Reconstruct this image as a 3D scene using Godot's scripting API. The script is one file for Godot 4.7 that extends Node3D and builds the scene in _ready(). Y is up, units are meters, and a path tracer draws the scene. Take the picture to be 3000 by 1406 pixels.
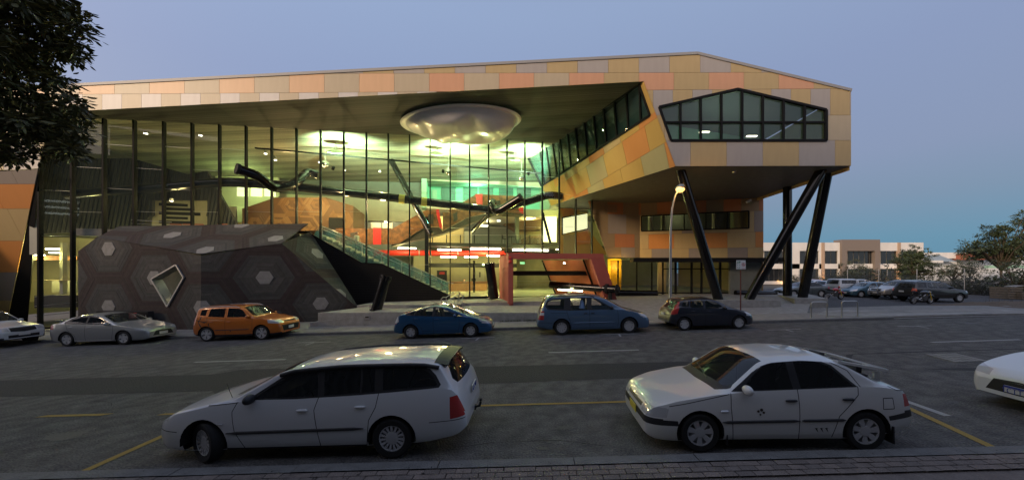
extends Node3D
# A street at dusk: long glazed university building with panel cladding, parked cars, car park.
# x right, y up, -z away from the camera. The street climbs to the right by 2.7 %.
const FOC := 850.0
var M := {}
var names := {}
var lit := 1.0
var rng := RandomNumberGenerator.new()

class MB:
	var v := PackedVector3Array()
	var n := PackedVector3Array()
	var c := PackedColorArray()
	var uv := PackedVector2Array()
	var col := Color(1, 1, 1)
	var use_col := false
	func tri(a: Vector3, b: Vector3, d: Vector3) -> void:
		var nn := (d - a).cross(b - a)
		if nn.length_squared() < 1e-14: return
		nn = nn.normalized()
		v.append(a); v.append(b); v.append(d)
		n.append(nn); n.append(nn); n.append(nn)
		if use_col:
			c.append(col); c.append(col); c.append(col)
	func trin(a: Vector3, b: Vector3, d: Vector3, na: Vector3, nb: Vector3, nd: Vector3) -> void:
		if (d - a).cross(b - a).dot(na + nb + nd) < 0:
			v.append(a); v.append(d); v.append(b)
			n.append(na); n.append(nd); n.append(nb)
		else:
			v.append(a); v.append(b); v.append(d)
			n.append(na); n.append(nb); n.append(nd)
		if use_col:
			c.append(col); c.append(col); c.append(col)
	func quad(a: Vector3, b: Vector3, d: Vector3, e: Vector3) -> void:
		tri(a, b, d); tri(a, d, e)
	func box(ctr: Vector3, s: Vector3, B := Basis()) -> void:
		var x := B.x * s.x * .5; var y := B.y * s.y * .5; var z := B.z * s.z * .5
		var p := []
		for i in 8:
			p.append(ctr + x * (1 if i & 1 else -1) + y * (1 if i & 2 else -1) + z * (1 if i & 4 else -1))
		quad(p[4], p[6], p[7], p[5]); quad(p[1], p[3], p[2], p[0])
		quad(p[5], p[7], p[3], p[1]); quad(p[0], p[2], p[6], p[4])
		quad(p[6], p[2], p[3], p[7]); quad(p[0], p[4], p[5], p[1])
	# box with chamfered edges along its length
	func bar(a: Vector3, b: Vector3, w: float, h: float, up := Vector3.UP) -> void:
		var d := (b - a).normalized()
		var s := d.cross(up).normalized(); var u := s.cross(d).normalized()
		box((a + b) * .5, Vector3((b - a).length(), h, w), Basis(d, u, s))
	func tube(path: Array, r, sides := 10, caps := true) -> void:
		var rings := []
		var up := Vector3.UP
		for i in path.size():
			var d: Vector3
			if i == 0: d = path[1] - path[0]
			elif i == path.size() - 1: d = path[i] - path[i - 1]
			else: d = (path[i + 1] - path[i]).normalized() + (path[i] - path[i - 1]).normalized()
			d = d.normalized()
			if i == 0: up = Vector3.RIGHT if absf(d.y) > .9 else Vector3.UP
			var s := d.cross(up).normalized(); var u := s.cross(d).normalized()
			up = u
			var rr: float = r[i] if r is Array else r
			var k := 1.0
			if i > 0 and i < path.size() - 1:
				k = 1.0 / maxf(.5, cos(.5 * (path[i + 1] - path[i]).angle_to(path[i] - path[i - 1])))
			var bend := Vector3.ZERO
			if k > 1.001: bend = ((path[i + 1] - path[i]).normalized() - (path[i] - path[i - 1]).normalized()).normalized()
			var ring := []; var nor := []
			for j in sides:
				var a := TAU * j / sides
				var q := s * cos(a) + u * sin(a)
				nor.append(q)
				ring.append(path[i] + q * rr + bend * bend.dot(q) * rr * (k - 1.0))
			rings.append([ring, nor])
		for i in path.size() - 1:
			for j in sides:
				var k := (j + 1) % sides
				var A = rings[i]; var B = rings[i + 1]
				trin(A[0][j], B[0][j], B[0][k], A[1][j], B[1][j], B[1][k])
				trin(A[0][j], B[0][k], A[0][k], A[1][j], B[1][k], A[1][k])
		if caps:
			for e in [0, path.size() - 1]:
				for j in range(1, sides - 1):
					var R = rings[e][0]
					if e == 0: tri(R[0], R[j], R[j + 1])
					else: tri(R[0], R[j + 1], R[j])
	# profile: [radius, along] pairs swept round the axis
	func lathe(prof: Array, at: Vector3, axis: Vector3, sides := 20, smooth := true) -> void:
		var d := axis.normalized()
		var s := d.cross(Vector3.RIGHT if absf(d.y) > .9 else Vector3.UP).normalized(); var u := s.cross(d)
		for i in prof.size() - 1:
			var r0: float = prof[i][0]; var r1: float = prof[i + 1][0]
			var h0: float = prof[i][1]; var h1: float = prof[i + 1][1]
			var sl := Vector2(h1 - h0, -(r1 - r0)).normalized()
			for j in sides:
				var a := TAU * j / sides; var b := TAU * (j + 1) / sides
				var qa := s * cos(a) + u * sin(a); var qb := s * cos(b) + u * sin(b)
				var A := at + qa * r0 + d * h0; var B := at + qb * r0 + d * h0
				var C := at + qb * r1 + d * h1; var D := at + qa * r1 + d * h1
				if smooth:
					var na := (qa * sl.x + d * sl.y).normalized(); var nb := (qb * sl.x + d * sl.y).normalized()
					if r0 > 1e-5: trin(A, C, B, na, nb, nb)
					if r1 > 1e-5: trin(A, D, C, na, na, nb)
				else:
					tri(A, C, B); tri(A, D, C)
	# flat polygon (2D list) laid in a plane, extruded along nrm by t
	func slab(poly: PackedVector2Array, o: Vector3, ex: Vector3, ey: Vector3, t: Vector3) -> void:
		var P := poly
		if Geometry2D.is_polygon_clockwise(P):
			P = poly.duplicate(); P.reverse()
		var idx := Geometry2D.triangulate_polygon(P)
		var flip := ex.cross(ey).dot(t) < 0
		for i in range(0, idx.size(), 3):
			var a := o + ex * P[idx[i]].x + ey * P[idx[i]].y
			var b := o + ex * P[idx[i + 1]].x + ey * P[idx[i + 1]].y
			var d := o + ex * P[idx[i + 2]].x + ey * P[idx[i + 2]].y
			if flip:
				tri(a + t, b + t, d + t); tri(a, d, b)
			else:
				tri(a + t, d + t, b + t); tri(a, b, d)
		for i in P.size():
			var p := P[i]; var q := P[(i + 1) % P.size()]
			var a := o + ex * p.x + ey * p.y; var b := o + ex * q.x + ey * q.y
			if flip: quad(a, b, b + t, a + t)
			else: quad(a, a + t, b + t, b)
	func flat(pts: Array) -> void:     # fan of a convex polygon in space
		for i in range(1, pts.size() - 1): tri(pts[0], pts[i], pts[i + 1])
	func mesh() -> ArrayMesh:
		var a := []; a.resize(Mesh.ARRAY_MAX)
		a[Mesh.ARRAY_VERTEX] = v; a[Mesh.ARRAY_NORMAL] = n
		if use_col: a[Mesh.ARRAY_COLOR] = c
		if uv.size() == v.size(): a[Mesh.ARRAY_TEX_UV] = uv
		var m := ArrayMesh.new()
		if v.size() >= 3: m.add_surface_from_arrays(Mesh.PRIMITIVE_TRIANGLES, a)
		return m

# ---------- names, tags
func numbered(parent: Node, called: String) -> String:
	var k := str(parent.get_instance_id()) + called
	var i: int = names.get(k, 0)
	names[k] = i + 1
	return called if i == 0 else "%s_%03d" % [called, i]
func put(called: String, mb, mat, parent: Node = self) -> MeshInstance3D:
	var o := MeshInstance3D.new()
	o.mesh = mb.mesh() if mb is MB else mb
	o.name = numbered(parent, called)
	o.material_override = M[mat] if mat is String else mat
	parent.add_child(o, true)
	return o
func base(called: String, at := Vector3.ZERO, turn := 0.0) -> Node3D:
	var o := Node3D.new(); o.name = numbered(self, called); add_child(o, true)
	o.position = at; o.rotation.y = turn
	return o
func tag(o, label: String, category: String, group := "") -> Node:
	o.set_meta("label", label); o.set_meta("category", category)
	if group: o.set_meta("group", group)
	return o
func struct(o) -> Node:
	o.set_meta("kind", "structure"); return o
func stuff(o) -> Node:
	o.set_meta("kind", "stuff"); return o

# ---------- geometry shorthands
func at(x: float, y: float, d: float) -> Vector3:      # a sighted point at its surveyed distance
	return Vector3((x - 1330.0) * d / FOC, 2.85 - (y - 685.0) * d / FOC, -d)
func gy(x: float) -> float:                              # height of the street
	return clampf(x, -60, 24.0) * .027
func vp(a: Array) -> PackedVector2Array:
	var p := PackedVector2Array()
	for i in range(0, a.size(), 2): p.append(Vector2(a[i], a[i + 1]))
	return p
# the curtain wall runs along GA from G0; u along it, w into the building
const G0 := Vector3(-26.47, 0, -21.07)
const GA := Vector3(.9678, 0, -.2519)
const GN := Vector3(-.2519, 0, -.9678)
func B(u: float, y: float, w: float) -> Vector3: return G0 + GA * u + GN * w + Vector3(0, y, 0)
func Q(x: float, y: float, w: float) -> Vector3:        # (u, height, w) of a sighted point w metres behind the curtain wall
	var k := (x - 1330.0) / FOC
	var u := (k * (21.07 + .9678 * w) + 26.47 + .2519 * w) / (.9678 - .2519 * k)
	var d := 21.07 + .2519 * u + .9678 * w
	return Vector3(u, 2.85 + (685.0 - y) * d / FOC, w)
func BQ(x: float, y: float, w: float) -> Vector3:
	var q := Q(x, y, w); return B(q.x, q.y, q.z)
func GB() -> Basis: return Basis(GA, Vector3.UP, -GN)

# ---------- materials
func sm(name: String, r: float, g: float, b: float, rough := .6, metal := 0.0) -> StandardMaterial3D:
	var m := StandardMaterial3D.new()
	m.albedo_color = Color(r, g, b).linear_to_srgb()
	m.roughness = rough; m.metallic = metal
	M[name] = m
	return m
func glow(name: String, r: float, g: float, b: float, e: float) -> StandardMaterial3D:
	var m := sm(name, .8, .8, .8, .5)
	m.emission_enabled = true; m.emission = Color(r, g, b).linear_to_srgb(); m.emission_energy_multiplier = e
	return m
func pane(name: String, r: float, g: float, b: float, alpha: float, rough := .02) -> StandardMaterial3D:
	var m := sm(name, r, g, b, rough)
	m.transparency = BaseMaterial3D.TRANSPARENCY_ALPHA
	m.albedo_color.a = alpha
	m.metallic_specular = .5
	return m
func paint(name: String, r: float, g: float, b: float, metal := 0.0) -> StandardMaterial3D:
	var m := sm(name, r, g, b, .32, metal)
	m.clearcoat_enabled = true; m.clearcoat = 1.0; m.clearcoat_roughness = .04
	return m
func noise_tex(seed_: int, freq: float, lo: Color, hi: Color, size := 512, oct := 4, sx := 1.0, ridged := false) -> ImageTexture:
	var f := FastNoiseLite.new(); f.seed = seed_; f.frequency = freq; f.fractal_octaves = oct
	f.noise_type = FastNoiseLite.TYPE_SIMPLEX_SMOOTH
	if ridged: f.fractal_type = FastNoiseLite.FRACTAL_RIDGED
	var im := f.get_seamless_image(size, size)
	if sx != 1.0:
		im.resize(size, maxi(4, int(size * sx)), Image.INTERPOLATE_LANCZOS)
	var out := Image.create(im.get_width(), im.get_height(), true, Image.FORMAT_RGB8)
	for y in im.get_height():
		for x in im.get_width():
			out.set_pixel(x, y, lo.lerp(hi, im.get_pixel(x, y).r))
	out.generate_mipmaps()
	return ImageTexture.create_from_image(out)
func worldly(m: StandardMaterial3D, scale: float, tex = null, bump = null, bs := .5) -> StandardMaterial3D:
	m.uv1_triplanar = true; m.uv1_world_triplanar = true
	m.uv1_scale = Vector3.ONE * scale
	if tex: m.albedo_texture = tex
	if bump:
		m.normal_enabled = true; m.normal_texture = bump; m.normal_scale = bs
	return m
func bump_tex(seed_: int, freq: float, size := 256, strength := 6.0, sx := 1.0) -> ImageTexture:
	var f := FastNoiseLite.new(); f.seed = seed_; f.frequency = freq; f.fractal_octaves = 4
	var im := f.get_seamless_image(size, size)
	im.convert(Image.FORMAT_RGBA8)
	im.bump_map_to_normal_map(strength)
	return ImageTexture.create_from_image(im)
func grey(a: float, b: float) -> Array: return [Color(a, a, a), Color(b, b, b)]

func make_materials() -> void:
	var spk := noise_tex(3, .09, Color(.62, .62, .63), Color(1.3, 1.28, 1.25) * .77, 512, 5)
	var clean := noise_tex(31, .01, Color(.93, .93, .93), Color(1, 1, 1), 256, 4)
	var blot := noise_tex(9, .012, Color(.84, .835, .83), Color(1, 1, 1), 512, 5)
	var streak := noise_tex(41, .014, Color(.97, .968, .965), Color(1, 1, 1), 512, 5)
	var stain := noise_tex(19, .008, Color(.66, .66, .67), Color(1, 1, 1), 512, 6)
	var fine := noise_tex(14, .16, Color(.7, .7, .7), Color(1, 1, 1), 512, 3)
	var bmp := bump_tex(5, .2, 256, 5.0)
	var bm2 := bump_tex(6, .03, 256, 6.0)
	var a := worldly(sm("asphalt", .225, .22, .21, .92), .45, spk, bmp, .7)
	a.detail_enabled = true; a.detail_albedo = stain; a.detail_blend_mode = BaseMaterial3D.BLEND_MODE_MUL; a.detail_uv_layer = BaseMaterial3D.DETAIL_UV_1
	worldly(sm("asphalt_patch", .05, .05, .052, .9), .4, spk, bmp, .6)
	worldly(sm("carpark", .10, .10, .105, .92), .3, spk, bmp, .5)
	worldly(sm("concrete", .34, .335, .315, .82), .35, blot, bmp, .25)
	worldly(sm("concrete_dark", .24, .235, .22, .85), .35, blot, bmp, .25)
	worldly(sm("footpath", .30, .285, .265, .9), .3, blot, bmp, .3)
	worldly(sm("kerb", .18, .178, .172, .9), .5, blot, bmp, .4)
	for k in 4:
		worldly(sm("paver%d" % k, .185 + .018 * k, .155 + .013 * k, .138 + .010 * k, .93), .5, blot, bmp, .4)
	worldly(sm("dirt", .17, .125, .085, .95), .3, spk, bm2, .6)
	worldly(sm("ground", .12, .11, .09, .95), .1, blot)
	sm("white_line", .42, .42, .41, .85).albedo_texture = null
	worldly(M["white_line"], .8, fine)
	worldly(sm("yellow_line", .42, .28, .06, .85), .8, fine)
	worldly(sm("oil", .115, .112, .11, .7), .45, spk)
	sm("iron", .10, .10, .10, .5, .6)
	# cladding
	for c in [["tan", .49, .37, .185], ["sand", .50, .42, .29], ["lilac", .405, .37, .34], ["salmon", .63, .345, .205], ["peach", .69, .44, .255],
			["white_panel", .62, .59, .56], ["gold", .52, .34, .10], ["orange", .60, .26, .08], ["olive", .40, .36, .19], ["rust_panel", .46, .19, .085], ["brown_panel", .30, .22, .125], ["mushroom", .30, .26, .23]]:
		var p := worldly(sm(c[0], c[1], c[2], c[3], .42), .22, streak)
		p.uv1_scale = Vector3(.42, .07, .42)
		p.metallic_specular = .4
	sm("joint", .11, .09, .068, .8)
	sm("capping", .30, .295, .29, .5)
	# slatted soffit: fine boards as relief
	var im := Image.create(64, 256, true, Image.FORMAT_RGB8)
	var r2 := RandomNumberGenerator.new(); r2.seed = 5
	for y in 256:
		var k := y % 16
		var tone := .62 + .38 * fmod(sin(float(y / 16) * 12.9898) * 43758.5453, 1.0) * .5 + .12
		var g := .25 if k < 4 else tone
		for x in 64: im.set_pixel(x, y, Color(g, g, g) * r2.randf_range(.93, 1.0))
	im.generate_mipmaps()
	var st := sm("soffit", .155, .145, .13, .75)
	st.albedo_texture = ImageTexture.create_from_image(im)
	sm("block_soffit", .10, .098, .095, .6)
	worldly(M["block_soffit"], .3, blot)
	sm("frame", .012, .012, .013, .6).metallic_specular = .22
	sm("black_gloss", .005, .005, .006, .16)
	sm("black_matt", .012, .012, .012, .75)
	sm("dark_slat", .012, .011, .011, .6)
	pane("glass", .55, .75, .68, .03)
	pane("window_glass", .025, .065, .068, .52)
	pane("dark_glass", .02, .025, .03, .6)
	pane("rail_glass", .14, .40, .39, .26)
	sm("steel", .55, .54, .52, .28, .95)
	sm("galv", .42, .42, .42, .45, .7)
	sm("chrome", .85, .85, .85, .05, 1.0)
	sm("cloud_white", .80, .79, .78, .2).clearcoat_enabled = true
	# inside
	worldly(sm("ceiling_in", .27, .25, .17, .7), .3, clean)
	worldly(sm("block_wall", .19, .205, .185, .9), .35, clean)
	worldly(sm("plaster", .58, .56, .45, .85), .3, clean)
	worldly(sm("beige_wall", .52, .48, .33, .85), .3, clean)
	worldly(sm("timber_light", .58, .47, .27, .5), .4, clean)
	worldly(sm("timber_orange", .36, .20, .085, .5), .6, clean)
	worldly(sm("timber_brown", .20, .105, .05, .55), .6, clean)
	worldly(sm("timber_mid", .29, .15, .06, .55), .6, clean)
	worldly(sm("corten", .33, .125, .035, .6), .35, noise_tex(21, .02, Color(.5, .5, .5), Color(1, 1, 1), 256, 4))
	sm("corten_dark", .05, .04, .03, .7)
	sm("red_paint", .65, .03, .03, .4)
	sm("red_duct", .62, .035, .02, .35)
	worldly(sm("floor_in", .40, .42, .30, .25), .3, clean)
	sm("yellow_paint", .80, .52, .02, .4)
	sm("band_yellow", .50, .46, .10, .35)
	sm("green_wall", .30, .50, .38, .7)
	sm("dark_ribbed", .035, .034, .036, .5)
	sm("slab_edge", .03, .03, .03, .5)
	worldly(sm("portal_red", .36, .085, .065, .7), .4, clean)
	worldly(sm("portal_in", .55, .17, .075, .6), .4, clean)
	glow("tube_lamp", 1.0, 1.0, .72, 9.0)
	glow("uplight", .92, 1.0, .70, 7.0)
	glow("downlight", 1.0, .95, .75, 18.0)
	glow("street_light", 1.0, .52, .12, 2.6)
	glow("wall_light", 1.0, .75, .40, 12.0)
	glow("lit_blind", .95, 1.0, .55, .9)
	glow("exit_green", .05, .75, .25, 1.2)
	glow("lit_sign", .9, 1.0, .9, 1.5)
	# concrete hexagon block
	worldly(sm("hex_centre", .30, .30, .29, .85), .5, blot, bmp, .25)
	var hb := worldly(sm("hex_board", 1, 1, 1, .9), .5, blot, bmp, .35)
	hb.vertex_color_use_as_albedo = true
	# vehicles
	sm("tyre", .012, .012, .012, .85)
	sm("under", .008, .008, .008, .9)
	sm("trim", .016, .016, .018, .55)
	sm("seam", .01, .01, .01, .8)
	sm("rim", .46, .46, .47, .35, .25)
	sm("rim_dark", .06, .06, .06, .5)
	sm("lamp_lens", .55, .56, .58, .08, .35).clearcoat_enabled = true
	sm("lamp_amber", .62, .20, .03, .15)
	sm("lamp_red", .38, .012, .012, .12).clearcoat_enabled = true
	sm("lamp_red_orange", .55, .07, .015, .12).clearcoat_enabled = true
	sm("plate", .62, .62, .60, .5)
	sm("plate_yellow", .62, .50, .05, .5)
	sm("plate_blue", .02, .04, .25, .5)
	sm("seat_cloth", .06, .06, .065, .9)
	pane("car_glass", .03, .045, .045, .32, .02)
	pane("tint_glass", .012, .014, .016, .82, .02)
	pane("clear_glass", .08, .11, .10, .16, .02)
	paint("white_paint", .58, .59, .60)
	paint("white_paint_b", .60, .60, .59)
	paint("orange_paint", .50, .135, .012, .15)
	paint("blue_paint", .015, .085, .20, .35)
	paint("steel_blue_paint", .085, .15, .245, .35)
	paint("silver_paint", .36, .37, .37, .5)
	paint("navy_paint", .018, .022, .035, .3)
	paint("black_paint", .006, .006, .007)
	paint("teal_paint", .06, .13, .18, .4)
	paint("champagne_paint", .33, .31, .28, .4)
	paint("red_car_paint", .40, .02, .03, .2)
	paint("graphite_paint", .09, .11, .115, .4)
	paint("pale_blue_paint", .34, .40, .46, .4)
	# plants
	for c in [["leaf_dark", .085, .088, .034], ["leaf_grey", .085, .098, .058], ["leaf_olive", .075, .090, .035], ["leaf_green", .055, .075, .028]]:
		var p2 := sm(c[0], c[1], c[2], c[3], .55)
		p2.backlight_enabled = true; p2.backlight = Color(c[1], c[2], c[3]).linear_to_srgb() * .5
		p2.vertex_color_use_as_albedo = true
	worldly(sm("bark", .11, .085, .06, .95), 1.0, blot, bm2, .6)
	sm("wood_grey", .20, .165, .12, .9)
	worldly(M["wood_grey"], .8, blot)
	# far buildings
	worldly(sm("render_white", .74, .72, .68, .8), .12, clean)
	sm("render_brown", .20, .165, .14, .8)
	sm("render_tan", .42, .30, .21, .8)
	sm("far_white", .60, .62, .63, .8)
	sm("far_glass", .015, .018, .022, .1)
	sm("brick_red", .30, .10, .06, .8)
	sm("opposite_wall", .05, .05, .052, .8)
	sm("sign_green", .02, .25, .10, .6)
	sm("sign_red", .55, .03, .03, .6)
	sm("sign_white", .75, .75, .73, .6)
	sm("post_red", .12, .03, .025, .6)
	sm("skin", .45, .27, .19, .6)
	sm("shirt", .32, .48, .60, .8)
	sm("hair", .10, .08, .06, .8)
	sm("blue_cloth", .16, .26, .44, .9)

func lamp(at_: Vector3, col: Color, energy: float, size := .15, called := "lamp_light", gain := 1.0) -> void:
	var l := OmniLight3D.new(); l.name = numbered(self, called)
	l.position = at_; l.light_color = col; l.light_energy = energy * gain * lit
	l.light_size = size; l.omni_range = 40; l.omni_attenuation = 2.0; l.shadow_enabled = true
	add_child(l, true)

func make_sky() -> Sky:
	var w := 512; var h := 256
	var im := Image.create(w, h, false, Image.FORMAT_RGBF)
	var stops := [[0.0, Color(.125, .285, .41)], [4.0, Color(.155, .315, .445)], [9.0, Color(.225, .32, .45)], [14.0, Color(.265, .335, .50)], [25.0, Color(.275, .350, .55)], [37.0, Color(.305, .40, .61)], [60.0, Color(.31, .39, .59)], [90.0, Color(.30, .36, .53)]]
	for y in h:
		var el := 90.0 - (y + .5) / h * 180.0
		var c: Color = stops[0][1]
		for i in stops.size() - 1:
			if el >= stops[i][0]: c = stops[i][1].lerp(stops[i + 1][1], clampf( (el - stops[i][0]) / (stops[i + 1][0] - stops[i][0]), 0, 1))
		for x in w:
			var az := (x + .5) / w * TAU                       # 0 = away from the camera, + to the right
			var away := .5 + .5 * cos(az - deg_to_rad(-148.0))       # 1 towards the afterglow
			var k := .95 + .22 * away
			var d := c * k
			# afterglow of the sun that has just set behind the photographer's left shoulder
			var g := pow(away, 3.6) * exp(-absf(el - 3.0) / 26.0)
			d += Color(1.15, .84, .58) * g * 1.8
			im.set_pixel(x, y, Color(d.r, d.g, d.b))
	var m := PanoramaSkyMaterial.new()
	m.panorama = ImageTexture.create_from_image(im)
	var s := Sky.new(); s.sky_material = m
	return s

func _ready() -> void:
	rng.seed = 7
	# camera: shift lens, level, horizon below the middle of the frame
	var cam := Camera3D.new(); cam.name = "camera"
	cam.position = Vector3(0, 2.85, 0)
	cam.set_frustum(1207.0 / FOC * .1, Vector2(-42.0, 81.5) / FOC * .1, .1, 1500.0)
	add_child(cam); cam.current = true
	var env := Environment.new()
	env.background_mode = Environment.BG_SKY; env.sky = make_sky()
	env.background_energy_multiplier = 1.0
	env.tonemap_mode = Environment.TONE_MAPPER_LINEAR
	env.tonemap_exposure = 1.0
	env.sdfgi_enabled = true; env.ssao_enabled = true; env.ssil_enabled = true
	var we := WorldEnvironment.new(); we.name = "environment"; we.environment = env; add_child(we)
	var sun := DirectionalLight3D.new(); sun.name = "afterglow_sun"
	sun.light_energy = .84; sun.light_color = Color(1.0, .87, .72); sun.light_angular_distance = 14.0; sun.shadow_enabled = true
	add_child(sun)
	var from := Vector3(-.70, .31, .62).normalized()
	sun.look_at_from_position(from * 50.0, Vector3.ZERO)
	make_materials()
	build_ground()
	build_building()
	build_interior()
	build_street_things()
	build_cars()
	build_background()
	build_plants()

# ============================================================ ground
func strip(called: String, mat, xs: Array, z0: float, z1: float, h: float, h1 = null, floor_ = null) -> MeshInstance3D:
	# a sheet that follows the street between two distances
	var b := MB.new()
	for i in xs.size() - 1:
		var a: float = xs[i]; var c: float = xs[i + 1]
		var g1: float = h if h1 == null else h1
		b.quad(Vector3(a, gy(a) + h, -z0), Vector3(a, gy(a) + g1, -z1), Vector3(c, gy(c) + g1, -z1), Vector3(c, gy(c) + h, -z0))
	return put(called, b, mat)
func mark(mat: String, pts: Array, h := .006, called := "road_marking") -> MeshInstance3D:
	var b := MB.new(); var p := []
	for q in pts: p.append(Vector3(q[0], gy(q[0]) + h, -q[1]))
	b.flat(p)
	var o := put(called, b, mat)
	struct(o)
	return o
func stone(b: MB, x0: float, x1: float, d0: float, d1: float, top: float, bot: float, cham := .02) -> void:
	# a block that follows the street's slope, front edge chamfered towards the road
	var p := func(x, y, d): return Vector3(x, gy(x) + y, -d)
	var s := signf(d1 - d0)
	for e in [[x0, x1]]:
		b.quad(p.call(x0, bot, d0), p.call(x0, top - cham, d0), p.call(x1, top - cham, d0), p.call(x1, bot, d0))
		b.quad(p.call(x0, top - cham, d0), p.call(x0, top, d0 + s * cham), p.call(x1, top, d0 + s * cham), p.call(x1, top - cham, d0))
		b.quad(p.call(x0, top, d0 + s * cham), p.call(x0, top, d1), p.call(x1, top, d1), p.call(x1, top, d0 + s * cham))
	b.quad(p.call(x0, bot, d0), p.call(x0, bot, d1), p.call(x0, top, d1), p.call(x0, top - cham, d0))
	b.quad(p.call(x1, bot, d0), p.call(x1, top - cham, d0), p.call(x1, top, d1), p.call(x1, bot, d1))

func build_ground() -> void:
	var xs := [-120.0, -60.0, 24.0, 140.0]
	var b := MB.new()
	for zz in [[60.0, -14.0], [-14.0, -60.0], [-60.0, -900.0]]:
		for k in [[-900.0, -60.0], [-60.0, 24.0], [24.0, 900.0]]:
			b.quad(Vector3(k[0], gy(k[0]) - .45, zz[0]), Vector3(k[0], gy(k[0]) - .45, zz[1]), Vector3(k[1], gy(k[1]) - .45, zz[1]), Vector3(k[1], gy(k[1]) - .45, zz[0]))
	struct(put("terrain", b, "ground"))
	struct(strip("road", "asphalt", xs, 4.9, 16.9, 0.0))
	# long dark strip of newer asphalt with ragged ends
	var pa := MB.new()
	var far := [[-60, 10.3], [-30, 10.25], [-13.2, 10.25], [-9.6, 10.3], [-9.2, 10.75], [-6.0, 10.8], [-2, 10.35], [4, 10.3], [9.6, 10.25], [10.0, 10.6], [12, 10.75], [18, 10.75], [60, 10.8]]
	var nearr := [[-60, 8.6], [-30, 8.65], [-8.2, 8.75], [-7.9, 8.5], [-2, 8.7], [2, 8.85], [5, 8.85], [9, 9.0], [10.4, 9.0], [12, 8.6], [18, 8.7], [60, 8.7]]
	var poly := PackedVector2Array()
	for q in far: poly.append(Vector2(q[0], q[1]))
	nearr.reverse()
	for q in nearr: poly.append(Vector2(q[0], q[1]))
	var idx := Geometry2D.triangulate_polygon(poly)
	for i in range(0, idx.size(), 3):
		var t := []
		for j in 3:
			var q := poly[idx[i + j]]; t.append(Vector3(q.x, gy(q.x) + .004, -q.y))
		pa.tri(t[0], t[1], t[2])
	struct(put("asphalt_strip", pa, "asphalt_patch"))
	# markings
	for x in [-24.3, -11.8, .7, 14.2, 26.7]:
		mark("white_line", [[x, 11.84], [x, 11.96], [x + 3.2, 12.0], [x + 3.2, 11.88]], .008, "lane_dash")
	mark("yellow_line", [[-10.7, 7.3], [-10.55, 7.41], [-9.1, 7.41], [-9.25, 7.3]], .008, "yellow_line")
	mark("yellow_line", [[-8.0, 7.24], [-7.9, 7.33], [7.4, 7.33], [7.4, 7.24]], .008, "yellow_line")
	mark("yellow_line", [[-6.85, 4.97], [-6.85, 7.19], [-6.72, 7.19], [-6.72, 4.97]], .008, "yellow_line")
	mark("yellow_line", [[6.95, 4.97], [7.50, 7.19], [7.63, 7.19], [7.08, 4.97]], .008, "yellow_line")
	mark("white_line", [[7.45, 7.42], [7.45, 7.55], [8.25, 7.55], [8.25, 7.42]], .008, "bay_tick")
	mark("white_line", [[7.64, 6.2], [7.68, 7.3], [7.82, 7.3], [7.78, 6.2]], .008, "bay_tick")
	for x in [-10.3, -3.0, 3.2, 10.6, 16.4]:
		mark("white_line", [[x, 14.95], [x, 15.03], [x + 1.5, 15.03], [x + 1.5, 14.95]], .008, "bay_tick")
		mark("white_line", [[x + .7, 14.45], [x + .75, 14.94], [x + .83, 14.94], [x + .78, 14.45]], .008, "bay_tick")
	# dark cracks sealed in the asphalt
	var cr := MB.new()
	for k in 26:
		var x := rng.randf_range(-12, 10); var d := rng.randf_range(5.3, 15.0); var an := rng.randf_range(-.5, .5)
		for s in 7:
			var x2 := x + .38 * cos(an); var d2 := d + .25 * sin(an)
			var w := rng.randf_range(.006, .016)
			if d2 > 8.3 and d2 < 11.2 or d2 < 5.1: break
			cr.quad(Vector3(x, gy(x) + .005, -d), Vector3(x, gy(x) + .005, -d - w), Vector3(x2, gy(x2) + .005, -d2 - w), Vector3(x2, gy(x2) + .005, -d2))
			x = x2; d = d2; an += rng.randf_range(-.5, .5)
	stuff(put("road_cracks", cr, "seam"))
	# oil and drip stains in the bays and lanes
	var oil := MB.new()
	for q in [[-4.6, 6.0, .5], [-2.2, 6.4, .35], [3.4, 6.1, .45], [5.2, 6.0, .3], [9.6, 6.4, .7], [10.3, 5.9, .35], [-8.6, 6.3, .4], [1.0, 6.2, .25], [-17, 15.6, .5], [-9.5, 15.9, .4], [-4, 16.0, .45], [3, 15.8, .5], [8, 16.0, .35], [12.5, 15.6, .5], [-12, 6.8, .3], [.4, 5.6, .18], [8.6, 6.9, .2], [20, 15.5, .5]]:
		for k in 3:
			var c0 := Vector2(q[0] + rng.randfn(0, .25), q[1] + rng.randfn(0, .12)); var rr: float = q[2] * rng.randf_range(.25, .6)
			var pts := []
			for i in 14:
				var a := TAU * i / 14; var r3 := rr * rng.randf_range(.6, 1.1)
				var xx := c0.x + cos(a) * r3 * 1.3; pts.append(Vector3(xx, gy(xx) + .003 + k * .0012, -(c0.y + sin(a) * r3 * .8)))
			oil.flat(pts)
	stuff(put("oil_stains", oil, "oil"))
	# cover let into the dark strip
	var mc := MB.new()
	var c := [Vector2(12.15, 10.35), Vector2(13.15, 10.4), Vector2(12.95, 9.5), Vector2(11.95, 9.45)]
	for i in 5:
		for j in 4:
			var f := func(u, v): 
				var q: Vector2 = c[0].lerp(c[1], u).lerp(c[3].lerp(c[2], u), v)
				return Vector3(q.x, gy(q.x), -q.y)
			var g := .012
			var u0 := i / 5.0 + g; var u1 := (i + 1) / 5.0 - g; var v0 := j / 4.0 + g; var v1 := (j + 1) / 4.0 - g
			var pts := [f.call(u0, v0), f.call(u1, v0), f.call(u1, v1), f.call(u0, v1)]
			var up := Vector3(0, .018, 0)
			mc.quad(pts[0] + up, pts[1] + up, pts[2] + up, pts[3] + up)
			for k in 4: mc.quad(pts[k], pts[k] + up, pts[(k + 1) % 4] + up, pts[(k + 1) % 4])
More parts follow.
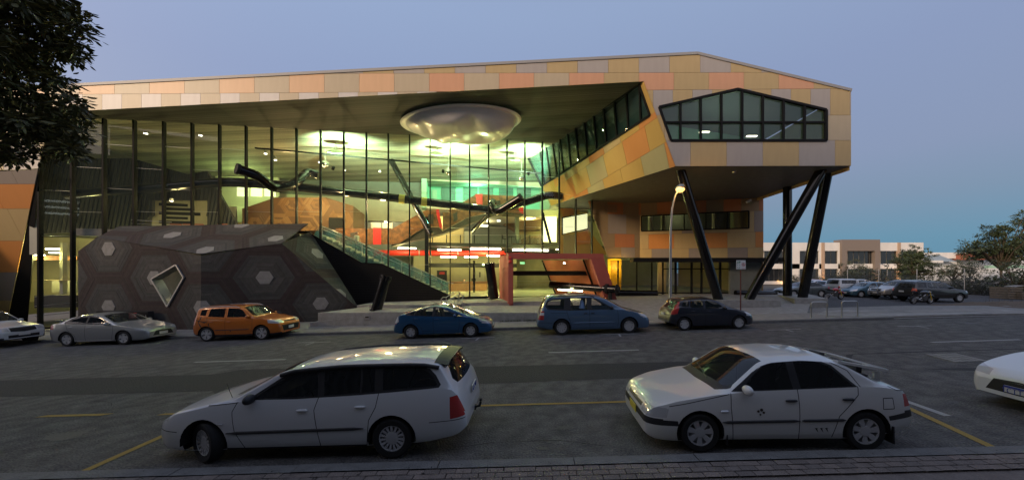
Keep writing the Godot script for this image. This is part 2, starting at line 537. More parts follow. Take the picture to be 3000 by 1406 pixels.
	tag(put("utility_cover", mc, "concrete_dark"), "grey paved utility cover set askew in the dark asphalt strip", "utility cover")
	# ---- near footpath, kerb stones and pavers
	struct(strip("near_footpath", "paver1", [-120.0, -60.0, 24.0, 140.0], -9.0, 4.72, .09))
	var kb := base("near_kerb"); struct(kb)
	var x := -26.0
	while x < 26.0:
		var l := rng.randf_range(1.7, 2.1)
		var m := MB.new()
		var j := rng.randf_range(-.006, .006)
		stone(m, x + .006, x + l - .006, 4.97 + j, 4.76, .125 + j, -.2)
		put("kerb_stone", m, "kerb", kb)
		x += l
	var fp := base("brick_paving"); struct(fp)
	var bx := -9.0
	while bx < 10.5:
		for r in 3:
			var m := MB.new()
			var off := .11 if r % 2 else 0.0
			var dz := rng.randf_range(-.003, .003); var dx := rng.randf_range(-.004, .004)
			stone(m, bx + off + dx, bx + off + .212 + dx, 4.75 - r * .115 + dz, 4.75 - r * .115 - .107 + dz, .118 + rng.randf_range(-.002, .002), .05, .005)
			put("paver", m, "paver%d" % rng.randi_range(0, 3), fp)
		bx += .222
	# ---- far kerb and footpath slabs
	var fk := base("far_kerb"); struct(fk)
	x = -44.0
	while x < 44.0:
		var l := rng.randf_range(2.2, 2.8)
		var m := MB.new()
		var hk := .125 if x < 17.5 or x > 27.0 else .05
		stone(m, x + .008, x + l - .008, 16.85, 17.08, hk, -.2)
		put("kerb_stone", m, "kerb", fk)
		x += l
	struct(strip("far_footpath", "concrete_dark", [-60.0, 24.0, 140.0], 17.08, 21.5, .085))
	var sl := base("footpath_slabs"); struct(sl)
	x = -44.0
	while x < 40.0:
		for r in 2:
			var m := MB.new()
			stone(m, x + .008 + r * .4, x + 1.49 + r * .4, 17.09 + r * 1.1, 17.09 + r * 1.1 + 1.09, .118 + rng.randf_range(-.006, .006), .02, .008)
			put("paving_slab", m, "footpath" if rng.randf() < .8 else "concrete_dark", sl)
		x += 1.5
	# ---- car park
	var cp := MB.new()
	for k in [[15.9, 24.0], [24.0, 90.0]]:
		cp.quad(Vector3(k[0], gy(k[0]) + .1, -19.25), Vector3(k[0], .5, -24), Vector3(k[1], .5, -24), Vector3(k[1], gy(k[1]) + .1, -19.25))
		cp.quad(Vector3(k[0], .5, -24), Vector3(k[0], .5, -48), Vector3(k[1], .5, -48), Vector3(k[1], .5, -24))
	struct(put("car_park", cp, "carpark"))
	# light concrete apron
	var ap := MB.new()
	var g := PackedVector2Array()
	for q in [[15.5, 18.2], [17.5, 20.0], [20.5, 20.6], [24, 19.9], [25.6, 19.26], [26.5, 18.4], [23, 17.2], [18, 17.2]]: g.append(Vector2(q[0], q[1]))
	idx = Geometry2D.triangulate_polygon(g)
	for i in range(0, idx.size(), 3):
		var t := []
		for j in 3:
			var q := g[idx[i + j]]
			var hh := gy(q.x) + .13 if q.y < 19.26 else lerpf(gy(q.x) + .115, .515, (q.y - 19.25) / 4.75)
			t.append(Vector3(q.x, hh, -q.y))
		ap.tri(t[0], t[1], t[2])
	struct(put("driveway_apron", ap, "concrete"))
	# bank of dry earth along the car park's edge
	var dr := MB.new(); var nz := FastNoiseLite.new(); nz.seed = 4; nz.frequency = .35
	var hf := func(xx, dd):
		var e: float = clampf((xx - 27.5) / 4.0, 0, 1) * clampf((dd - 19.4) / 1.2, 0, 1) * clampf((25.2 - dd + (xx - 30) * .12) / 1.5, 0, 1)
		return Vector3(xx, lerpf(gy(xx) + .1, .5, clampf((dd - 19.25) / 4.75, 0, 1)) - .05 + e * (.30 + .22 * nz.get_noise_2d(xx * 2.0, dd * 2.0)), -dd)
	for i in 60:
		for j in 16:
			var xx := 27.0 + i * .8; var dd := 19.2 + j * .5
			dr.quad(hf.call(xx, dd), hf.call(xx, dd + .5), hf.call(xx + .8, dd + .5), hf.call(xx + .8, dd))
	struct(put("earth_bank", dr, "dirt"))
	# ---- plaza before the building
	var pl := MB.new()
	var top := func(xx): return .80 + clampf(xx, -12, 30) * .013
	pl.quad(Vector3(-11.5, top.call(-11.5), -22.6), Vector3(-11.5, top.call(-11.5), -60), Vector3(21.5, top.call(21.5), -60), Vector3(21.5, top.call(21.5), -25.5))
	pl.quad(Vector3(-11.5, 0, -22.6), Vector3(-11.5, top.call(-11.5), -22.6), Vector3(3.0, top.call(3.0), -23.9), Vector3(3.0, 0, -23.9))
	# sloping paving from footpath to plaza on the right
	pl.quad(Vector3(3.0, gy(3) + .11, -19.25), Vector3(3.0, top.call(3), -23.9), Vector3(15.9, top.call(15.9), -24.9), Vector3(15.9, gy(15.9) + .11, -19.25))
	pl.quad(Vector3(15.9, gy(15.9) + .11, -19.25), Vector3(15.9, top.call(15.9), -24.9), Vector3(21.5, top.call(21.5), -25.5), Vector3(19.5, .52, -23.8))
	pl.quad(Vector3(21.5, .3, -25.5), Vector3(21.5, .3, -60), Vector3(21.5, top.call(21.5), -60), Vector3(21.5, top.call(21.5), -25.5))
	struct(put("plaza", pl, "concrete"))
	# low front terrace and its walls
	var t1 := MB.new()
	var tp := vp([-11.9, 19.05, 3.0, 19.05, 3.0, 23.9, -10.6, 23.0])
	for i in [0]: pass
	t1.slab(tp, Vector3(0, -.5, 0), Vector3.RIGHT, Vector3.FORWARD, Vector3(0, 1.07, 0))
	tag(put("terrace_wall", t1, "concrete"), "long low pale concrete terrace wall behind the blue cars", "retaining wall")
	var t2 := MB.new()
	t2.slab(vp([-12.3, -.6, -12.3, .02, -9.9, .34, -8.9, .62, -6.2, .62, -6.2, -.6]), Vector3(0, 0, -18.99), Vector3.RIGHT, Vector3.UP, Vector3(0, 0, -1.9))
	tag(put("ramp_wall", t2, "concrete"), "stepped low concrete wall that carries the leaning black stub column", "retaining wall")
	var t3 := MB.new()
	t3.slab(vp([-10.2, 21.6, -4.7, 21.6, -4.3, 23.2, -10.2, 23.2]), Vector3(0, .5, 0), Vector3.RIGHT, Vector3.FORWARD, Vector3(0, .27, 0))
	tag(put("step_block", t3, "concrete"), "broad concrete step at the foot of the black slatted wall", "step")
	var t4 := MB.new()
	t4.slab(vp([11.2, 21.1, 15.8, 21.1, 15.8, 24.2, 12.0, 24.2]), Vector3(0, 0, 0), Vector3.RIGHT, Vector3.FORWARD, Vector3(0, 1.10, 0))
	tag(put("concrete_plinth", t4, "concrete"), "pale concrete plinth under the two crossing black columns behind the dark hatchback", "plinth")
	var t5 := MB.new()
	t5.slab(vp([19.25, 26.1, 17.5, 22.2, 19.7, 22.2, 22.4, 27.0]), Vector3(0, .3, 0), Vector3.RIGHT, Vector3.FORWARD, Vector3(0, .82, 0))
	tag(put("concrete_plinth", t5, "concrete"), "angular concrete plinth by the car park under the upright column and leaning column", "plinth")

# ============================================================ the building
var bld: Node3D
func F(x: float, y: float, d := 20.0) -> Vector2: return Vector2((x - 1330.0) * d / FOC, 2.85 + (685.0 - y) * d / FOC)
func rect2(x0: float, y0: float, x1: float, y1: float) -> PackedVector2Array:
	return PackedVector2Array([Vector2(x0, y0), Vector2(x1, y0), Vector2(x1, y1), Vector2(x0, y1)])
func bounds(p: PackedVector2Array) -> Rect2:
	var r := Rect2(p[0], Vector2.ZERO)
	for q in p: r = r.expand(q)
	return r
# panels fixed before a wall: rows are [top, bottom, width, first joint, materials, slope of the joints]
func clad(parent: Node3D, called: String, o: Vector3, ex: Vector3, ey: Vector3, poly: PackedVector2Array, holes: Array, rows: Array, gap := .012) -> Node3D:
	var g := Node3D.new(); g.name = numbered(parent, called); parent.add_child(g, true)
	var nrm := ex.cross(ey).normalized()
	if nrm.z < 0: nrm = -nrm
	var bb := bounds(poly)
	var back := MB.new()
	for r in rows:
		var w: float = r[2]
		var k0 := int(floor((bb.position.x - r[3]) / w)); var k1 := int(ceil((bb.end.x - r[3]) / w))
		var s: float = r[5] if r.size() > 5 else 0.0
		var sb: float = r[6] if r.size() > 6 else s
		for k in range(k0, k1 + 1):
			var x0: float = r[3] + k * w; var x1 := x0 + w
			for pass_ in 2:
				var e := gap * .5 if pass_ == 0 else 0.0
				var cell := PackedVector2Array([Vector2(x0 + e, r[1] + sb * x0 + e), Vector2(x1 - e, r[1] + sb * x1 + e), Vector2(x1 - e, r[0] + s * x1 - e), Vector2(x0 + e, r[0] + s * x0 - e)])
				var parts := Geometry2D.intersect_polygons(cell, poly)
				for h in holes:
					var nx := []
					for q in parts: nx.append_array(Geometry2D.clip_polygons(q, h))
					parts.assign(nx)
				for q in parts:
					if q.size() < 3 or Geometry2D.is_polygon_clockwise(q): continue
					if pass_ == 0:
						if bounds(q).get_area() < .01: continue
						var m := MB.new()
						m.slab(q, o, ex, ey, nrm * .035)
						var ms: Array = r[4]
						var mm = ms[posmod(k, ms.size())]
						if mm is Array: mm = mm[0] if (x0 + x1) * .5 < mm[2] else mm[1]
						put("panel", m, mm, g)
					else:
						back.slab(q, o, ex, ey, -nrm * .06)
	put("backing_wall", back, "joint", g)
	return g

# window of panes and bars in a plane
func window_in(parent: Node3D, o: Vector3, ex: Vector3, ey: Vector3, poly: PackedVector2Array, xs: Array, ys: Array, bar: float, glass: String, lean := 0.0, called := "window") -> void:
	var w := Node3D.new(); w.name = numbered(parent, called); parent.add_child(w, true)
	var nrm := ex.cross(ey).normalized()
	if nrm.z < 0: nrm = -nrm
	var bb := bounds(poly)
	var X := [bb.position.x - 1.0]; X.append_array(xs); X.append(bb.end.x + 1.0)
	var Y := [bb.position.y - 1.0]; Y.append_array(ys); Y.append(bb.end.y + 1.0)
	var ins := Geometry2D.offset_polygon(poly, -bar * .5)
	if ins.is_empty(): return
	var fr := MB.new()
	for i in X.size() - 1:
		for j in Y.size() - 1:
			var y0: float = Y[j]; var y1: float = Y[j + 1]
			var cell := PackedVector2Array([Vector2(X[i] + lean * y0, y0), Vector2(X[i + 1] + lean * y0, y0), Vector2(X[i + 1] + lean * y1, y1), Vector2(X[i] + lean * y1, y1)])
			for q in Geometry2D.intersect_polygons(cell, ins[0]):
				if bounds(q).get_area() < .01: continue
				var inner := Geometry2D.offset_polygon(q, -bar * .3)
				if inner.is_empty(): continue
				var p := MB.new()
				for n in range(1, inner[0].size() - 1):
					var I := inner[0]
					var f := func(v): return o + ex * v.x + ey * v.y - nrm * .05
					p.tri(f.call(I[0]), f.call(I[n]), f.call(I[n + 1]))
				put("pane", p, glass, w)
	for i in poly.size():
		var a := poly[i]; var b := poly[(i + 1) % poly.size()]
		fr.bar(o + ex * a.x + ey * a.y + nrm * .02, o + ex * b.x + ey * b.y + nrm * .02, bar, .16, nrm)
	for x in xs:
		var seg := Geometry2D.intersect_polyline_with_polygon(PackedVector2Array([Vector2(x + lean * (bb.position.y - 1), bb.position.y - 1), Vector2(x + lean * (bb.end.y + 1), bb.end.y + 1)]), poly)
		for q in seg: fr.bar(o + ex * q[0].x + ey * q[0].y + nrm * .012, o + ex * q[-1].x + ey * q[-1].y + nrm * .012, bar * .8, .14, nrm)
	for y in ys:
		var seg := Geometry2D.intersect_polyline_with_polygon(PackedVector2Array([Vector2(bb.position.x - 1, y), Vector2(bb.end.x + 1, y)]), poly)
		for q in seg: fr.bar(o + ex * q[0].x + ey * q[0].y + nrm * .009, o + ex * q[-1].x + ey * q[-1].y + nrm * .009, bar * .8, .12, nrm)
	put("frame", fr, "frame", w)

func topY(i: float) -> float: return 12.42 + .068 * i
func botY(i: float) -> float:
	var s := [[-3.0, -.55], [.45, -.45], [.46, 5.66], [7.57, 5.68], [9.8, 3.5], [10.7, 3.45], [13.96, 1.02], [14.3, .86], [16.55, .86], [16.56, 4.25], [24.0, 4.25]]
	for k in s.size() - 1:
		if i <= s[k + 1][0]: return lerpf(s[k][1], s[k + 1][1], (i - s[k][0]) / maxf(.001, s[k + 1][0] - s[k][0]))
	return 4.25
func onplane(o: Vector3, ex: Vector3, ey: Vector3, p: Vector3) -> Vector2: return Vector2((p - o).dot(ex), (p - o).dot(ey))

func build_building() -> void:
	bld = base("university_building")
	tag(bld, "long university building with patchwork panel cladding, tall glass front and concrete hexagon block", "building")
	var R := Vector3.RIGHT; var U := Vector3.UP
	# ---- front fascia and raised block, all in one plane 20 m away
	var face := PackedVector2Array([F(-150, 232), F(1755, 135), F(2141, 228), F(2141, 417), F(1700, 418), F(1620, 205), F(130, 283), F(95, 424), F(-150, 440)])
	var pent := PackedVector2Array([F(1658, 270), F(1855, 225), F(2078, 277), F(2078, 354), F(1688, 354)])
	var j0 := 14.63; var j1 := 13.57
	clad(bld, "fascia_cladding", Vector3(0, 0, -20), R, U, face, [pent], [
		[17.5, j0, 1.815, -9.81, ["tan", "lilac"], 0.0, .0025],
		[j0, j1, 2.07, -26.59, [["peach", "salmon", -8.0], ["sand", "tan", 2.0]], .0025, .0075],
		[j1, 12.14, 1.165, -25.25, [["white_panel", "lilac", 6.0], ["sand", "tan", -2.0]], .0075, 0.0],
		[12.14, 10.65, 2.4, 8.05, ["sand", "tan"], 0.0],
		[10.65, 8.9, 2.14, 9.58, ["tan", "lilac"], 0.0],
	], .016)
	# capping along the roof line
	var cp := MB.new()
	var f3 := func(x, y, dd = 20.0): return at(x, y, dd)
	cp.bar(at(-150, 231, 19.97), at(1755, 134, 19.97), .16, .10, Vector3.BACK); cp.bar(at(1755, 134, 19.97), at(2143, 227, 19.97), .16, .10, Vector3.BACK)
	put("roof_capping", cp, "capping", bld)
	window_in(bld, Vector3(0, 0, -20), R, U, pent, [F(1712, 0).x, F(1763, 0).x, F(1815, 0).x, F(1867, 0).x, F(1919, 0).x, F(1971, 0).x, F(2024, 0).x], [F(0, 308).y], .13, "window_glass")
	# ---- soffit under the fascia, boards along the street
	var so := MB.new()
	var bot := [at(130, 283, 20), at(500, 264, 20), at(900, 243, 20), at(1300, 222, 20), at(1620, 205, 20)]
	var tops := []
	for i in [-2.2, 4.0, 9.5, 15.0, 20.6]: tops.append(G0 + GA * (i * 1.501) + Vector3(0, topY(i), 0))
	for i in 4:
		for q in [[bot[i], tops[i], tops[i + 1]], [bot[i], tops[i + 1], bot[i + 1]]]:
			so.tri(q[0], q[1], q[2])
			for p in q: so.uv.append(Vector2(p.x / 3.0, -p.z / 1.75 + p.x * .01))
	put("soffit", so, "soffit", bld)
	var s2 := MB.new()      # soffit of the raised block
	var c9 := 9.13
	var a := at(1620, 205, 20); var b := Vector3(8.706, c9, -20); var c := Vector3(3.74, c9, -28.9); var d := at(1390, 362, 29.6)
	var ext := b + (c - b) * 1.33
	s2.slab(PackedVector2Array([Vector2(b.x, 20.0), Vector2(19.08, 20.0), Vector2(19.85, 28.5), Vector2(19.85, 34), Vector2(ext.x, 34), Vector2(ext.x, -ext.z)]), Vector3(0, c9, 0), R, Vector3.FORWARD, Vector3(0, .3, 0))
	put("block_soffit", s2, "block_soffit", bld)
	# ---- slanting side of the raised block: cladding below, window strip above
	var ex := (c - b).normalized(); var ey := ((a - b) - ex * (a - b).dot(ex)).normalized()
	var wa := onplane(b, ex, ey, a); var wd := onplane(b, ex, ey, d); var wc := onplane(b, ex, ey, c)
	var wext := wc * 1.33
	var wtop := wa + (wd - wa) * 1.33
	var m0 := wa.lerp(Vector2.ZERO, .36); var m1 := wd.lerp(wc, .57); var m2 := wtop.lerp(wext, .60)
	var side := PackedVector2Array([Vector2.ZERO, wext, m2, m1, m0])
	var sl := (wc.y - 0.0) / wc.x
	clad(bld, "side_cladding", b, ex, ey, side, [], [
		[6.5, 3.1, 1.7, .2, ["orange", "gold", "tan"], -.14],
		[3.1, 1.55, 2.0, -.5, ["gold", "orange", "gold", "olive"], -.14],
		[1.55, -2.5, 1.9, .4, ["olive", "gold", "gold", "olive", "orange"], -.14]], .016)
	var edge := PackedVector2Array([m0, m0.lerp(m1, .035), wa.lerp(wd, .03), wa])
	clad(bld, "side_cladding", b, ex, ey, edge, [], [[9.0, -1, 3.0, 0, ["gold"]]])
	var strip_ := PackedVector2Array([m0.lerp(m1, .035), m2, wtop, wa.lerp(wd, .03)])
	var xs := []
	for i in 12: xs.append(lerpf(wa.x, wtop.x, .03 + (i + 1) / 13.0 * .97) + .28 * 0.0)
	window_in(bld, b, ex, ey, strip_, xs, [], .13, "window_glass", -.22)
	# ---- right flank, roof and back, which close the volume
	var sh := MB.new()
	sh.quad(Vector3(19.08, 8.9, -20.05), Vector3(19.08, 13.60, -20.05), Vector3(19.9, 13.60, -46), Vector3(19.9, 8.9, -46))
	put("flank_wall", sh, "tan", bld)
	var rf := MB.new()
	for q in [[at(-620, 255, 20), at(1755, 134, 20)], [at(1755, 134, 20), at(2141, 227, 20)]]:
		rf.quad(q[0], q[0] + Vector3(0, .3, -30), q[1] + Vector3(.8 if q[1].x > 15 else 0.0, .3, -30), q[1])
	put("roof", rf, "capping", bld)
	var bk := MB.new()
	bk.quad(Vector3(-46, -1, -48), Vector3(-46, 17, -48), Vector3(21, 17, -48), Vector3(21, -1, -48))
	bk.quad(Vector3(-45.8, -1, -20.2), Vector3(-45.8, 13, -20.2), Vector3(-45.8, 17, -48), Vector3(-45.8, -1, -48))
	bk.quad(Vector3(-45.8, -1, -20.2), Vector3(-45.8, 13.0, -20.2), Vector3(-34.7, 13.4, -20.2), Vector3(-34.7, -1, -20.2))
	put("rear_wall", bk, "beige_wall", bld)
	# ---- lower volume on the right: facet, wall with a ribbon window, dark ground floor
	var oL := at(1610, 685, 30.7); oL.y = 0
	var oR := at(1921, 685, 28.5); oR.y = 0
	var wx := (oR - oL).normalized(); var wn2 := wx.cross(U)
	var eye2 := Vector3(0, 2.85, 0)
	var lp := func(x, y):
		var ray := at(x, y, 1) - eye2
		var h := eye2 + ray * ((oL - eye2).dot(wn2) / ray.dot(wn2))
		return Vector2((h - oL).dot(wx), h.y)
	var LW := (oR - oL).length()
	var lw := PackedVector2Array([Vector2(0, 9.13), Vector2(LW, 9.13), Vector2(LW, 3.98), Vector2(0, 3.98)])
	var rib := PackedVector2Array([lp.call(1614, 544), lp.call(1884, 531), lp.call(1884, 574), lp.call(1614, 581)])
	clad(bld, "lower_cladding", oL, wx, U, lw, [rib], [
		[10.0, 8.05, 1.36, lp.call(1653, 600).x, ["rust_panel", "brown_panel"]],
		[8.05, 6.28, 1.9, lp.call(1603, 600).x, ["tan", "tan", "mushroom"]],
		[6.28, 4.96, 2.15, lp.call(1632, 600).x, ["orange", "tan"]],
		[4.96, 3.9, 1.55, lp.call(1640, 600).x, ["mushroom", "tan"]]], .016)
	window_in(bld, oL, wx, U, rib, [lp.call(1668, 560).x, lp.call(1722, 560).x, lp.call(1776, 560).x, lp.call(1830, 560).x], [], .10, "dark_glass")
	var fo := oL
	var fl := at(1480, 507, 29.8); fl.y = 0
	var fx := (fo - fl).normalized()
	var fw := (fo - fl).length()
	var tail := at(1530, 650, 30.1); tail.y = 0
	var fpoly := PackedVector2Array([Vector2(0, 9.13), Vector2(fw, 9.13), Vector2(fw, 4.2), Vector2((tail - fl).dot(fx) + .45, 4.2), Vector2((tail - fl).dot(fx), 4.2)])
	clad(bld, "lower_cladding", fl, fx, U, fpoly, [], [
		[9.5, 8.05, 1.5, .3, ["brown_panel", "rust_panel"]], [8.05, 6.3, 1.75, .1, ["brown_panel", "mushroom"]],
		[6.3, 5.1, 1.9, .6, ["brown_panel", "rust_panel"]], [5.1, 3.9, 1.35, .4, ["brown_panel", "brown_panel", "mushroom"]]], .014)
	var lv := MB.new()      # louvred vent in the facet
	for i in 7: lv.bar(fl + fx * 1.5 + U * (8.25 + i * .1) - Vector3(0, 0, -.06), fl + fx * 2.7 + U * (8.25 + i * .1) + Vector3(0, 0, .06), .05, .06)
	put("vent_louvre", lv, "brown_panel", bld)
	# right flank of the lower volume
	var lf := MB.new()
	lf.quad(Vector3(19.82, .8, -28.52), Vector3(19.82, 9.13, -28.52), Vector3(20.4, 9.13, -46), Vector3(20.4, .8, -46))
	put("flank_wall", lf, "brown_panel", bld)
	var cn := MB.new()
	cn.box(Vector3((F(1592, 0, 27.6).x + F(1982, 0, 27.6).x) * .5, 3.87, -27.9), Vector3(F(1982, 0, 27.6).x - F(1592, 0, 27.6).x, .34, 1.0))
	put("canopy", cn, "frame", bld)
	var en := Node3D.new(); en.name = "entrance_glazing"; bld.add_child(en, true)
	var px := [1535, 1555, 1602, 1640, 1668, 1700, 1740, 1765, 1790, 1812, 1838]
	for i in px.size() - 1:
		var x0 := F(px[i], 0, 29.2).x; var x1 := F(px[i + 1], 0, 29.2).x
		var m := MB.new(); m.quad(Vector3(x0 + .05, 1.06, -29.2), Vector3(x0 + .05, 3.9, -29.2), Vector3(x1 - .05, 3.9, -29.2), Vector3(x1 - .05, 1.06, -29.2))
		put("pane", m, "dark_glass", en)
		var n := MB.new(); n.box(Vector3(x1, 2.4, -29.18), Vector3(.10 if i < 4 else .16, 3.0, .12)); n.box(Vector3((x0 + x1) * .5, 1.06, -29.18), Vector3(x1 - x0, .10, .10))
		if i > 3: n.box(Vector3((x0 + x1) * .5, 3.15, -29.18), Vector3(x1 - x0, .08, .1))
		put("door_frame" if i > 3 else "mullion", n, "frame", en)
	var bw := MB.new()
	bw.box(Vector3((F(1838, 0, 28.6).x + 19.8) * .5, 2.4, -28.75), Vector3(19.8 - F(1838, 0, 28.6).x, 3.0, .25))
	put("block_pier", bw, "block_wall", bld)
	# joints of the block pier, laid blocks
	var bj := MB.new()
	for r in 14:
		for k in 8:
			var x0: float = F(1840, 0, 28.6).x + k * .4 + (.2 if r % 2 else 0.0)
			if x0 + .38 > 19.75: continue
			bj.box(Vector3(x0 + .19, 1.08 + r * .2 + .095, -28.615), Vector3(.385, .188, .03))
	put("block_courses", bj, "block_wall", bld)
	# ---- curtain wall
	var cw := Node3D.new(); cw.name = "curtain_wall"; bld.add_child(cw, true)
	for i in range(-2, 23):
		var tY := topY(i) if i <= 20 else c9
		var bY := minf(botY(i - .02), botY(i + .02))
		if i > 0 and i < 8: bY = 5.6
		var m := MB.new()
		m.box(B(i * 1.501, (tY + bY) * .5, -.03), Vector3(.085, tY - bY, .26), GB())
		put("mullion", m, "frame", cw)
		if i == 22: break
		var trs := [bY]
		var r := RandomNumberGenerator.new(); r.seed = i + 40
		var y := 2.6 + fposmod(i * 1.37, 2.6)
		while y < tY - .7:
			if y > maxf(botY(i + .02), botY(i + .98)) + .6: trs.append(y)
			y += 2.75
		trs.append(tY)
		for k in trs.size() - 1:
			var p := MB.new()
			var u0 := i * 1.501 + .045; var u1 := (i + 1) * 1.501 - .045
			var q := [Vector2(u0, trs[k]), Vector2(u0, trs[k + 1]), Vector2(u1, trs[k + 1]), Vector2(u1, trs[k])]
			if k == 0:
				q[0].y = botY(i + .03) ; q[3].y = botY(i + .97)
				if i == 0 or i < 8 and i > 0: q[0].y = 5.62; q[3].y = 5.62
				if i == 7: q[3].y = botY(8.0)
			if k == trs.size() - 2 and i < 20: q[1].y = topY(i); q[2].y = topY(i + 1)
			p.quad(B(q[0].x, q[0].y, 0), B(q[1].x, q[1].y, 0), B(q[2].x, q[2].y, 0), B(q[3].x, q[3].y, 0))
			put("pane", p, "glass", cw)
			if k > 0:
				var t := MB.new(); t.box(B((u0 + u1) * .5, trs[k], .0), Vector3(u1 - u0, .018, .03), GB())
				put("glass_joint", t, "steel", cw)
	var sill := MB.new()
	for k in [[.46, 5.66, 7.57, 5.68], [14.2, .86, 16.6, .9], [-2.2, -.5, .3, -.45], [16.6, 4.22, 22, 4.22]]:
		sill.bar(B(k[0] * 1.501, k[1], -.05), B(k[2] * 1.501, k[3], -.05), .2, .12)
	put("sill", sill, "frame", cw)
	build_hex_block()
	build_slat_wall()
	build_portal()
	# ---- black columns that carry the raised block
	var cs := [[Vector3((1712 - 1330) * 20.9 / FOC, 9.2, -20.9), Vector3((1808 - 1330) * 21.9 / FOC, 1.08, -21.9), .29],
		[Vector3((2068 - 1330) * 20.9 / FOC, 9.2, -20.9), Vector3((1884 - 1330) * 21.9 / FOC, 1.08, -21.9), .29],
		[Vector3((2082 - 1330) * 21.6 / FOC, 9.2, -21.6), Vector3((2020 - 1330) * 23.4 / FOC, 1.1, -23.4), .29],
		[Vector3(19.1, 9.2, -24.9), Vector3(19.1, 1.1, -24.9), .28]]
	for q in cs:
		var m := MB.new(); m.tube([q[0], q[1]], q[2], 28)
		put("column", m, "black_gloss", bld)
	# pale recess panel in the soffit to the right of the moulded fitting
	var rp := MB.new()
	rp.flat([at(1300, 318, 25.4), at(1440, 318, 26.6), at(1445, 329, 27.4), at(1296, 327, 26.3)])
	for i in rp.v.size(): rp.v[i] += Vector3(0, -.06, 0)
	put("soffit_panel", rp, "white_panel", bld)
	# ---- left end: leaning wedge of panels, black return
	var wo := at(95, 425, 19.7); var wy := Vector3(0, .94, .34).normalized(); var wn := R.cross(wy)
	var eye := Vector3(0, 2.85, 0)
	var on := func(x, y):
		var ray := at(x, y, 1) - eye
		return eye + ray * ((wo - eye).dot(wn) / ray.dot(wn))
	var wp := PackedVector2Array()
	for q in [[-150, 440], [95, 425], [12, 830], [-150, 830]]: wp.append(onplane(wo, R, wy, on.call(q[0], q[1])))
	clad(bld, "wedge_cladding", wo, R, wy, wp, [], [
		[2.0, -.85, 3.4, -5.0, ["mushroom"]], [-.85, -2.3, 4.4, -3.2, ["orange"]], [-2.3, -4.3, 4.4, -3.0, ["tan"]],
		[-4.3, -6.4, 4.4, -2.7, ["orange"]], [-6.4, -8.4, 4.4, -2, ["mushroom"]], [-8.4, -10.2, 4.4, -2, ["tan"]], [-10.2, -13, 4.4, -2, ["orange"]]], .014)
	var wr := MB.new()
	wr.flat([on.call(95.5, 425), at(104, 432, 20.3), at(66, 830, 23.4), on.call(12.5, 830)])
	put("wedge_return", wr, "frame", bld)

# ---- the concrete block with boarded hexagons
func hexface(parent: Node3D, o: Vector3, ex: Vector3, ey: Vector3, poly: PackedVector2Array, hole, c0: Vector2, seed_: int) -> void:
	var nrm := ex.cross(ey).normalized()
	if nrm.z < 0: nrm = -nrm
	var r := RandomNumberGenerator.new(); r.seed = seed_
	var b := MB.new(); b.use_col = true
	var bb := bounds(poly).grow(2.2)
	var H := 1.7; var W := 2.94; var RR := H / cos(PI / 6)
	for i in range(int((bb.position.x - c0.x) / W) - 1, int((bb.end.x - c0.x) / W) + 2):
		for j in range(int((bb.position.y - c0.y) / (2 * H)) - 1, int((bb.end.y - c0.y) / (2 * H)) + 2):
			var c := c0 + Vector2(i * W, j * 2 * H + (H if posmod(i, 2) else 0.0))
			if not bb.has_point(c): continue
			var n := 15
			for k in n:
				var ro := RR * (1.0 - k / float(n) * .80); var ri := RR * (1.0 - (k + 1) / float(n) * .80)
				if k == n - 1: ri = 0.0
				for s in 6:
					var e0 := Vector2.from_angle(s * PI / 3); var e1 := Vector2.from_angle((s + 1) * PI / 3)
					var q := PackedVector2Array([c + e0 * ro, c + e1 * ro, c + e1 * ri, c + e0 * ri])
					if ri == 0.0: q = PackedVector2Array([c + e0 * ro, c + e1 * ro, c])
					var grey_ := r.randf_range(.052, .074)
					if k < 4: b.col = Color(grey_ * .84, grey_ * .64, grey_ * .60)
					elif k < 9: b.col = Color(grey_ * 1.07, grey_ * 1.09, grey_ * 1.05)
					else: b.col = Color(grey_ * 1.30, grey_ * 1.29, grey_ * 1.22)
					var lift := r.randf_range(.004, .013)
					var ps := Geometry2D.intersect_polygons(q, poly)
					for p in ps:
						var fin := [p]
						if hole: fin = Geometry2D.clip_polygons(p, hole)
						for z in fin:
							if z.size() < 3 or Geometry2D.is_polygon_clockwise(z) or bounds(z).get_area() < .0004: continue
							b.slab(z, o - nrm * .06, ex, ey, nrm * (.06 + lift))
			var hx := PackedVector2Array()
			for s in 6: hx.append(c + Vector2.from_angle(s * PI / 3) * .45)
			for p in Geometry2D.intersect_polygons(hx, poly):
				var fin := [p]
				if hole: fin = Geometry2D.clip_polygons(p, hole)
				for z in fin:
					if bounds(z).get_area() < .02: continue
					var m := MB.new(); m.slab(z, o, ex, ey, nrm * .034)
					put("hexagon_plate", m, "hex_centre", parent)
	stuff(put("form_boards", b, "hex_board", parent))

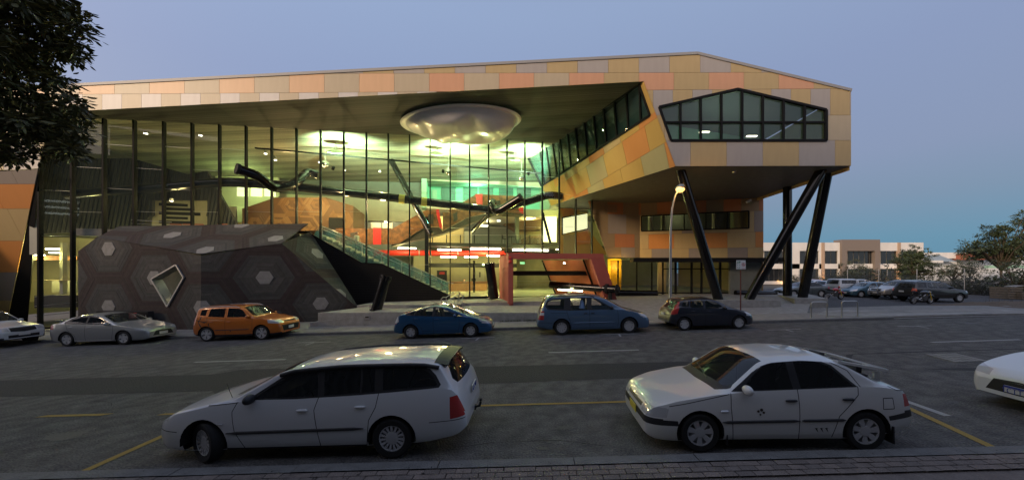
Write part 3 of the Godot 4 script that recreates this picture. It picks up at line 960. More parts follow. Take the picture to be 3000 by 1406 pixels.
func build_hex_block() -> void:
	var hb := Node3D.new(); hb.name = "hexagon_block"; bld.add_child(hb, true)
	var C := Vector3(-18.83, 0, -19.4); var L := Vector3(-26.7, 0, -20.0); var Rr := Vector3(-11.5, 0, -23.0)
	var ex := (C - L).normalized(); var len1 := (C - L).length()
	var pt := func(x, y, o, e):      # sighted point on an upright plane
		var k: float = (x - 1330.0) / FOC
		var t: float = (k * -o.z - o.x) / (e.x - k * -e.z)
		var d: float = -(o.z + e.z * t)
		return Vector2(t, 2.85 + (685.0 - y) * d / FOC)
	var pl := PackedVector2Array()
	for q in [[195, 632], [243, 597], [505, 643], [505, 870], [195, 870]]: pl.append(pt.call(q[0], q[1], C, ex))
	var kite := PackedVector2Array()
	for q in [[382, 702], [444, 666], [463, 698], [422, 771]]: kite.append(pt.call(q[0], q[1], C, ex))
	if Geometry2D.is_polygon_clockwise(kite): kite.reverse()
	hexface(hb, C, ex, Vector3.UP, pl, kite, Vector2(-2.94 - 2.94, 2.53 + 1.7), 3)
	var e2 := (Rr - C).normalized()
	var pr := PackedVector2Array()
	for q in [[505, 643], [707, 612], [905, 779], [905, 850], [505, 870]]: pr.append(pt.call(q[0], q[1], C, e2))
	hexface(hb, C, e2, Vector3.UP, pr, null, Vector2(0, 2.53 + 1.7), 4)
	var t3 := func(v: Vector2, o: Vector3, e: Vector3): return o + e * v.x + Vector3.UP * v.y
	# sloping top and the corner facet
	var c1: Vector3 = t3.call(pl[2], C, ex); var l1: Vector3 = t3.call(pl[1], C, ex); var l0: Vector3 = t3.call(pl[0], C, ex)
	var m1: Vector3 = t3.call(pr[1], C, e2); var rb: Vector3 = t3.call(pr[2], C, e2)
	var A := at(300, 573, 21.2); var Bb := at(780, 583, 23.88)
	for tri_ in [[l1, A, Bb, m1, c1, 6], [m1, Bb, rb, null, null, 7], [l0, A, l1, null, null, 8]]:
		var o: Vector3 = tri_[0]
		var e: Vector3 = (tri_[2] - tri_[0]).normalized()
		if tri_[5] == 6: e = (m1 - l1).normalized()
		var nn: Vector3 = (tri_[1] - tri_[0]).cross(tri_[2] - tri_[0]).normalized()
		if tri_[5] == 6: nn = (A - c1).cross(m1 - l1).normalized()
		var f: Vector3 = nn.cross(e).normalized()
		if f.y < 0: f = -f
		var pp := PackedVector2Array()
		for q in tri_.slice(0, 5):
			if q != null: pp.append(onplane(o, e, f, q))
		var eye := Vector3(0, 2.85, 0); var ray := at(433, 592, 1) - eye if tri_[5] == 6 else at(797, 638, 1) - eye
		var hit := eye + ray * ((o - eye).dot(nn) / ray.dot(nn))
		hexface(hb, o, e, f, pp, null, onplane(o, e, f, hit), tri_[5])
	# kite-shaped window, steel reveal
	var nrm := ex.cross(Vector3.UP); 
	if nrm.z < 0: nrm = -nrm
	var fr := MB.new()
	for i in 4:
		var a: Vector3 = t3.call(kite[i], C, ex); var b: Vector3 = t3.call(kite[(i + 1) % 4], C, ex)
		fr.quad(a + nrm * .07, b + nrm * .07, b - nrm * .5, a - nrm * .5)
		fr.bar(a + nrm * .05, b + nrm * .05, .07, .08, nrm)
	put("window_frame", fr, "galv", hb)
	var g := MB.new(); var ks := []
	for i in 4: ks.append(t3.call(kite[i], C, ex) - nrm * .3)
	g.flat(ks); put("window_pane", g, "glass", hb)
	# room behind it: back wall and floor
	var rm := MB.new()
	rm.quad(C + Vector3(-7, -1, -3.2), C + Vector3(-7, 4.0, -3.2), C + Vector3(.6, 4.0, -3.4), C + Vector3(.6, -1, -3.4))
	put("room_wall", rm, "block_wall", hb)
	lamp(C + Vector3(-2.6, 2.9, -1.6), Color(1, .95, .55), .06, .15)
	var gl := SphereMesh.new(); gl.radius = .12; gl.height = .24; gl.radial_segments = 12; gl.rings = 6
	var bulb := put("ceiling_lamp", gl, "uplight", hb); bulb.position = C + Vector3(-2.6, 2.9, -1.6)

func build_slat_wall() -> void:
	var sw := Node3D.new(); sw.name = "slatted_wall"; bld.add_child(sw, true)
	var poly := vp([7.4 * 1.501, 5.75, 9.8 * 1.501, 3.52, 10.7 * 1.501, 3.47, 13.98 * 1.501, 1.02, 14.05 * 1.501, .5, 8.0 * 1.501, -.4])
	var o := B(0, 0, -.12)
	var bk := MB.new(); bk.slab(poly, o, GA, Vector3.UP, GN * .08); put("backing_wall", bk, "dark_slat", sw)
	var y := -.3
	while y < 5.6:
		for q in Geometry2D.intersect_polyline_with_polygon(PackedVector2Array([Vector2(0, y), Vector2(40, y)]), poly):
			if (q[-1] - q[0]).length() < .1: continue
			var m := MB.new()
			m.bar(o + GA * q[0].x + Vector3(0, y, 0) - GN * .05, o + GA * q[-1].x + Vector3(0, y, 0) - GN * .05, .09, .055)
			put("slat", m, "dark_slat", sw)
		y += .125
	var tr := MB.new()
	for q in [[7.4, 5.76, 9.8, 3.53], [9.8, 3.53, 10.7, 3.48], [10.7, 3.48, 13.98, 1.03]]:
		tr.bar(B(q[0] * 1.501, q[1], -.1), B(q[2] * 1.501, q[3], -.1), .3, .05)
	put("wall_capping", tr, "frame", sw)

func build_portal() -> void:
	var po := Node3D.new(); po.name = "entrance_portal"; bld.add_child(po, true)
	var L := Vector3(-1.30, 0, -22.9); var Rr := Vector3(6.45, 0, -24.6)
	var ex := (Rr - L).normalized(); var nrm := ex.cross(Vector3.UP)
	if nrm.z < 0: nrm = -nrm
	var W := (Rr - L).length()
	var fx := func(x, y):
		var k: float = (x - 1330.0) / FOC
		var t: float = (k * -L.z - L.x) / (ex.x - k * -ex.z)
		var d: float = -(L.z + ex.z * t)
		return Vector2(t, 2.85 + (685.0 - y) * d / FOC)
	var pc := func(a): 
		var p := PackedVector2Array()
		for i in range(0, a.size(), 2): p.append(fx.call(a[i], a[i + 1]))
		return p
	for g in [["lintel", [1279, 637, 1518, 638, 1520, 651, 1279, 651], .5], ["left_post", [1279, 651.2, 1290, 651.2, 1290, 764, 1279, 764], .45], ["right_post", [1487, 651.2, 1520, 651.2, 1553, 756, 1524, 758], .45]]:
		var m := MB.new(); m.slab(pc.call(g[1]), L, ex, Vector3.UP, -nrm * g[2]); put(g[0], m, "portal_red", po)
	var lw := MB.new()   # left side wall back to the glass, with a roof over the passage
	var a := L + Vector3(-.02, 0, -.46); var back := at(1257, 750, 27.2); back.y = 0
	lw.slab(PackedVector2Array([Vector2(0, .5), Vector2((back - a).length(), .7), Vector2((back - a).length(), 4.15), Vector2(0, 4.10)]), a, (back - a).normalized(), Vector3.UP, Vector3(.25, 0, 0))
	put("side_wall", lw, "portal_red", po)
	var rf := MB.new()
	var bl := back + Vector3(0, 4.2, 0); var br := Vector3(4.2, 4.2, -29.4)
	rf.flat([L + Vector3(0, 4.02, -.3), bl, br, Rr + Vector3(-1.1, 4.15, -.3)])
	put("passage_roof", rf, "portal_red", po)
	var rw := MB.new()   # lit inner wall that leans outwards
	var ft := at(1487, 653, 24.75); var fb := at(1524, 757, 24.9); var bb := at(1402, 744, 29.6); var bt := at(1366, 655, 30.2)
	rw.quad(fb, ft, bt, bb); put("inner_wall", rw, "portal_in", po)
	for q in [[ft.lerp(bt, .12), fb.lerp(bb, .12)], [bt, bb]]:
		var m := MB.new(); m.bar(q[0] + Vector3(-.08, 0, .1), q[1] + Vector3(-.08, 0, .1), .12, .12, Vector3.BACK); put("inner_post", m, "frame", po)
	var bm := MB.new(); bm.bar(at(1290, 687, 25.4), at(1492, 687, 25.9), .3, .34); put("cross_beam", bm, "black_matt", po)
	for k in 4:
		var x0 := 1291.0 + k * 27; var g := MB.new()
		g.quad(at(x0, 752, 27.8), at(x0, 695, 27.8), at(x0 + 26, 695, 27.8), at(x0 + 26, 752, 27.8))
		put("glass_door", g, "glass", po)
	var hz := MB.new()
	for y in [697.0, 705.0]: hz.bar(at(1291, y + 10, 27.7), at(1400, y + 10, 27.7), .03, .03)
	for k in 4: hz.bar(at(1318 + k * 27, 740, 27.72), at(1318 + k * 27, 742, 27.72), .05, .2)
	put("door_rail", hz, "steel", po)
	# fire bell, two red domes on the corner
	for q in [[1283, 648, .09], [1283, 658, .12]]:
		var m := MB.new(); m.lathe([[0, .10], [q[2] * .6, .09], [q[2], .04], [q[2], 0]], at(q[0], q[1], 22.9) + nrm * .02, nrm, 16); put("alarm_bell", m, "sign_red", po)
	lamp(at(1420, 662, 26.2), Color(1, .78, .45), .16, .12)
	var gm := SphereMesh.new(); gm.radius = .09; gm.height = .12; gm.radial_segments = 12; gm.rings = 6
	put("soffit_lamp", gm, "downlight", po).position = at(1420, 662, 26.2)

# ============================================================ inside, seen through the glass
func ib(called: String, mat, x0: float, y0: float, x1: float, y1: float, w: float, depth := .3, parent = null) -> MeshInstance3D:
	var a := Q(x0, y1, w); var b := Q(x1, y0, w)
	var m := MB.new()
	var lo := minf(a.y, b.y); var hi := maxf(a.y, b.y)
	m.box(B((a.x + b.x) * .5, (lo + hi) * .5, w + depth * .5), Vector3(absf(b.x - a.x), hi - lo, depth), GB())
	return put(called, m, mat, parent if parent else bld)
func ipoly(called: String, mat, px: Array, w: float, depth := .12, parent = null) -> MeshInstance3D:
	var p := PackedVector2Array()
	for i in range(0, px.size(), 2):
		var q := Q(px[i], px[i + 1], w); p.append(Vector2(q.x, q.y))
	var m := MB.new(); m.slab(p, B(0, 0, w), GA, Vector3.UP, GN * depth)
	return put(called, m, mat, parent if parent else bld)
func floor_at(called: String, mat, u0: float, u1: float, w0: float, w1: float, y: float, th := .35) -> void:
	var m := MB.new(); m.box(B((u0 + u1) * .5, y - th * .5, (w0 + w1) * .5), Vector3(u1 - u0, th, w1 - w0), GB())
	put(called, m, mat, bld)
func pipe(path: Array, r: float, mat := "black_gloss") -> MB:
	var m := MB.new(); var pts := []
	for q in path: pts.append(BQ(q[0], q[1], q[2]))
	# round the bends
	var out := [pts[0]]
	for i in range(1, pts.size() - 1):
		var k := minf(.9, minf((pts[i] - pts[i - 1]).length(), (pts[i + 1] - pts[i]).length()) * .4)
		var a: Vector3 = pts[i] + (pts[i - 1] - pts[i]).normalized() * k; var b: Vector3 = pts[i] + (pts[i + 1] - pts[i]).normalized() * k
		for s in 5:
			var t := s / 4.0
			out.append(a.lerp(pts[i], t).lerp((pts[i] as Vector3).lerp(b, t), t))
	out.append(pts[-1])
	m.tube(out, r, 20)
	return m

func build_interior() -> void:
	lit = 2.1
	# ceiling, floors, main walls
	var ce := MB.new()
	for i in range(-3, 23, 5):
		var a := B(i * 1.501, topY(i) + .02, .02); var b := B((i + 5) * 1.501, topY(i + 5) + .02, .02)
		var c := B((i + 5) * 1.501, topY(i + 5) + .3, 17); var d := B(i * 1.501, topY(i) + .3, 17)
		for q in [[a, d, c], [a, c, b]]:
			ce.tri(q[0], q[1], q[2])
			for p in q: ce.uv.append(Vector2(p.x / 3.0, -p.z / 1.75))
	var ci: StandardMaterial3D = M["soffit"].duplicate(); ci.albedo_color = Color(.46, .44, .33).linear_to_srgb(); M["ceiling_boards"] = ci
	put("atrium_ceiling", ce, "ceiling_boards", bld)
	var rail := MB.new()      # services track under the ceiling
	for k in 4: rail.bar(BQ(640 + k * 180, 372 + k * 16, 2.6), BQ(820 + k * 180, 388 + k * 16, 2.6), .06, .1)
	put("ceiling_track", rail, "frame", bld)
	floor_at("ground_floor", "floor_in", 20.0, 40.0, .1, 22, .88, .3)
	floor_at("ground_floor", "floor_in", -2.4, 20.0, .1, 22, -.40, .3)
	floor_at("cafe_floor", "concrete_dark", -1.6, 10.6, .25, 15, 5.58, .45)
	floor_at("gallery_floor", "slab_edge", Q(1068, 0, 8).x, 42.0, 8.0, 22, Q(1200, 612, 8).y, .38)
	floor_at("upper_floor", "plaster", Q(1072, 0, 13).x, 42.0, 13, 22, Q(1200, 521, 13).y, .4)
	ib("block_wall", "block_wall", 560, 405, 1073, 506, 15, .4)
	var bj := MB.new()      # courses of the block wall
	for r in 22:
		for k in 30:
			var u0 := Q(700, 0, 15).x + k * .6 + (.3 if r % 2 else 0.0)
			if u0 > Q(1066, 0, 15).x - .6: continue
			bj.box(B(u0 + .3, 8.9 + r * .25, 14.99), Vector3(.585, .235, .03 + .02 * rng.randf()), GB())
	stuff(put("block_courses", bj, "block_wall", bld))
	ib("concrete_beam", "plaster", 560, 506, 1075, 541, 14.8, .5)
	ib("corridor_wall", "block_wall", 560, 541, 1080, 640, 17.5, .3)
	for x in [932, 962]: ib("corridor_door", "plaster", x, 560, x + 25, 605, 17.4, .1)
	ib("corridor_window", "dark_glass", 925, 544, 985, 558, 17.35, .1)
	ib("green_wall", "green_wall", 1072, 425, 1420, 521, 19, .3)
	ib("bulkhead", "plaster", 1072, 433, 1420, 452, 13.5, .3)
	ib("upper_door", "plaster", 1087, 478, 1099, 520, 18.9, .1)
	ib("end_wall", "green_wall", 1060, 430, 1073, 521, 13, 6.0)
	for x in [1110, 1165, 1205, 1255, 1300]: ib("wall_panel", "block_wall", x, 458, x + 36, 512, 18.9, .06)
	# balustrades and stair flights in rusted steel
	var ru := Node3D.new(); ru.name = "rusted_stair"; bld.add_child(ru, true)
	ipoly("balustrade", "corten", [844, 574, 984, 574, 984, 614, 844, 614], 6.5, .12, ru)
	ipoly("balustrade", "corten", [984.5, 576, 1071, 528, 1103, 528, 1113, 580, 1105, 571, 1070, 570, 1003, 612, 984.5, 614], 6.5, .12, ru)
	ipoly("balustrade", "corten", [1113.5, 534, 1126, 531, 1198, 488, 1317, 494, 1317, 537, 1250, 531, 1178, 546, 1113.5, 580], 7.5, .12, ru)
	for q in [[[938, 573, 958, 573, 958, 615, 938, 615], 6.42], [[1096, 527, 1104, 527, 1113, 577, 1105, 570], 6.42], [[1196, 488, 1214, 488, 1214, 526, 1200, 526], 7.42], [[1300, 505, 1314, 500, 1317, 538, 1308, 534]  , 7.42]]:
		ipoly("red_stripe", "red_paint", q[0], q[1], .06, ru)
	for q in [[1076, 540, 1090, 538, 1090, 562, 1076, 564], [1140, 538, 1150, 532, 1151, 552, 1141, 558], [1248, 505, 1258, 503, 1260, 522, 1249, 524], [880, 586, 892, 584, 893, 600, 881, 602]]: ipoly("dark_stain", "corten_dark", q, 6.40 if q[0] < 1110 else 7.4, .05, ru)
	var jn := MB.new()
	for x in [866, 890, 914, 1150, 1172, 1222, 1246, 1270]: 
		var w := 6.47 if x < 1110 else 7.47
		jn.bar(BQ(x, 576 if x < 1110 else (517 if x < 1190 else 492), w), BQ(x, 612 if x < 1110 else (552 if x < 1190 else 532), w), .03, .02)
	put("panel_joint", jn, "corten_dark", ru)
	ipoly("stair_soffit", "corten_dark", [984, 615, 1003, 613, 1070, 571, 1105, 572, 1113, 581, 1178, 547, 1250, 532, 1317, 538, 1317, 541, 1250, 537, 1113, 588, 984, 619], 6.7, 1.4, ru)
	# orange pod of hexagon timber
	var pod := Node3D.new(); pod.name = "timber_pod"; bld.add_child(pod, true)
	var pp := PackedVector2Array()
	for q in [[608, 525], [690, 497], [820, 497], [888, 518], [888, 580], [608, 580]]:
		var z := Q(q[0], q[1], 8.0); pp.append(Vector2(z.x, z.y))
	var pm := MB.new(); pm.slab(pp, B(0, 0, 8.0), GA, Vector3.UP, GN * 5.0); put("pod_body", pm, "timber_brown", pod)
	for q in [[733, 517, 1], [795, 515, 0], [640, 560, 2], [855, 555, 1], [700, 565, 2], [770, 570, 2]]:
		var c := Q(q[0], q[1], 7.97); var c2 := Vector2(c.x, c.y)
		for k in 5:
			var ro := 1.15 - k * .2; var ri := ro - .185
			for s in 6:
				var e0 := Vector2.from_angle(s * PI / 3); var e1 := Vector2.from_angle((s + 1) * PI / 3)
				for p in Geometry2D.intersect_polygons(PackedVector2Array([c2 + e0 * ro, c2 + e1 * ro, c2 + e1 * ri, c2 + e0 * ri]), pp):
					var m := MB.new(); m.slab(p, B(0, 0, 7.99), GA, Vector3.UP, -GN * (.02 + .012 * ((k + s) % 3)))
					put("timber_board", m, ["timber_orange", "timber_mid", "timber_brown"][(q[2] + k / 3 + (1 if rng.randf() < .3 else 0)) % 3], pod)
	ib("pod_opening", "black_matt", 826, 548, 864, 579, 7.9, .06, pod)
	# gallery to the right: walls, lit rooms, timber ramp
	ib("timber_wall", "timber_light", 1076, 546, 1166, 612, 12, .2)
	ib("gallery_back", "block_wall", 1160, 535, 1300, 612, 19, .2)
	ib("gallery_back", "beige_wall", 1300, 535, 1480, 612, 17, .2)
	ib("gallery_door", "plaster", 1168, 582, 1187, 612, 16, .1)
	ib("gallery_ceiling_edge", "plaster", 1240, 530, 1420, 541, 9.5, 8.0)
	ib("gallery_column", "block_wall", 1297, 539, 1306, 612, 9, .5)
	ipoly("timber_bulkhead", "timber_brown", [1270, 562, 1303, 560, 1308, 556, 1362, 551, 1366, 577, 1306, 578, 1303, 582], 10, 1.5)
	ib("timber_box", "timber_light", 1306, 578, 1366, 612, 12, 1.0)
	ipoly("timber_ramp", "timber_mid", [1288, 614, 1330, 593, 1362, 593, 1366, 614], 9.6, .4)
	var st := MB.new()
	for k in 7: st.bar(BQ(1296 + k * 10, 613, 9.55), BQ(1312 + k * 8, 594 + maxf(0, 12 - k * 5), 9.55), .05, .12)
	put("ramp_boards", st, "timber_orange", bld)
	# gallery railing
	var gr := Node3D.new(); gr.name = "gallery_railing"; bld.add_child(gr, true)
	var hr := MB.new(); hr.bar(BQ(1076, 591, 8.05), BQ(1400, 592, 8.05), .05, .05); put("handrail", hr, "steel", gr)
	for k in 9:
		var m := MB.new(); var q := Q(1088 + k * 35, 612, 8.05); m.box(B(q.x, q.y + .45, 8.05), Vector3(.09, .85, .05), GB()); put("post", m, "frame", gr)
	var gp := MB.new(); gp.quad(BQ(1076, 612, 8.06), BQ(1076, 593, 8.06), BQ(1400, 594, 8.06), BQ(1400, 612, 8.06)); put("pane", gp, "glass", gr)
	var ur := MB.new(); ur.bar(BQ(1090, 505, 13.05), BQ(1340, 507, 13.05), .05, .05)
	for k in 8: ur.bar(BQ(1095 + k * 34, 506, 13.05), BQ(1095 + k * 34, 520, 13.05), .04, .04)
	put("upper_railing", ur, "steel", bld)
	# ground floor
	ib("foyer_wall", "beige_wall", 1040, 640, 1300, 752, 16, .3)
	ib("foyer_beam", "frame", 1072, 663, 1300, 672, 9.2, .5)
	ib("foyer_door", "plaster", 1196, 676, 1218, 722, 15.9, .1)
	ib("door_glass", "dark_glass", 1205, 684, 1209, 697, 15.85, .06)
	ib("black_board", "black_matt", 1099, 680, 1124, 712, 15.8, .1)
	ib("board_print", "sign_red", 1105, 684, 1118, 690, 15.75, .06)
	ib("foyer_pier", "corten", 1257, 655, 1270, 752, 6, .4)
	ib("inner_column", "frame", 1068, 545, 1078, 750, 4.5, .5)
	ib("inner_column", "black_gloss", 1190, 655, 1195, 745, 6.5, .3)
	var du := MB.new(); du.tube([BQ(940, 636, 10), BQ(1268, 637, 10)], .30, 14); put("red_duct", du, "red_duct", bld)
	var d2 := MB.new(); d2.tube([BQ(1268, 640, 9.5), BQ(1480, 642, 9.5)], .17, 12); put("red_duct", d2, "red_duct", bld)
	for x in [1053, 1082, 1150]:
		var m := MB.new(); m.tube([BQ(x, 636, 10), BQ(x + 3, 636, 10)], .32, 14); put("duct_collar", m, "galv", bld)
	for q in [[1100, 627, 60, 8.6], [1180, 625, 80, 9.2], [1290, 628, 90, 8.8], [1400, 626, 80, 8.6], [1225, 642, 34, 8.8], [1168, 645, 34, 8.8], [1108, 645, 40, 8.8], [1000, 623, 46, 9.0]]:
		ib("strip_lamp", "tube_lamp", q[0], q[1], q[0] + q[2], q[1] + 2.6, q[3], .15)
	lamp(BQ(1130, 650, 7.5), Color(1, .93, .55), 9.0, .3)
	lamp(BQ(1230, 650, 8.2), Color(1, .93, .55), 9.0, .3)
	lamp(BQ(1350, 640, 6.0), Color(.95, .97, .55), 9.0, .3)
	lamp(BQ(1010, 632, 8.0), Color(1, .93, .6), 2.0, .3)
	# exit signs
	for q in [[1218, 663, 8.9], [1314, 659, 3.0]]:
		ib("exit_sign", "exit_green", q[0] - 5, q[1], q[0] + 6, q[1] + 5, q[2], .06)
	ib("lit_sign", "lit_sign", 1250, 553, 1259, 557.5, 9.4, .06)
	ib("strip_lamp", "tube_lamp", 1208, 566, 1228, 568.5, 13, .2)
	# ---- stair behind the black wall
	var sr := Node3D.new(); sr.name = "entrance_stair"; bld.add_child(sr, true)
	for k in 22:
		var t := k / 22.0
		var u := lerpf(7.9, 13.9, t) * 1.501; var y := lerpf(5.5, 1.05, t)
		var m := MB.new(); m.box(B(u, y, 2.0), Vector3(.46, .06, 2.0), GB()); m.box(B(u - .2, y + .09, 2.0), Vector3(.03, .18, 1.98), GB())
		put("tread", m, "plaster", sr)
	for w in [.85, 3.05]:
		var gl := MB.new(); var p := PackedVector2Array()
		for q in [[803, 568], [859, 590], [1128, 712], [1128, 745], [1075, 728], [962, 672], [912, 668], [790, 590]]:
			var z := Q(q[0], q[1], .9); p.append(Vector2(z.x, z.y))
		gl.slab(p, B(0, 0, w), GA, Vector3.UP, GN * .02); put("balustrade_glass", gl, "rail_glass", sr)
		var h := MB.new(); h.tube([BQ(803, 567, w - .06), BQ(859, 589, w - .06), BQ(1128, 711, w - .06), BQ(1140, 713, w - .06)], .04, 8)
		h.tube([BQ(803, 574, w - .12), BQ(859, 597, w - .12), BQ(1126, 720, w - .12)], .022, 8)
		for k in 7: h.tube([BQ(810 + k * 50, 572 + k * 22, w - .05), BQ(810 + k * 50, 600 + k * 22, w - .05)], .025, 6)
		put("handrail", h, "steel", sr)
	# ---- left side: dark ribbed volume, cafe, lit rooms
	ipoly("ribbed_volume", "dark_ribbed", [-120, 400, 330, 398, 470, 438, 520, 430, 592, 560, 592, 580, 520, 580, 520, 503, 381, 503, 381, 540, 330, 575, -120, 600], 6.0, .3)
	var ri := MB.new(); var vol := PackedVector2Array()
	for q in [[-120, 400], [330, 398], [470, 438], [520, 430], [592, 560], [592, 580], [520, 580], [520, 503], [381, 503], [381, 540], [330, 575], [-120, 600]]:
		var z := Q(q[0], q[1], 5.96); vol.append(Vector2(z.x, z.y))
	var uu := vol[0].x
	while uu < 30.0:
		for s in Geometry2D.intersect_polyline_with_polygon(PackedVector2Array([Vector2(uu - 1.2, 0), Vector2(uu + 1.2, 16)]), vol):
			ri.bar(B(s[0].x, s[0].y, 5.95), B(s[-1].x, s[-1].y, 5.95), .07, .09)
		uu += .26
	stuff(put("ribs", ri, "trim", bld))
	ib("cafe_wall", "beige_wall", 381, 503, 528, 580, 6.6, .2)
	for k in 5: ib("wall_slot", "black_matt", 398 + (k % 2) * 14, 513 + k * 11, 470 + (k % 3) * 16, 517 + k * 11, 6.55, .06)
	ib("cafe_return", "plaster", 528, 520, 592, 580, 8.5, .2)
	ib("bright_wall", "plaster", 540, 440, 700, 520, 14, .2)
	ib("bright_wall", "plaster", 590, 520, 620, 580, 12, .2)
	for x in [595, 630, 664]: ib("lit_window", "lit_blind", x, 468, x + 28, 493, 13.9, .05)
	ib("yellow_frame", "yellow_paint", 590, 560, 606, 578, 9, .3)
	# ground floor on the left
	ib("study_wall", "beige_wall", 40, 600, 260, 760, 9, .2)
	ib("orange_beam", "corten", 76, 644, 192, 654, 4.5, .4)
	for q in [[112, 625, 44, 3.5], [120, 634, 40, 5], [70, 640, 34, 6]]: ib("strip_lamp", "tube_lamp", q[0], q[1], q[0] + q[2], q[1] + 2.6, q[3], .2)
	ib("study_column", "plaster", 148, 610, 156, 740, 3.0, .3)
	ib("study_counter", "plaster", 128, 706, 190, 735, 4.0, .5)
	var tb := MB.new()
	for k in 2:
		tb.bar(BQ(90 + k * 50, 705, 3.2), BQ(134 + k * 50, 705, 3.2), .8, .05)
		for s in [92, 132]: tb.bar(BQ(s + k * 50, 705, 3.2), BQ(s + k * 50, 738, 3.2), .05, .05)
	put("study_bench", tb, "timber_light", bld)
	for q in [[.5, 770], [.8, 795], [.6, 746]]:
		var m := MB.new(); m.bar(BQ(86, q[1], q[0]), BQ(192, q[1] - 10, q[0]), .04, .04); put("ramp_rail", m, "steel", bld)
	ib("ramp_upstand", "slab_edge", 84, 742, 192, 775, 1.2, .2)
	ib("lit_return", "plaster", 72, 520, 92, 640, .9, .2)
	# ---- light fittings
	for q in [[365, 335, 2], [503, 340, 2.2], [633, 347, 2.4], [752, 352, 2.6], [667, 386, 5], [692, 402, 6.5], [803, 408, 7], [866, 428, 9], [955, 431, 10], [1309, 541, 9.3], [1345, 547, 9.8], [1366, 541, 9.3], [1283, 546, 11], [430, 505, 4], [946, 546, 15]]:
		var m := MB.new(); var p := BQ(q[0], q[1], q[2])
		m.lathe([[0, -.02], [.085, -.02], [.1, .08], [0, .08]], p, Vector3.UP, 14)
		put("downlight_lamp", m, "downlight", bld)
		var cn := MB.new(); cn.lathe([[.125, -.03], [.125, .16], [.06, .2], [.02, topY(q[0] / 70.0) - p.y + .2 if q[1] < 440 and q[1] > 380 else .22]], p, Vector3.UP, 12); put("lamp_can", cn, "galv", bld)
	for q in [[BQ(440, 515, 3.0), Color(1, .92, .6), .7], [BQ(612, 470, 11), Color(.85, 1, .6), 2.2], [BQ(960, 548, 15.8), Color(1, .95, .75), 2.0],
			[BQ(130, 645, 3), Color(1, .98, .6), 2.2], [BQ(60, 650, 4), Color(1, .95, .6), 1.4], [BQ(790, 480, 5), Color(1, .88, .6), 1.2],
			[BQ(720, 470, 4.5), Color(1, .86, .58), 2.0], [BQ(860, 540, 4.0), Color(1, .86, .58), 2.6], [BQ(960, 520, 3.5), Color(1, .9, .62), 4.5], [BQ(1200, 455, 3.0), Color(.9, 1, .66), 4.0], [BQ(1200, 478, 15.5), Color(.45, 1.0, .72), 7.0], [BQ(1320, 490, 15), Color(.55, 1.0, .75), 3.0],
			[BQ(1115, 556, 9.5), Color(1, .93, .62), 3.0], [BQ(1330, 556, 11), Color(1, .9, .55), 3.5], [BQ(1220, 560, 14), Color(1, .95, .7), 2.0], [BQ(1420, 560, 6), Color(.97, 1, .5), 3.0]]:
		lamp(q[0], q[1], q[2] * 2.2, .2)
	# lit room at the facet by the portal, tinted cladding seen through the glass
	ipoly("lit_window", "lit_blind", [1417, 549, 1478, 537, 1478, 574, 1417, 588], 3.9, .05)
	ipoly("inner_cladding", "gold", [1408, 505, 1478, 505, 1478, 537, 1417, 549, 1417, 588, 1478, 574, 1530, 640, 1408, 640], 4.2, .1)
	for q in [["orange", [1409, 515, 1436, 508, 1444, 540, 1418, 547]], ["olive", [1452, 506, 1479, 506, 1479, 533, 1460, 536]], ["orange", [1448, 588, 1478, 580, 1490, 612, 1452, 616]], ["olive", [1418, 592, 1445, 587, 1448, 640, 1418, 640]]]:
		ipoly("inner_panel", q[0], q[1], 4.12, .05)
	ipoly("window_frame", "frame", [1414, 546, 1480, 534, 1480, 537, 1417, 549, 1417, 588, 1480, 574, 1480, 577, 1414, 591], 3.95, .1)
	var dg := MB.new(); dg.bar(BQ(1365, 535, 4.5), BQ(1385, 612, 4.5), .2, .2); dg.bar(BQ(1358, 535, 4.6), BQ(1358, 612, 4.6), .14, .14); put("steel_brace", dg, "frame", bld)
	ib("white_bay", "lit_blind", 1366, 545, 1400, 608, 7, .1)
	# offices behind the upper windows and the ribbon window
	var of := MB.new()
	of.quad(Vector3(8.9, 9.6, -27), Vector3(8.9, 15, -27), Vector3(19, 13.4, -27), Vector3(19, 9.6, -27))
	put("office_wall", of, "green_wall", bld)
	var ob := MB.new(); ob.quad(Vector3(9.3, 4.2, -33), Vector3(9.3, 9, -33), Vector3(19.7, 9, -33), Vector3(19.7, 4.2, -33)); put("office_wall", ob, "block_wall", bld)
	for x in [11.4, 12.6, 17.4]:
		var c := MB.new(); c.tube([Vector3(x, 4, -31.6), Vector3(x, 9.1, -31.6)], .22 if x != 11.8 else .08, 12); put("office_column", c, "plaster", bld)
	lamp(Vector3(13.5, 12.6, -24.5), Color(.8, 1, .85), .8, .2); lamp(Vector3(14.4, 8.2, -32), Color(1, 1, .7), .5, .2)
	for q in [Vector3(12.6, 12.9, -24.2), Vector3(16.0, 12.6, -24.2), Vector3(11.3, 8.4, -31.4)]:
		var m := MB.new(); m.box(q, Vector3(.7, .05, .18)); put("strip_lamp", m, "tube_lamp", bld)
	var yel := MB.new(); yel.box(at(1546, 695, 31), Vector3(1.2, 3.2, .2)); put("yellow_board", yel, "yellow_paint", bld)
	lamp(at(1560, 670, 30.0), Color(1, .8, .4), 1.6, .15)
	var inn := MB.new(); inn.box(at(1665, 700, 33), Vector3(.8, 3.4, .2)); put("entrance_panel", inn, "timber_light", bld)
	lamp(at(1665, 668, 31.8), Color(1, .85, .55), .5, .12)
	hung_things()
	lit = 1.0

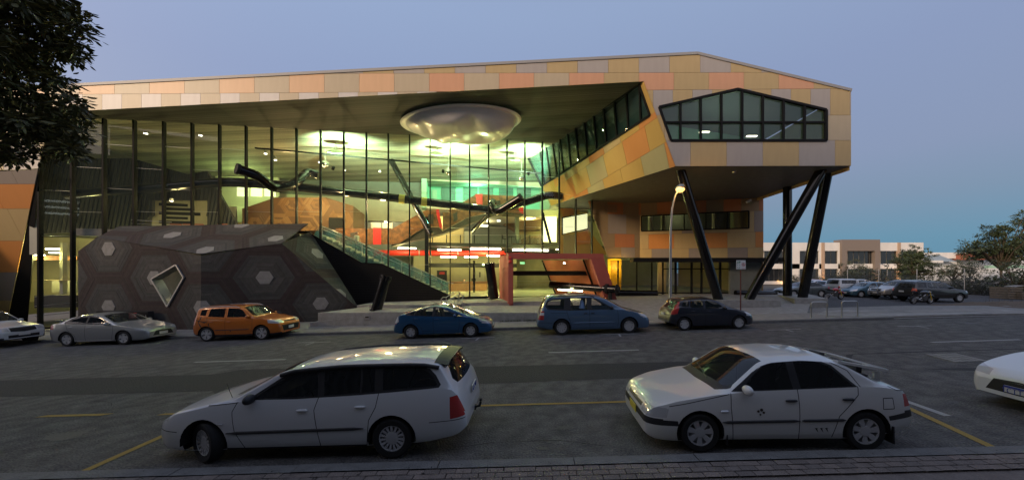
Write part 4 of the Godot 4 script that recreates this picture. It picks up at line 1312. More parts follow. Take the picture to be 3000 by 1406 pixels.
func hung_things() -> void:
	# pendant dish lamps with bright glow on the boards above
	var dl := ["white dish lamp hanging left, before the block wall", "white dish lamp hanging under the moulded white fitting", "white dish lamp hanging beside the slanting window strip"]
	var k := 0
	for q in [[843, 381, 1.7], [1097, 386, 2.0], [1293, 400, 2.2]]:
		var o := base("dish_lamp", BQ(q[0], q[1], q[2]))
		var m := MB.new(); m.lathe([[0, .12], [.35, .09], [.55, 0], [.53, -.03], [.3, .03], [0, .05]], Vector3.ZERO, Vector3(.15, 1, .55), 24); put("dish", m, "plaster", o)
		var s := MB.new(); s.tube([Vector3(0, .05, 0), Vector3(.05, .75, -.1)], .02, 6); put("rod", s, "galv", o)
		tag(o, dl[k], "lamp", "dish lamps under the atrium ceiling")
		# spotlight on the mullion that throws its pool on the boards round the dish
		var z := Q(q[0] + 26, q[1] - 6, q[2] + 1.0)
		var aim := B(z.x, topY(z.x / 1.501) + .1, q[2] + 1.0)
		var src := B(z.x - .3, topY(z.x / 1.501) - 2.5, .55)
		var sp := base("spotlight", src)
		var cn := MB.new(); cn.lathe([[.05, -.16], [.10, -.14], [.11, .10], [.095, .10], [.09, .02], [0, .02]], Vector3.ZERO, aim - src, 16); put("housing", cn, "frame", sp)
		var gd := MB.new(); gd.lathe([[.088, .05], [0, .05]], Vector3.ZERO, aim - src, 16); put("lamp_face", gd, "uplight", sp)
		var ar := MB.new(); ar.bar(Vector3.ZERO, -GN * .5, .04, .04); put("bracket", ar, "frame", sp)
		tag(sp, ["black spotlight on a mullion, aimed up at the left dish lamp", "black spotlight on a mullion, aimed up at the middle dish lamp", "black spotlight on a mullion, aimed up at the right dish lamp"][k], "spotlight", "spotlights on the mullions")
		var sl := SpotLight3D.new(); sl.name = "spotlight_beam"; add_child(sl, true)
		sl.look_at_from_position(src + (aim - src).normalized() * .12, aim); sl.light_color = Color(.82, 1.0, .77); sl.light_energy = 330.0; sl.spot_angle = 58.0; sl.spot_angle_attenuation = .9; sl.spot_range = 40; sl.spot_attenuation = 2.0; sl.light_size = .08; sl.shadow_enabled = true
		k += 1
	k = 0
	var bl := ["mirror ball left of the three, left of the black diagonal pipe", "mirror ball hanging below the middle dish lamp", "mirror ball hanging by the slanting window strip, rightmost of three"]
	for q in [[817, 412, 4.0], [1128, 432, 4.5], [1312, 447, 4.0]]:
		var o := base("mirror_ball", BQ(q[0], q[1], q[2]))
		var s := SphereMesh.new(); s.radius = .3; s.height = .6; s.radial_segments = 24; s.rings = 14; put("ball", s, "chrome", o)
		var r := MB.new(); r.tube([Vector3(0, .28, 0), Vector3(0, 1.6, 0)], .015, 6); put("wire", r, "galv", o)
		tag(o, bl[k], "mirror ball", "mirror balls in the atrium"); k += 1
	# black pipes
	var pb := base("black_pipe")
	put("pipe", pipe([[165, 489, 3.2], [330, 478, 3.2], [560, 457, 3.2], [700, 465, 3.2], [960, 494, 3.2], [1240, 528, 2.8], [1290, 518, 2.4], [1382, 490, 1.6], [1416, 494, 1.2]], .34), "black_gloss", pb)
	for x in [[1060, 506.5, 1074, 508.5], [1004, 499.5, 1018, 501.5]]:
		var m := MB.new(); m.tube([BQ(x[0], x[1], 3.05), BQ(x[2], x[3], 3.05)], .375, 16); put("yellow_band", m, "band_yellow", pb)
	tag(pb, "long bent black pipe hung across the whole atrium behind the glass", "pipe")
	for q in [[[[594, 424, -1.7], [652, 443, -.9], [688, 476, .1], [742, 462, 1.2], [774, 431, 2.2], [799, 439, 2.4]], .30, "bent black pipe that pokes out of the glass on the left above the hexagon block"],
			[[[1312, 496, -1.9], [1250, 534, -.8], [1234, 514, .1], [1240, 508, .8]], .30, "kinked black pipe that pokes out of the glass above the red portal"]]:
		var o := base("bent_pipe"); put("pipe", pipe(q[0], q[1]), "black_gloss", o)
		var e := MB.new(); var p0 := BQ(q[0][0][0], q[0][0][1], q[0][0][2]); var p1 := BQ(q[0][1][0], q[0][1][1], q[0][1][2])
		e.lathe([[.31, -.02], [.34, -.03], [.34, .12], [.30, .14]], p0, p1 - p0, 20); put("end_ring", e, "black_matt", o)
		var cpm := MB.new(); cpm.lathe([[0, -.012], [.29, -.012]], p0, p1 - p0, 20); put("end_cap", cpm, "black_matt", o)
		tag(o, q[2], "pipe", "bent pipes through the glass")
	for q in [[[[984, 404, 5.5], [1084, 590, 3.0]], .26, "straight black pipe that slants from the atrium ceiling down past the long pipe"], [[[1236, 532, 1.6], [1190, 580, 5.5]], .22, "short black pipe slanting down behind the kinked pipe"]]:
		var o := base("slanting_pipe"); put("pipe", pipe(q[0], q[1]), "black_gloss", o); tag(o, q[2], "pipe")
	# white moulded cloud under the soffit
	var cl := MB.new(); var nu := 72; var nv := 36
	var c0 := at(1160, 298, 23.3); var half := Vector2(4.15, 2.15)
	var soff := func(x, z): return 13.30 + (x - c0.x) * .055 - (z - c0.z) * -.085
	var pos := func(a, r):
		var x: float = cos(a) * r; var z: float = sin(a) * r
		var px: float = c0.x + x * half.x; var pz: float = c0.z - z * half.y
		var h := 0.0
		if r < .90:
			var q: float = r / .90
			var nb: float = 6.0 + 2.2 * sin(a * 2.0 + .6) + 1.6 * sin(a * 5.0 + 2.2)
			h = pow(clampf(1.0 - pow(q, maxf(nb, 2.4)), 0, 1), .36)
			var fx: float = (px - c0.x) / half.x; var fz: float = (pz - c0.z) / half.y
			h *= .98 + .05 * sin(px * 2.3 + pz * 1.1) + .05 * sin(pz * 3.1 - px * .8) + .20 * exp(-pow((fx - .52) / .22, 2)) + .10 * exp(-pow((fx + .15) / .3, 2)) - .30 * exp(-pow((fx - .22) / .10, 2)) * clampf(.2 + fz, 0, 1) - .42 * smoothstep(-.42, -.80, fx) - .18 * exp(-pow((fx + .52) / .09, 2))
		else:
			h = .0
		var lip: float = .16 * pow(maxf(0, 1.0 - pow((r - .95) / .055, 2)), .5) if r > .895 else 0.0
		return Vector3(px, soff.call(px, pz) - .02 - maxf(h, lip), pz)
	var rr := []
	for j in nv + 1: rr.append(pow(j / float(nv), .62))
	var G := []
	for j in nv + 1:
		var row := []
		for i in nu: row.append(pos.call(TAU * i / nu, rr[j]))
		G.append(row)
	var nor := func(i, j):
		var a: Vector3 = G[j][(i + 1) % nu] - G[j][posmod(i - 1, nu)]; var b: Vector3 = G[mini(j + 1, nv)][i] - G[maxi(j - 1, 0)][i]
		var n := a.cross(b)
		if n.y > 0: n = -n
		return n.normalized() if n.length() > 1e-9 else Vector3.DOWN
	for j in nv:
		for i in nu:
			var i2 := (i + 1) % nu
			cl.trin(G[j][i], G[j][i2], G[j + 1][i2], nor.call(i, j), nor.call(i2, j), nor.call(i2, j + 1))
			cl.trin(G[j][i], G[j + 1][i2], G[j + 1][i], nor.call(i, j), nor.call(i2, j + 1), nor.call(i, j + 1))
	tag(put("moulded_cloud", cl, "cloud_white"), "glossy white moulded lobed form hung under the dark soffit before the glass", "ceiling sculpture")
	# reception desk, the person behind it, person on the stair
	var dk := base("reception_desk")
	var m0 := ib("desk_front", "timber_brown", 1130, 711, 1226, 733, 9, .5, dk)
	ib("desk_top", "corten", 1129, 708.5, 1227, 711, 8.95, .8, dk)
	ib("desk_panel", "timber_mid", 1190, 714, 1224, 731, 8.95, .06, dk)
	tag(dk, "long dark timber reception desk inside the lit foyer", "desk")
	var scr := base("monitor"); ib("screen", "black_matt", 1186, 700, 1197, 707.5, 9.5, .06, scr); tag(scr, "black computer monitor on the reception desk", "monitor")
	person("person", BQ(1168, 733, 10.2), 0.15, true, "shirt", "person in a pale blue shirt seated behind the reception desk")
	person("person", BQ(897, 640, 1.9), 1.4, false, "plaster", "person in pale clothes walking down the stair behind the glass balustrade")
	# cafe seats and stools on the gallery
	var kk := 0
	for q in [[428, 568, 470, 3.0], [448, 0, 0, 0]]: pass
	var seats := [[426, 452, "tan upholstered bench block behind the glass, leftmost of the row over the hexagon block"], [458, 482, "tan upholstered bench block, second from the left above the hexagon block"], [486, 508, "tan upholstered bench block before the beige cafe wall's right end"], [546, 568, "tan upholstered bench block left of the yellow frame"]]
	for s in seats:
		var o := base("bench_block"); ib("seat", "timber_light", s[0], 566, s[1], 579, 2.2, .6, o); ib("back", "portal_in", s[0], 563, s[1], 574, 2.9, .15, o)
		tag(o, s[2], "bench", "bench blocks behind the cafe glass")
	var cr := base("cafe_rail"); var rm := MB.new()
	rm.bar(BQ(330, 553, 1.4), BQ(430, 559, 1.4), .05, .05); rm.bar(BQ(330, 562, 1.4), BQ(430, 566, 1.4), .03, .03); put("handrail", rm, "steel", cr)
	for k2 in 4:
		var m := MB.new(); m.bar(BQ(336 + k2 * 30, 554, 1.4), BQ(336 + k2 * 30, 580, 1.4), .04, .04); put("post", m, "steel", cr)
	tag(cr, "steel handrail on posts beside the beige cafe wall", "railing")
	var st := ["black chair on the gallery left of the table", "black round table on the gallery", "black chair on the gallery right of the table"]
	for i in 3:
		var x := 1270.0 + i * 17.0; var p := BQ(x, 612, 9.4)
		var o := base("gallery_table" if i == 1 else "gallery_chair", p)
		if i == 1:
			var m := MB.new(); m.lathe([[0, .72], [.4, .72], [.4, .75], [0, .75]], Vector3.ZERO, Vector3.UP, 16); put("top", m, "frame", o)
			var l := MB.new(); l.tube([Vector3(0, 0, 0), Vector3(0, .72, 0)], .04, 8); put("leg", l, "frame", o)
		else:
			var m := MB.new(); m.box(Vector3(0, .45, 0), Vector3(.45, .05, .45)); put("seat", m, "frame", o)
			var b2 := MB.new(); b2.box(Vector3(-.2 if i == 0 else .2, .72, 0), Vector3(.05, .4, .42)); put("backrest", b2, "frame", o)
			for c in [[-.2, -.2], [.2, -.2], [-.2, .2], [.2, .2]]:
				var l := MB.new(); l.tube([Vector3(c[0], 0, c[1]), Vector3(c[0], .45, c[1])], .02, 6); put("leg", l, "steel", o)
		tag(o, st[i], "table" if i == 1 else "chair")

# ---------- people: joints joined by tapered capsules, meshed as one surface
func person(called: String, where: Vector3, turn: float, seated: bool, cloth: String, label: String) -> void:
	var o := base(called, where, turn)
	var J := {"pel": [Vector3(0, .95, 0), .135], "chest": [Vector3(0, 1.30, .01), .15], "neck": [Vector3(0, 1.50, 0), .055], "head": [Vector3(0, 1.66, .02), .10],
		"sl": [Vector3(.19, 1.42, 0), .065], "el": [Vector3(.25, 1.14, .03), .05], "wl": [Vector3(.22, .92, .14), .035],
		"sr": [Vector3(-.19, 1.42, 0), .065], "er": [Vector3(-.25, 1.14, -.03), .05], "wr": [Vector3(-.24, .92, .10), .035],
		"hl": [Vector3(.09, .92, 0), .10], "kl": [Vector3(.11, .50, .10), .065], "al": [Vector3(.11, .08, .02), .045], "tl": [Vector3(.12, .04, .16), .04],
		"hr": [Vector3(-.09, .92, 0), .10], "kr": [Vector3(-.11, .50, .02), .065], "ar": [Vector3(-.11, .08, -.16), .045], "tr": [Vector3(-.12, .04, -.02), .04]}
	if seated:
		for k in J: J[k][0].y -= .42
		for s in ["l", "r"]:
			var sg := 1.0 if s == "l" else -1.0
			J["k" + s][0] = Vector3(.12 * sg, .50, .44); J["a" + s][0] = Vector3(.12 * sg, .08, .42); J["t" + s][0] = Vector3(.12 * sg, .04, .56)
			J["e" + s][0] = Vector3(.26 * sg, .80, .12); J["w" + s][0] = Vector3(.14 * sg, .80, .36)
	var bones := {"shirt": [["pel", "chest"], ["chest", "neck"], ["sl", "sr"], ["sl", "el"], ["sr", "er"]], "legs": [["hl", "hr"], ["hl", "kl"], ["kl", "al"], ["hr", "kr"], ["kr", "ar"], ["al", "tl"], ["ar", "tr"], ["pel", "pel"]],
		"skin": [["neck", "head"], ["el", "wl"], ["er", "wr"], ["head", "head"]]}
	var all := []
	for g in bones:
		for b in bones[g]: all.append([J[b[0]][0], J[b[1]][0], J[b[0]][1], J[b[1]][1], g])
	for s in [["wl", "el"], ["wr", "er"]]:     # palm, four fingers and thumb
		var wv: Vector3 = J[s[0]][0]; var dir: Vector3 = (wv - J[s[1]][0]).normalized(); var sd := dir.cross(Vector3.UP).normalized()
		all.append([wv, wv + dir * .07, .03, .034, "skin"])
		for f in 4:
			var r0 := wv + dir * .08 + sd * (f - 1.5) * .019
			all.append([r0, r0 + dir * (.045 + .008 * (2 - absi(f - 1))) + Vector3(0, -.012, 0), .010, .008, "skin"])
		all.append([wv + dir * .02 + sd * .03, wv + dir * .07 + sd * .052, .011, .009, "skin"])
	var field := func(p: Vector3):
		var d := 9.0; var best := 9.0; var who := ""
		for b in all:
			var ab: Vector3 = b[1] - b[0]; var t := clampf((p - b[0]).dot(ab) / maxf(ab.length_squared(), 1e-6), 0, 1)
			var e: float = (p - b[0] - ab * t).length() - lerpf(b[2], b[3], t)
			if e < best: best = e; who = b[4]
			if d - e > .05: d = e
			elif e - d < .05:
				var h := clampf(.5 + .5 * (d - e) / .05, 0, 1); d = lerpf(d, e, h) - .05 * h * (1 - h)
		return [d, who]
	# body surface: surface nets on a grid
	var cs := .032; var lo := Vector3(-.36, -.02, -.30); var n := Vector3i(23, 58 if not seated else 44, 32)
	var D := {}; var W := {}
	for i in n.x + 1:
		for j in n.y + 1:
			for k in n.z + 1:
				var p := lo + Vector3(i, j, k) * cs
				var near := false
				for b in all:
					var ab: Vector3 = b[1] - b[0]; var t := clampf((p - b[0]).dot(ab) / maxf(ab.length_squared(), 1e-6), 0, 1)
					if (p - b[0] - ab * t).length() < maxf(b[2], b[3]) + .09: near = true; break
				if near: D[Vector3i(i, j, k)] = field.call(p)
	var V := {}
	var co := [Vector3i(0, 0, 0), Vector3i(1, 0, 0), Vector3i(0, 1, 0), Vector3i(1, 1, 0), Vector3i(0, 0, 1), Vector3i(1, 0, 1), Vector3i(0, 1, 1), Vector3i(1, 1, 1)]
	for c in D:
		var acc := Vector3.ZERO; var cnt := 0; var ok := true
		for q in co:
			if not D.has(c + q): ok = false; break
		if not ok: continue
		for a in 8:
			for b in range(a + 1, 8):
				var df: Vector3i = co[b] - co[a]
				if absi(df.x) + absi(df.y) + absi(df.z) != 1: continue
				var da: float = D[c + co[a]][0]; var db: float = D[c + co[b]][0]
				if (da < 0) != (db < 0):
					acc += Vector3(c + co[a]).lerp(Vector3(c + co[b]), da / (da - db)); cnt += 1
		if cnt: V[c] = lo + acc / cnt * cs
	var nrm := func(p: Vector3):
		var e := .008
		return Vector3(field.call(p + Vector3(e, 0, 0))[0] - field.call(p - Vector3(e, 0, 0))[0], field.call(p + Vector3(0, e, 0))[0] - field.call(p - Vector3(0, e, 0))[0], field.call(p + Vector3(0, 0, e))[0] - field.call(p - Vector3(0, 0, e))[0]).normalized()
	var N := {}
	for c in V: N[c] = nrm.call(V[c])
	var mb := MB.new(); mb.use_col = true
	var cols := {"shirt": M[cloth].albedo_color.srgb_to_linear(), "legs": Color(.03, .03, .04), "skin": Color(.42, .25, .17)}
	for c in D:
		for ax in 3:
			var st := Vector3i.ZERO; st[ax] = 1
			if not D.has(c + st): continue
			if (D[c][0] < 0) == (D[c + st][0] < 0): continue
			var s1 := Vector3i.ZERO; var s2 := Vector3i.ZERO; s1[(ax + 1) % 3] = 1; s2[(ax + 2) % 3] = 1
			var q := [c, c - s1, c - s1 - s2, c - s2]
			if not (V.has(q[0]) and V.has(q[1]) and V.has(q[2]) and V.has(q[3])): continue
			if D[c][0] > 0: q.reverse()
			mb.col = cols[D[c][1] if D[c][0] < 0 else D[c + st][1]]
			mb.trin(V[q[0]], V[q[2]], V[q[1]], N[q[0]], N[q[2]], N[q[1]])
			mb.trin(V[q[0]], V[q[3]], V[q[2]], N[q[0]], N[q[3]], N[q[2]])
	var sk: StandardMaterial3D = M["hex_board"].duplicate(); sk.albedo_texture = null; sk.normal_enabled = false
	put("body", mb, sk, o)
	var hy: float = J["head"][0].y
	var hm := MB.new(); hm.lathe([[0, .125], [.06, .115], [.098, .07], [.112, .01], [.104, -.03]], Vector3(0, hy - .005, -.005), Vector3(0, 1, -.35), 16); put("hair", hm, "hair", o)
	var fm := MB.new()
	for s in [-1, 1]: fm.lathe([[0, .006], [.012, .003], [.014, 0]], Vector3(.035 * s, hy + .005, .115), Vector3.BACK, 8)
	fm.box(Vector3(0, hy - .055, .108), Vector3(.045, .008, .012)); put("eyes_and_mouth", fm, "hair", o)
	var nm := MB.new(); nm.lathe([[.016, -.02], [.012, .01], [0, .02]], Vector3(0, hy - .022, .118), Vector3(0, -.3, 1), 8)
	for s in [-1, 1]: nm.lathe([[.03, 0], [.03, .012], [0, .014]], Vector3(.108 * s, hy - .005, 0), Vector3(s, 0, 0), 8)
	put("nose_and_ears", nm, "skin", o)
	tag(o, label, "person")

# ============================================================ vehicles
# A body is lofted from sections along its length (s metres behind the nose); windows, lamps, grilles and
# shut lines are cut out of that one surface with crisp edges and become parts of their own.
func pf(a: Array, s: float) -> float:
	if s <= a[0]: return a[1]
	var n := a.size()
	for i in range(2, n, 2):
		if s <= a[i]: return lerpf(a[i - 1], a[i + 1], (s - a[i - 2]) / maxf(1e-4, a[i] - a[i - 2]))
	return a[n - 1]
func pfs(a: Array, s: float, L: float) -> float:
	var r := minf(.07, minf(s, L - s) * .9)
	if r < .004: return pf(a, s)
	return (pf(a, s - r) + 2 * pf(a, s - r * .5) + 2 * pf(a, s) + 2 * pf(a, s + r * .5) + pf(a, s + r)) / 8.0
const KS := 9
const KG := 7
const KR := 8
func section(c: Dictionary, s: float) -> Array:       # half section, from under the middle round to the top
	var L: float = c.L
	var top := pfs(c.top, s, L); var belt := minf(pfs(c.belt, s, L), top - .002); var bot := pfs(c.bot, s, L)
	var w: float = pfs(c.plan, s, L) * c.W
	var p := [Vector2(0, bot), Vector2(w * .6, bot), Vector2(w * .93, bot)]
	for k in KS:
		var t := k / float(KS - 1)
		var f := 1.0 - .045 * pow((1 - t / .55), 2) if t < .55 else 1.0 - .05 * pow((t - .55) / .45, 2)
		p.append(Vector2(w * f, lerpf(bot, belt, t)))
	var h := top - belt
	var near := minf(top, minf(pfs(c.top, clampf(s - .09, 0, L), L), pfs(c.top, clampf(s + .09, 0, L), L)))
	var cr := minf(.085, h * .72)
	var rail := belt + maxf(h * .12, minf(h - cr, near - cr * .55 - belt))
	rail = minf(rail, top - .004)
	var wb := w * .95
	var tum: float = c.get("tumble", .30)
	for k in range(1, KG + 1):
		var t := k / float(KG)
		p.append(Vector2(wb - .012 * minf(1, t * 3) - tum * (rail - belt) * t - .02 * t * t, lerpf(belt, rail, t)))
	var wr: float = p[-1].x
	for k in range(1, KR + 1):
		var t := k / float(KR)
		var z := wr * cos(t * PI / 2) if t < 1 else 0.0
		p.append(Vector2(z, rail + (top - rail) * (1 - pow(z / wr, 2.6))))
	return p
func side_z(c: Dictionary, s: float, y: float) -> float:
	var p := section(c, s)
	for k in range(3, p.size() - 1):
		if p[k + 1].y >= y and p[k].y <= y: return lerpf(p[k].x, p[k + 1].x, (y - p[k].y) / maxf(1e-4, p[k + 1].y - p[k].y))
	return p[5].x
func circle2(x: float, y: float, r: float, n := 28) -> PackedVector2Array:
	var p := PackedVector2Array()
	for i in n: p.append(Vector2(x, y) + Vector2.from_angle(TAU * i / n) * r)
	return p
func line2(a: Array, w := .012) -> Array:              # shut line along points
	var out := []
	for i in range(0, a.size() - 2, 2):
		var p := Vector2(a[i], a[i + 1]); var q := Vector2(a[i + 2], a[i + 3])
		var n := (q - p).orthogonal().normalized() * w * .5
		out.append(PackedVector2Array([p + n, q + n, q - n, p - n]))
	return out

func make_car(c: Dictionary, called: String) -> Node3D:
	var o := base(called)
	var L: float = c.L; var s0: float = c.wf + c.wb * .5
	var P := func(s: float, y: float, z: float) -> Vector3: return Vector3(s0 - s, y, z)
	var step: float = c.get("step", .09)
	var S := [0.0]
	var e := .015
	while e < .25: S.append(e); e *= 1.7
	var x := .25
	while x < L - .25: S.append(x); x += step
	var tail := []
	e = .015
	while e < .25: tail.append(L - e); e *= 1.7
	tail.reverse(); S.append_array(tail); S.append(L)
	var V := []
	for s in S:
		var row := []
		for q in section(c, s): row.append(P.call(s, q.y, q.x))
		V.append(row)
	var K: int = V[0].size()
	# caps
	var c0 := []; var c1 := []
	for k in K:
		var a: Vector3 = V[0][k]; var b: Vector3 = V[-1][k]
		c0.append(Vector3(a.x + .006, a.y, 0)); c1.append(Vector3(b.x - .006, b.y, 0))
	V.push_front(c0); V.append(c1); S.push_front(-.006); S.append(L + .006)
	var N := []
	for i in V.size():
		var row := []
		for k in K:
			var du: Vector3 = V[mini(i + 1, V.size() - 1)][k] - V[maxi(i - 1, 0)][k]
			var dv: Vector3 = V[i][mini(k + 1, K - 1)] - V[i][maxi(k - 1, 0)]
			if k == K - 1: dv = Vector3(0, 0, -1)
			var n := du.cross(dv)
			if i == 0: n = Vector3.RIGHT
			elif i == V.size() - 1: n = Vector3.LEFT
			if n.length_squared() < 1e-12: n = Vector3.UP
			n = n.normalized()
			var mid := Vector3(V[i][k].x, (V[i][0].y + V[i][K - 1].y) * .5, 0)
			if n.dot(V[i][k] - mid) < 0 and i > 0 and i < V.size() - 1: n = -n
			row.append(n)
		N.append(row)
	# what is cut out of the surface
	var R := []
	for w in [c.wf, c.wf + c.wb]: R.append(["s", "", "", circle2(w, c.r, c.ar), -9, 99])
	for r in c.cut:
		var polys = r[3]
		if polys is PackedVector2Array: polys = [polys]
		for p in polys:
			var pp: PackedVector2Array = p
			if Geometry2D.is_polygon_clockwise(pp): pp = pp.duplicate(); pp.reverse()
			R.append([r[0], r[1], r[2], pp, r[4] if r.size() > 4 else -9, r[5] if r.size() > 5 else 99])
	for r in R: r.append(bounds(r[3]))
	var bk := {}
	var bucket := func(key: String, mat: String, part: String) -> MB:
		if not bk.has(key): bk[key] = [MB.new(), mat, part]
		return bk[key][0]
	var wfull: float = c.W
	for i in V.size() - 1:
		for k in K - 1:
			for h in 2:
				var a: Array = [[i, k], [i + 1, k], [i + 1, k + 1]] if h == 0 else [[i, k], [i + 1, k + 1], [i, k + 1]]
				var v := []; var n := []
				for q in a: v.append(V[q[0]][q[1]]); n.append(N[q[0]][q[1]])
				var fn: Vector3 = (v[1] - v[0]).cross(v[2] - v[0])
				if fn.length_squared() < 1e-13: continue
				fn = fn.normalized()
				if fn.dot(n[0] + n[1] + n[2]) < 0: fn = -fn
				var smid: float = s0 - (v[0].x + v[1].x + v[2].x) / 3.0
				var under := k < 2
				if under:
					var zz: float = (v[0].z + v[1].z + v[2].z) / 3.0
					var skip := false
					for w in [c.wf, c.wf + c.wb]:
						if absf(smid - w) < c.ar and zz > wfull - .42: skip = true
					if skip: continue
				var rem := [PackedVector2Array([Vector2(0, 0), Vector2(1, 0), Vector2(0, 1)])]
				var emit := func(mb: MB, poly: PackedVector2Array, mb2: MB):
					var pts := []; var nn := []
					for q in poly:
						pts.append(v[0] + (v[1] - v[0]) * q.x + (v[2] - v[0]) * q.y)
						nn.append((n[0] * (1 - q.x - q.y) + n[1] * q.x + n[2] * q.y).normalized())
					var idx: PackedInt32Array = [0, 1, 2] if poly.size() == 3 else Geometry2D.triangulate_polygon(poly)
					for t in range(0, idx.size(), 3):
						mb.trin(pts[idx[t]], pts[idx[t + 1]], pts[idx[t + 2]], nn[idx[t]], nn[idx[t + 1]], nn[idx[t + 2]])
					# the other half
					for t in range(0, idx.size(), 3):
						var m := []
						for u in 3: m.append([pts[idx[t + u]] * Vector3(1, 1, -1), nn[idx[t + u]] * Vector3(1, 1, -1)])
						mb2.trin(m[0][0], m[1][0], m[2][0], m[0][1], m[1][1], m[2][1])
				if under:
					emit.call(bucket.call("under", "under", "underbody"), rem[0], bucket.call("under", "under", "underbody")); continue
				for r in R:
					if rem.is_empty(): break
					var ax: String = r[0]
					if smid < r[4] or smid > r[5]: continue
					if ax == "s" and absf(fn.z) < .30: continue
					if ax == "f" and (fn.x < .22 or smid > 1.2): continue
					if ax == "r" and (fn.x > -.22 or smid < L * .6): continue
					if ax == "t" and fn.y < .15: continue
					var pr := []
					for u in 3:
						var q: Vector3 = v[u]
						pr.append(Vector2(s0 - q.x, q.y) if ax == "s" else (Vector2(s0 - q.x, q.z) if ax == "t" else Vector2(q.z, q.y)))
					var bb: Rect2 = r[6]
					if maxf(pr[0].x, maxf(pr[1].x, pr[2].x)) < bb.position.x or minf(pr[0].x, minf(pr[1].x, pr[2].x)) > bb.end.x: continue
					if maxf(pr[0].y, maxf(pr[1].y, pr[2].y)) < bb.position.y or minf(pr[0].y, minf(pr[1].y, pr[2].y)) > bb.end.y: continue
					var e1: Vector2 = pr[1] - pr[0]; var e2: Vector2 = pr[2] - pr[0]
					var det := e1.x * e2.y - e1.y * e2.x
					if absf(det) < 1e-9: continue
					var to := func(q: Vector2) -> Vector2: return pr[0] + e1 * q.x + e2 * q.y
					var fro := func(q: Vector2) -> Vector2:
						var d: Vector2 = q - pr[0]
						return Vector2(d.x * e2.y - d.y * e2.x, e1.x * d.y - e1.y * d.x) / det
					var left := []
					for poly in rem:
						var pp := PackedVector2Array()
						for q in poly: pp.append(to.call(q))
						var ins := Geometry2D.intersect_polygons(pp, r[3])
						if ins.is_empty(): left.append(poly); continue
						if r[1] != "":
							for z in ins:
								if z.size() < 3: continue
								var back := PackedVector2Array()
								for q in z: back.append(fro.call(q))
								var both: bool = ax == "s" or (ax != "t" and bb.position.x > .08)
								emit.call(bucket.call(r[2] + "|" + r[1], r[1], r[2]), back, bucket.call(r[2] + "|" + r[1] + ("~" if both else ""), r[1], r[2]))
						for z in Geometry2D.clip_polygons(pp, r[3]):
							if z.size() < 3 or Geometry2D.is_polygon_clockwise(z): continue
							var back := PackedVector2Array()
							for q in z: back.append(fro.call(q))
							left.append(back)
					rem = left
				for poly in rem: emit.call(bucket.call("body", c.paint, "body"), poly, bucket.call("body", c.paint, "body"))
	for key in bk:
		if bk[key][0].v.size() == 0: continue
		var pt := put(bk[key][2], bk[key][0], bk[key][1], o)
		if bk[key][2] in ["shut_line", "window_surround", "underbody", "palm_graphic", "lower_body", "fuel_flap"]: stuff(pt)
	# wheel wells, wheels
	for w in [c.wf, c.wf + c.wb]:
		var hw: float = side_z(c, w, .55)
		for sd in [1, -1]:
			var ml := MB.new(); var n := 14
			for q in n:
				var a := PI * q / n - .12; var b := PI * (q + 1) / n + (.12 if q == n - 1 else 0.0)
				var A: Vector3 = P.call(w - cos(a) * c.ar, c.r + sin(a) * c.ar, (hw - .01) * sd); var Bq: Vector3 = P.call(w - cos(b) * c.ar, c.r + sin(b) * c.ar, (hw - .01) * sd)
				var I := Vector3(0, 0, -.34 * sd)
				ml.quad(A, A + I, Bq + I, Bq); ml.tri(P.call(w, c.r, (hw - .35) * sd), A + I, Bq + I)
			put("wheel_well", ml, "under", o)
			wheel(o, P.call(w, c.r, (hw - .115) * sd), c.r, sd, c, c.get("steer", 0.0) if w == c.wf else 0.0)
	# cabin: floor, dash, seats, steering wheel
	var cb := MB.new()
	cb.box(P.call(c.wf + .62 + c.wb * .5, .42, 0), Vector3(c.wb * .9, .05, c.W * 1.7))
	cb.box(P.call(c.get("dash", c.wf + .55), .78, 0), Vector3(.40, .22, c.W * 1.55))
	put("dashboard", cb, "trim", o)
	for q in c.get("seats", [[1.45, .36], [1.45, -.36], [2.35, .36], [2.35, -.36]]):
		var b := MB.new(); var sx: float = c.wf + q[0]
		b.box(P.call(sx, .52, q[1]), Vector3(.48, .18, .46)); b.box(P.call(sx + .26, .82, q[1]), Vector3(.14, .56, .44), Basis(Vector3.BACK, .16)); b.box(P.call(sx + .33, 1.16, q[1]), Vector3(.09, .16, .24), Basis(Vector3.BACK, .1))
		put("seat", b, "seat_cloth", o)
	# mirrors, handles, mouldings
	if c.has("mirror"):
		for sd in [1, -1]:
			var m := SphereMesh.new(); m.radius = .5; m.height = 1.0; m.radial_segments = 16; m.rings = 8
			var mi := put("mirror", m, c.get("mirror_mat", c.paint), o)
			mi.position = P.call(c.mirror[0], c.mirror[1], (side_z(c, c.mirror[0], c.mirror[1]) + .09) * sd); mi.scale = Vector3(.13, .15, .22)
	for q in c.get("handles", []):
		for sd in [1, -1]:
			var m := MB.new(); var z: float = side_z(c, q[0], q[1])
			m.lathe([[0, -.085], [.014, -.08], [.02, -.05], [.02, .05], [.014, .08], [0, .085]], P.call(q[0], q[1], (z + .012) * sd), Vector3(1, 0, 0), 10)
			put("door_handle", m, c.get("handle_mat", c.paint), o)
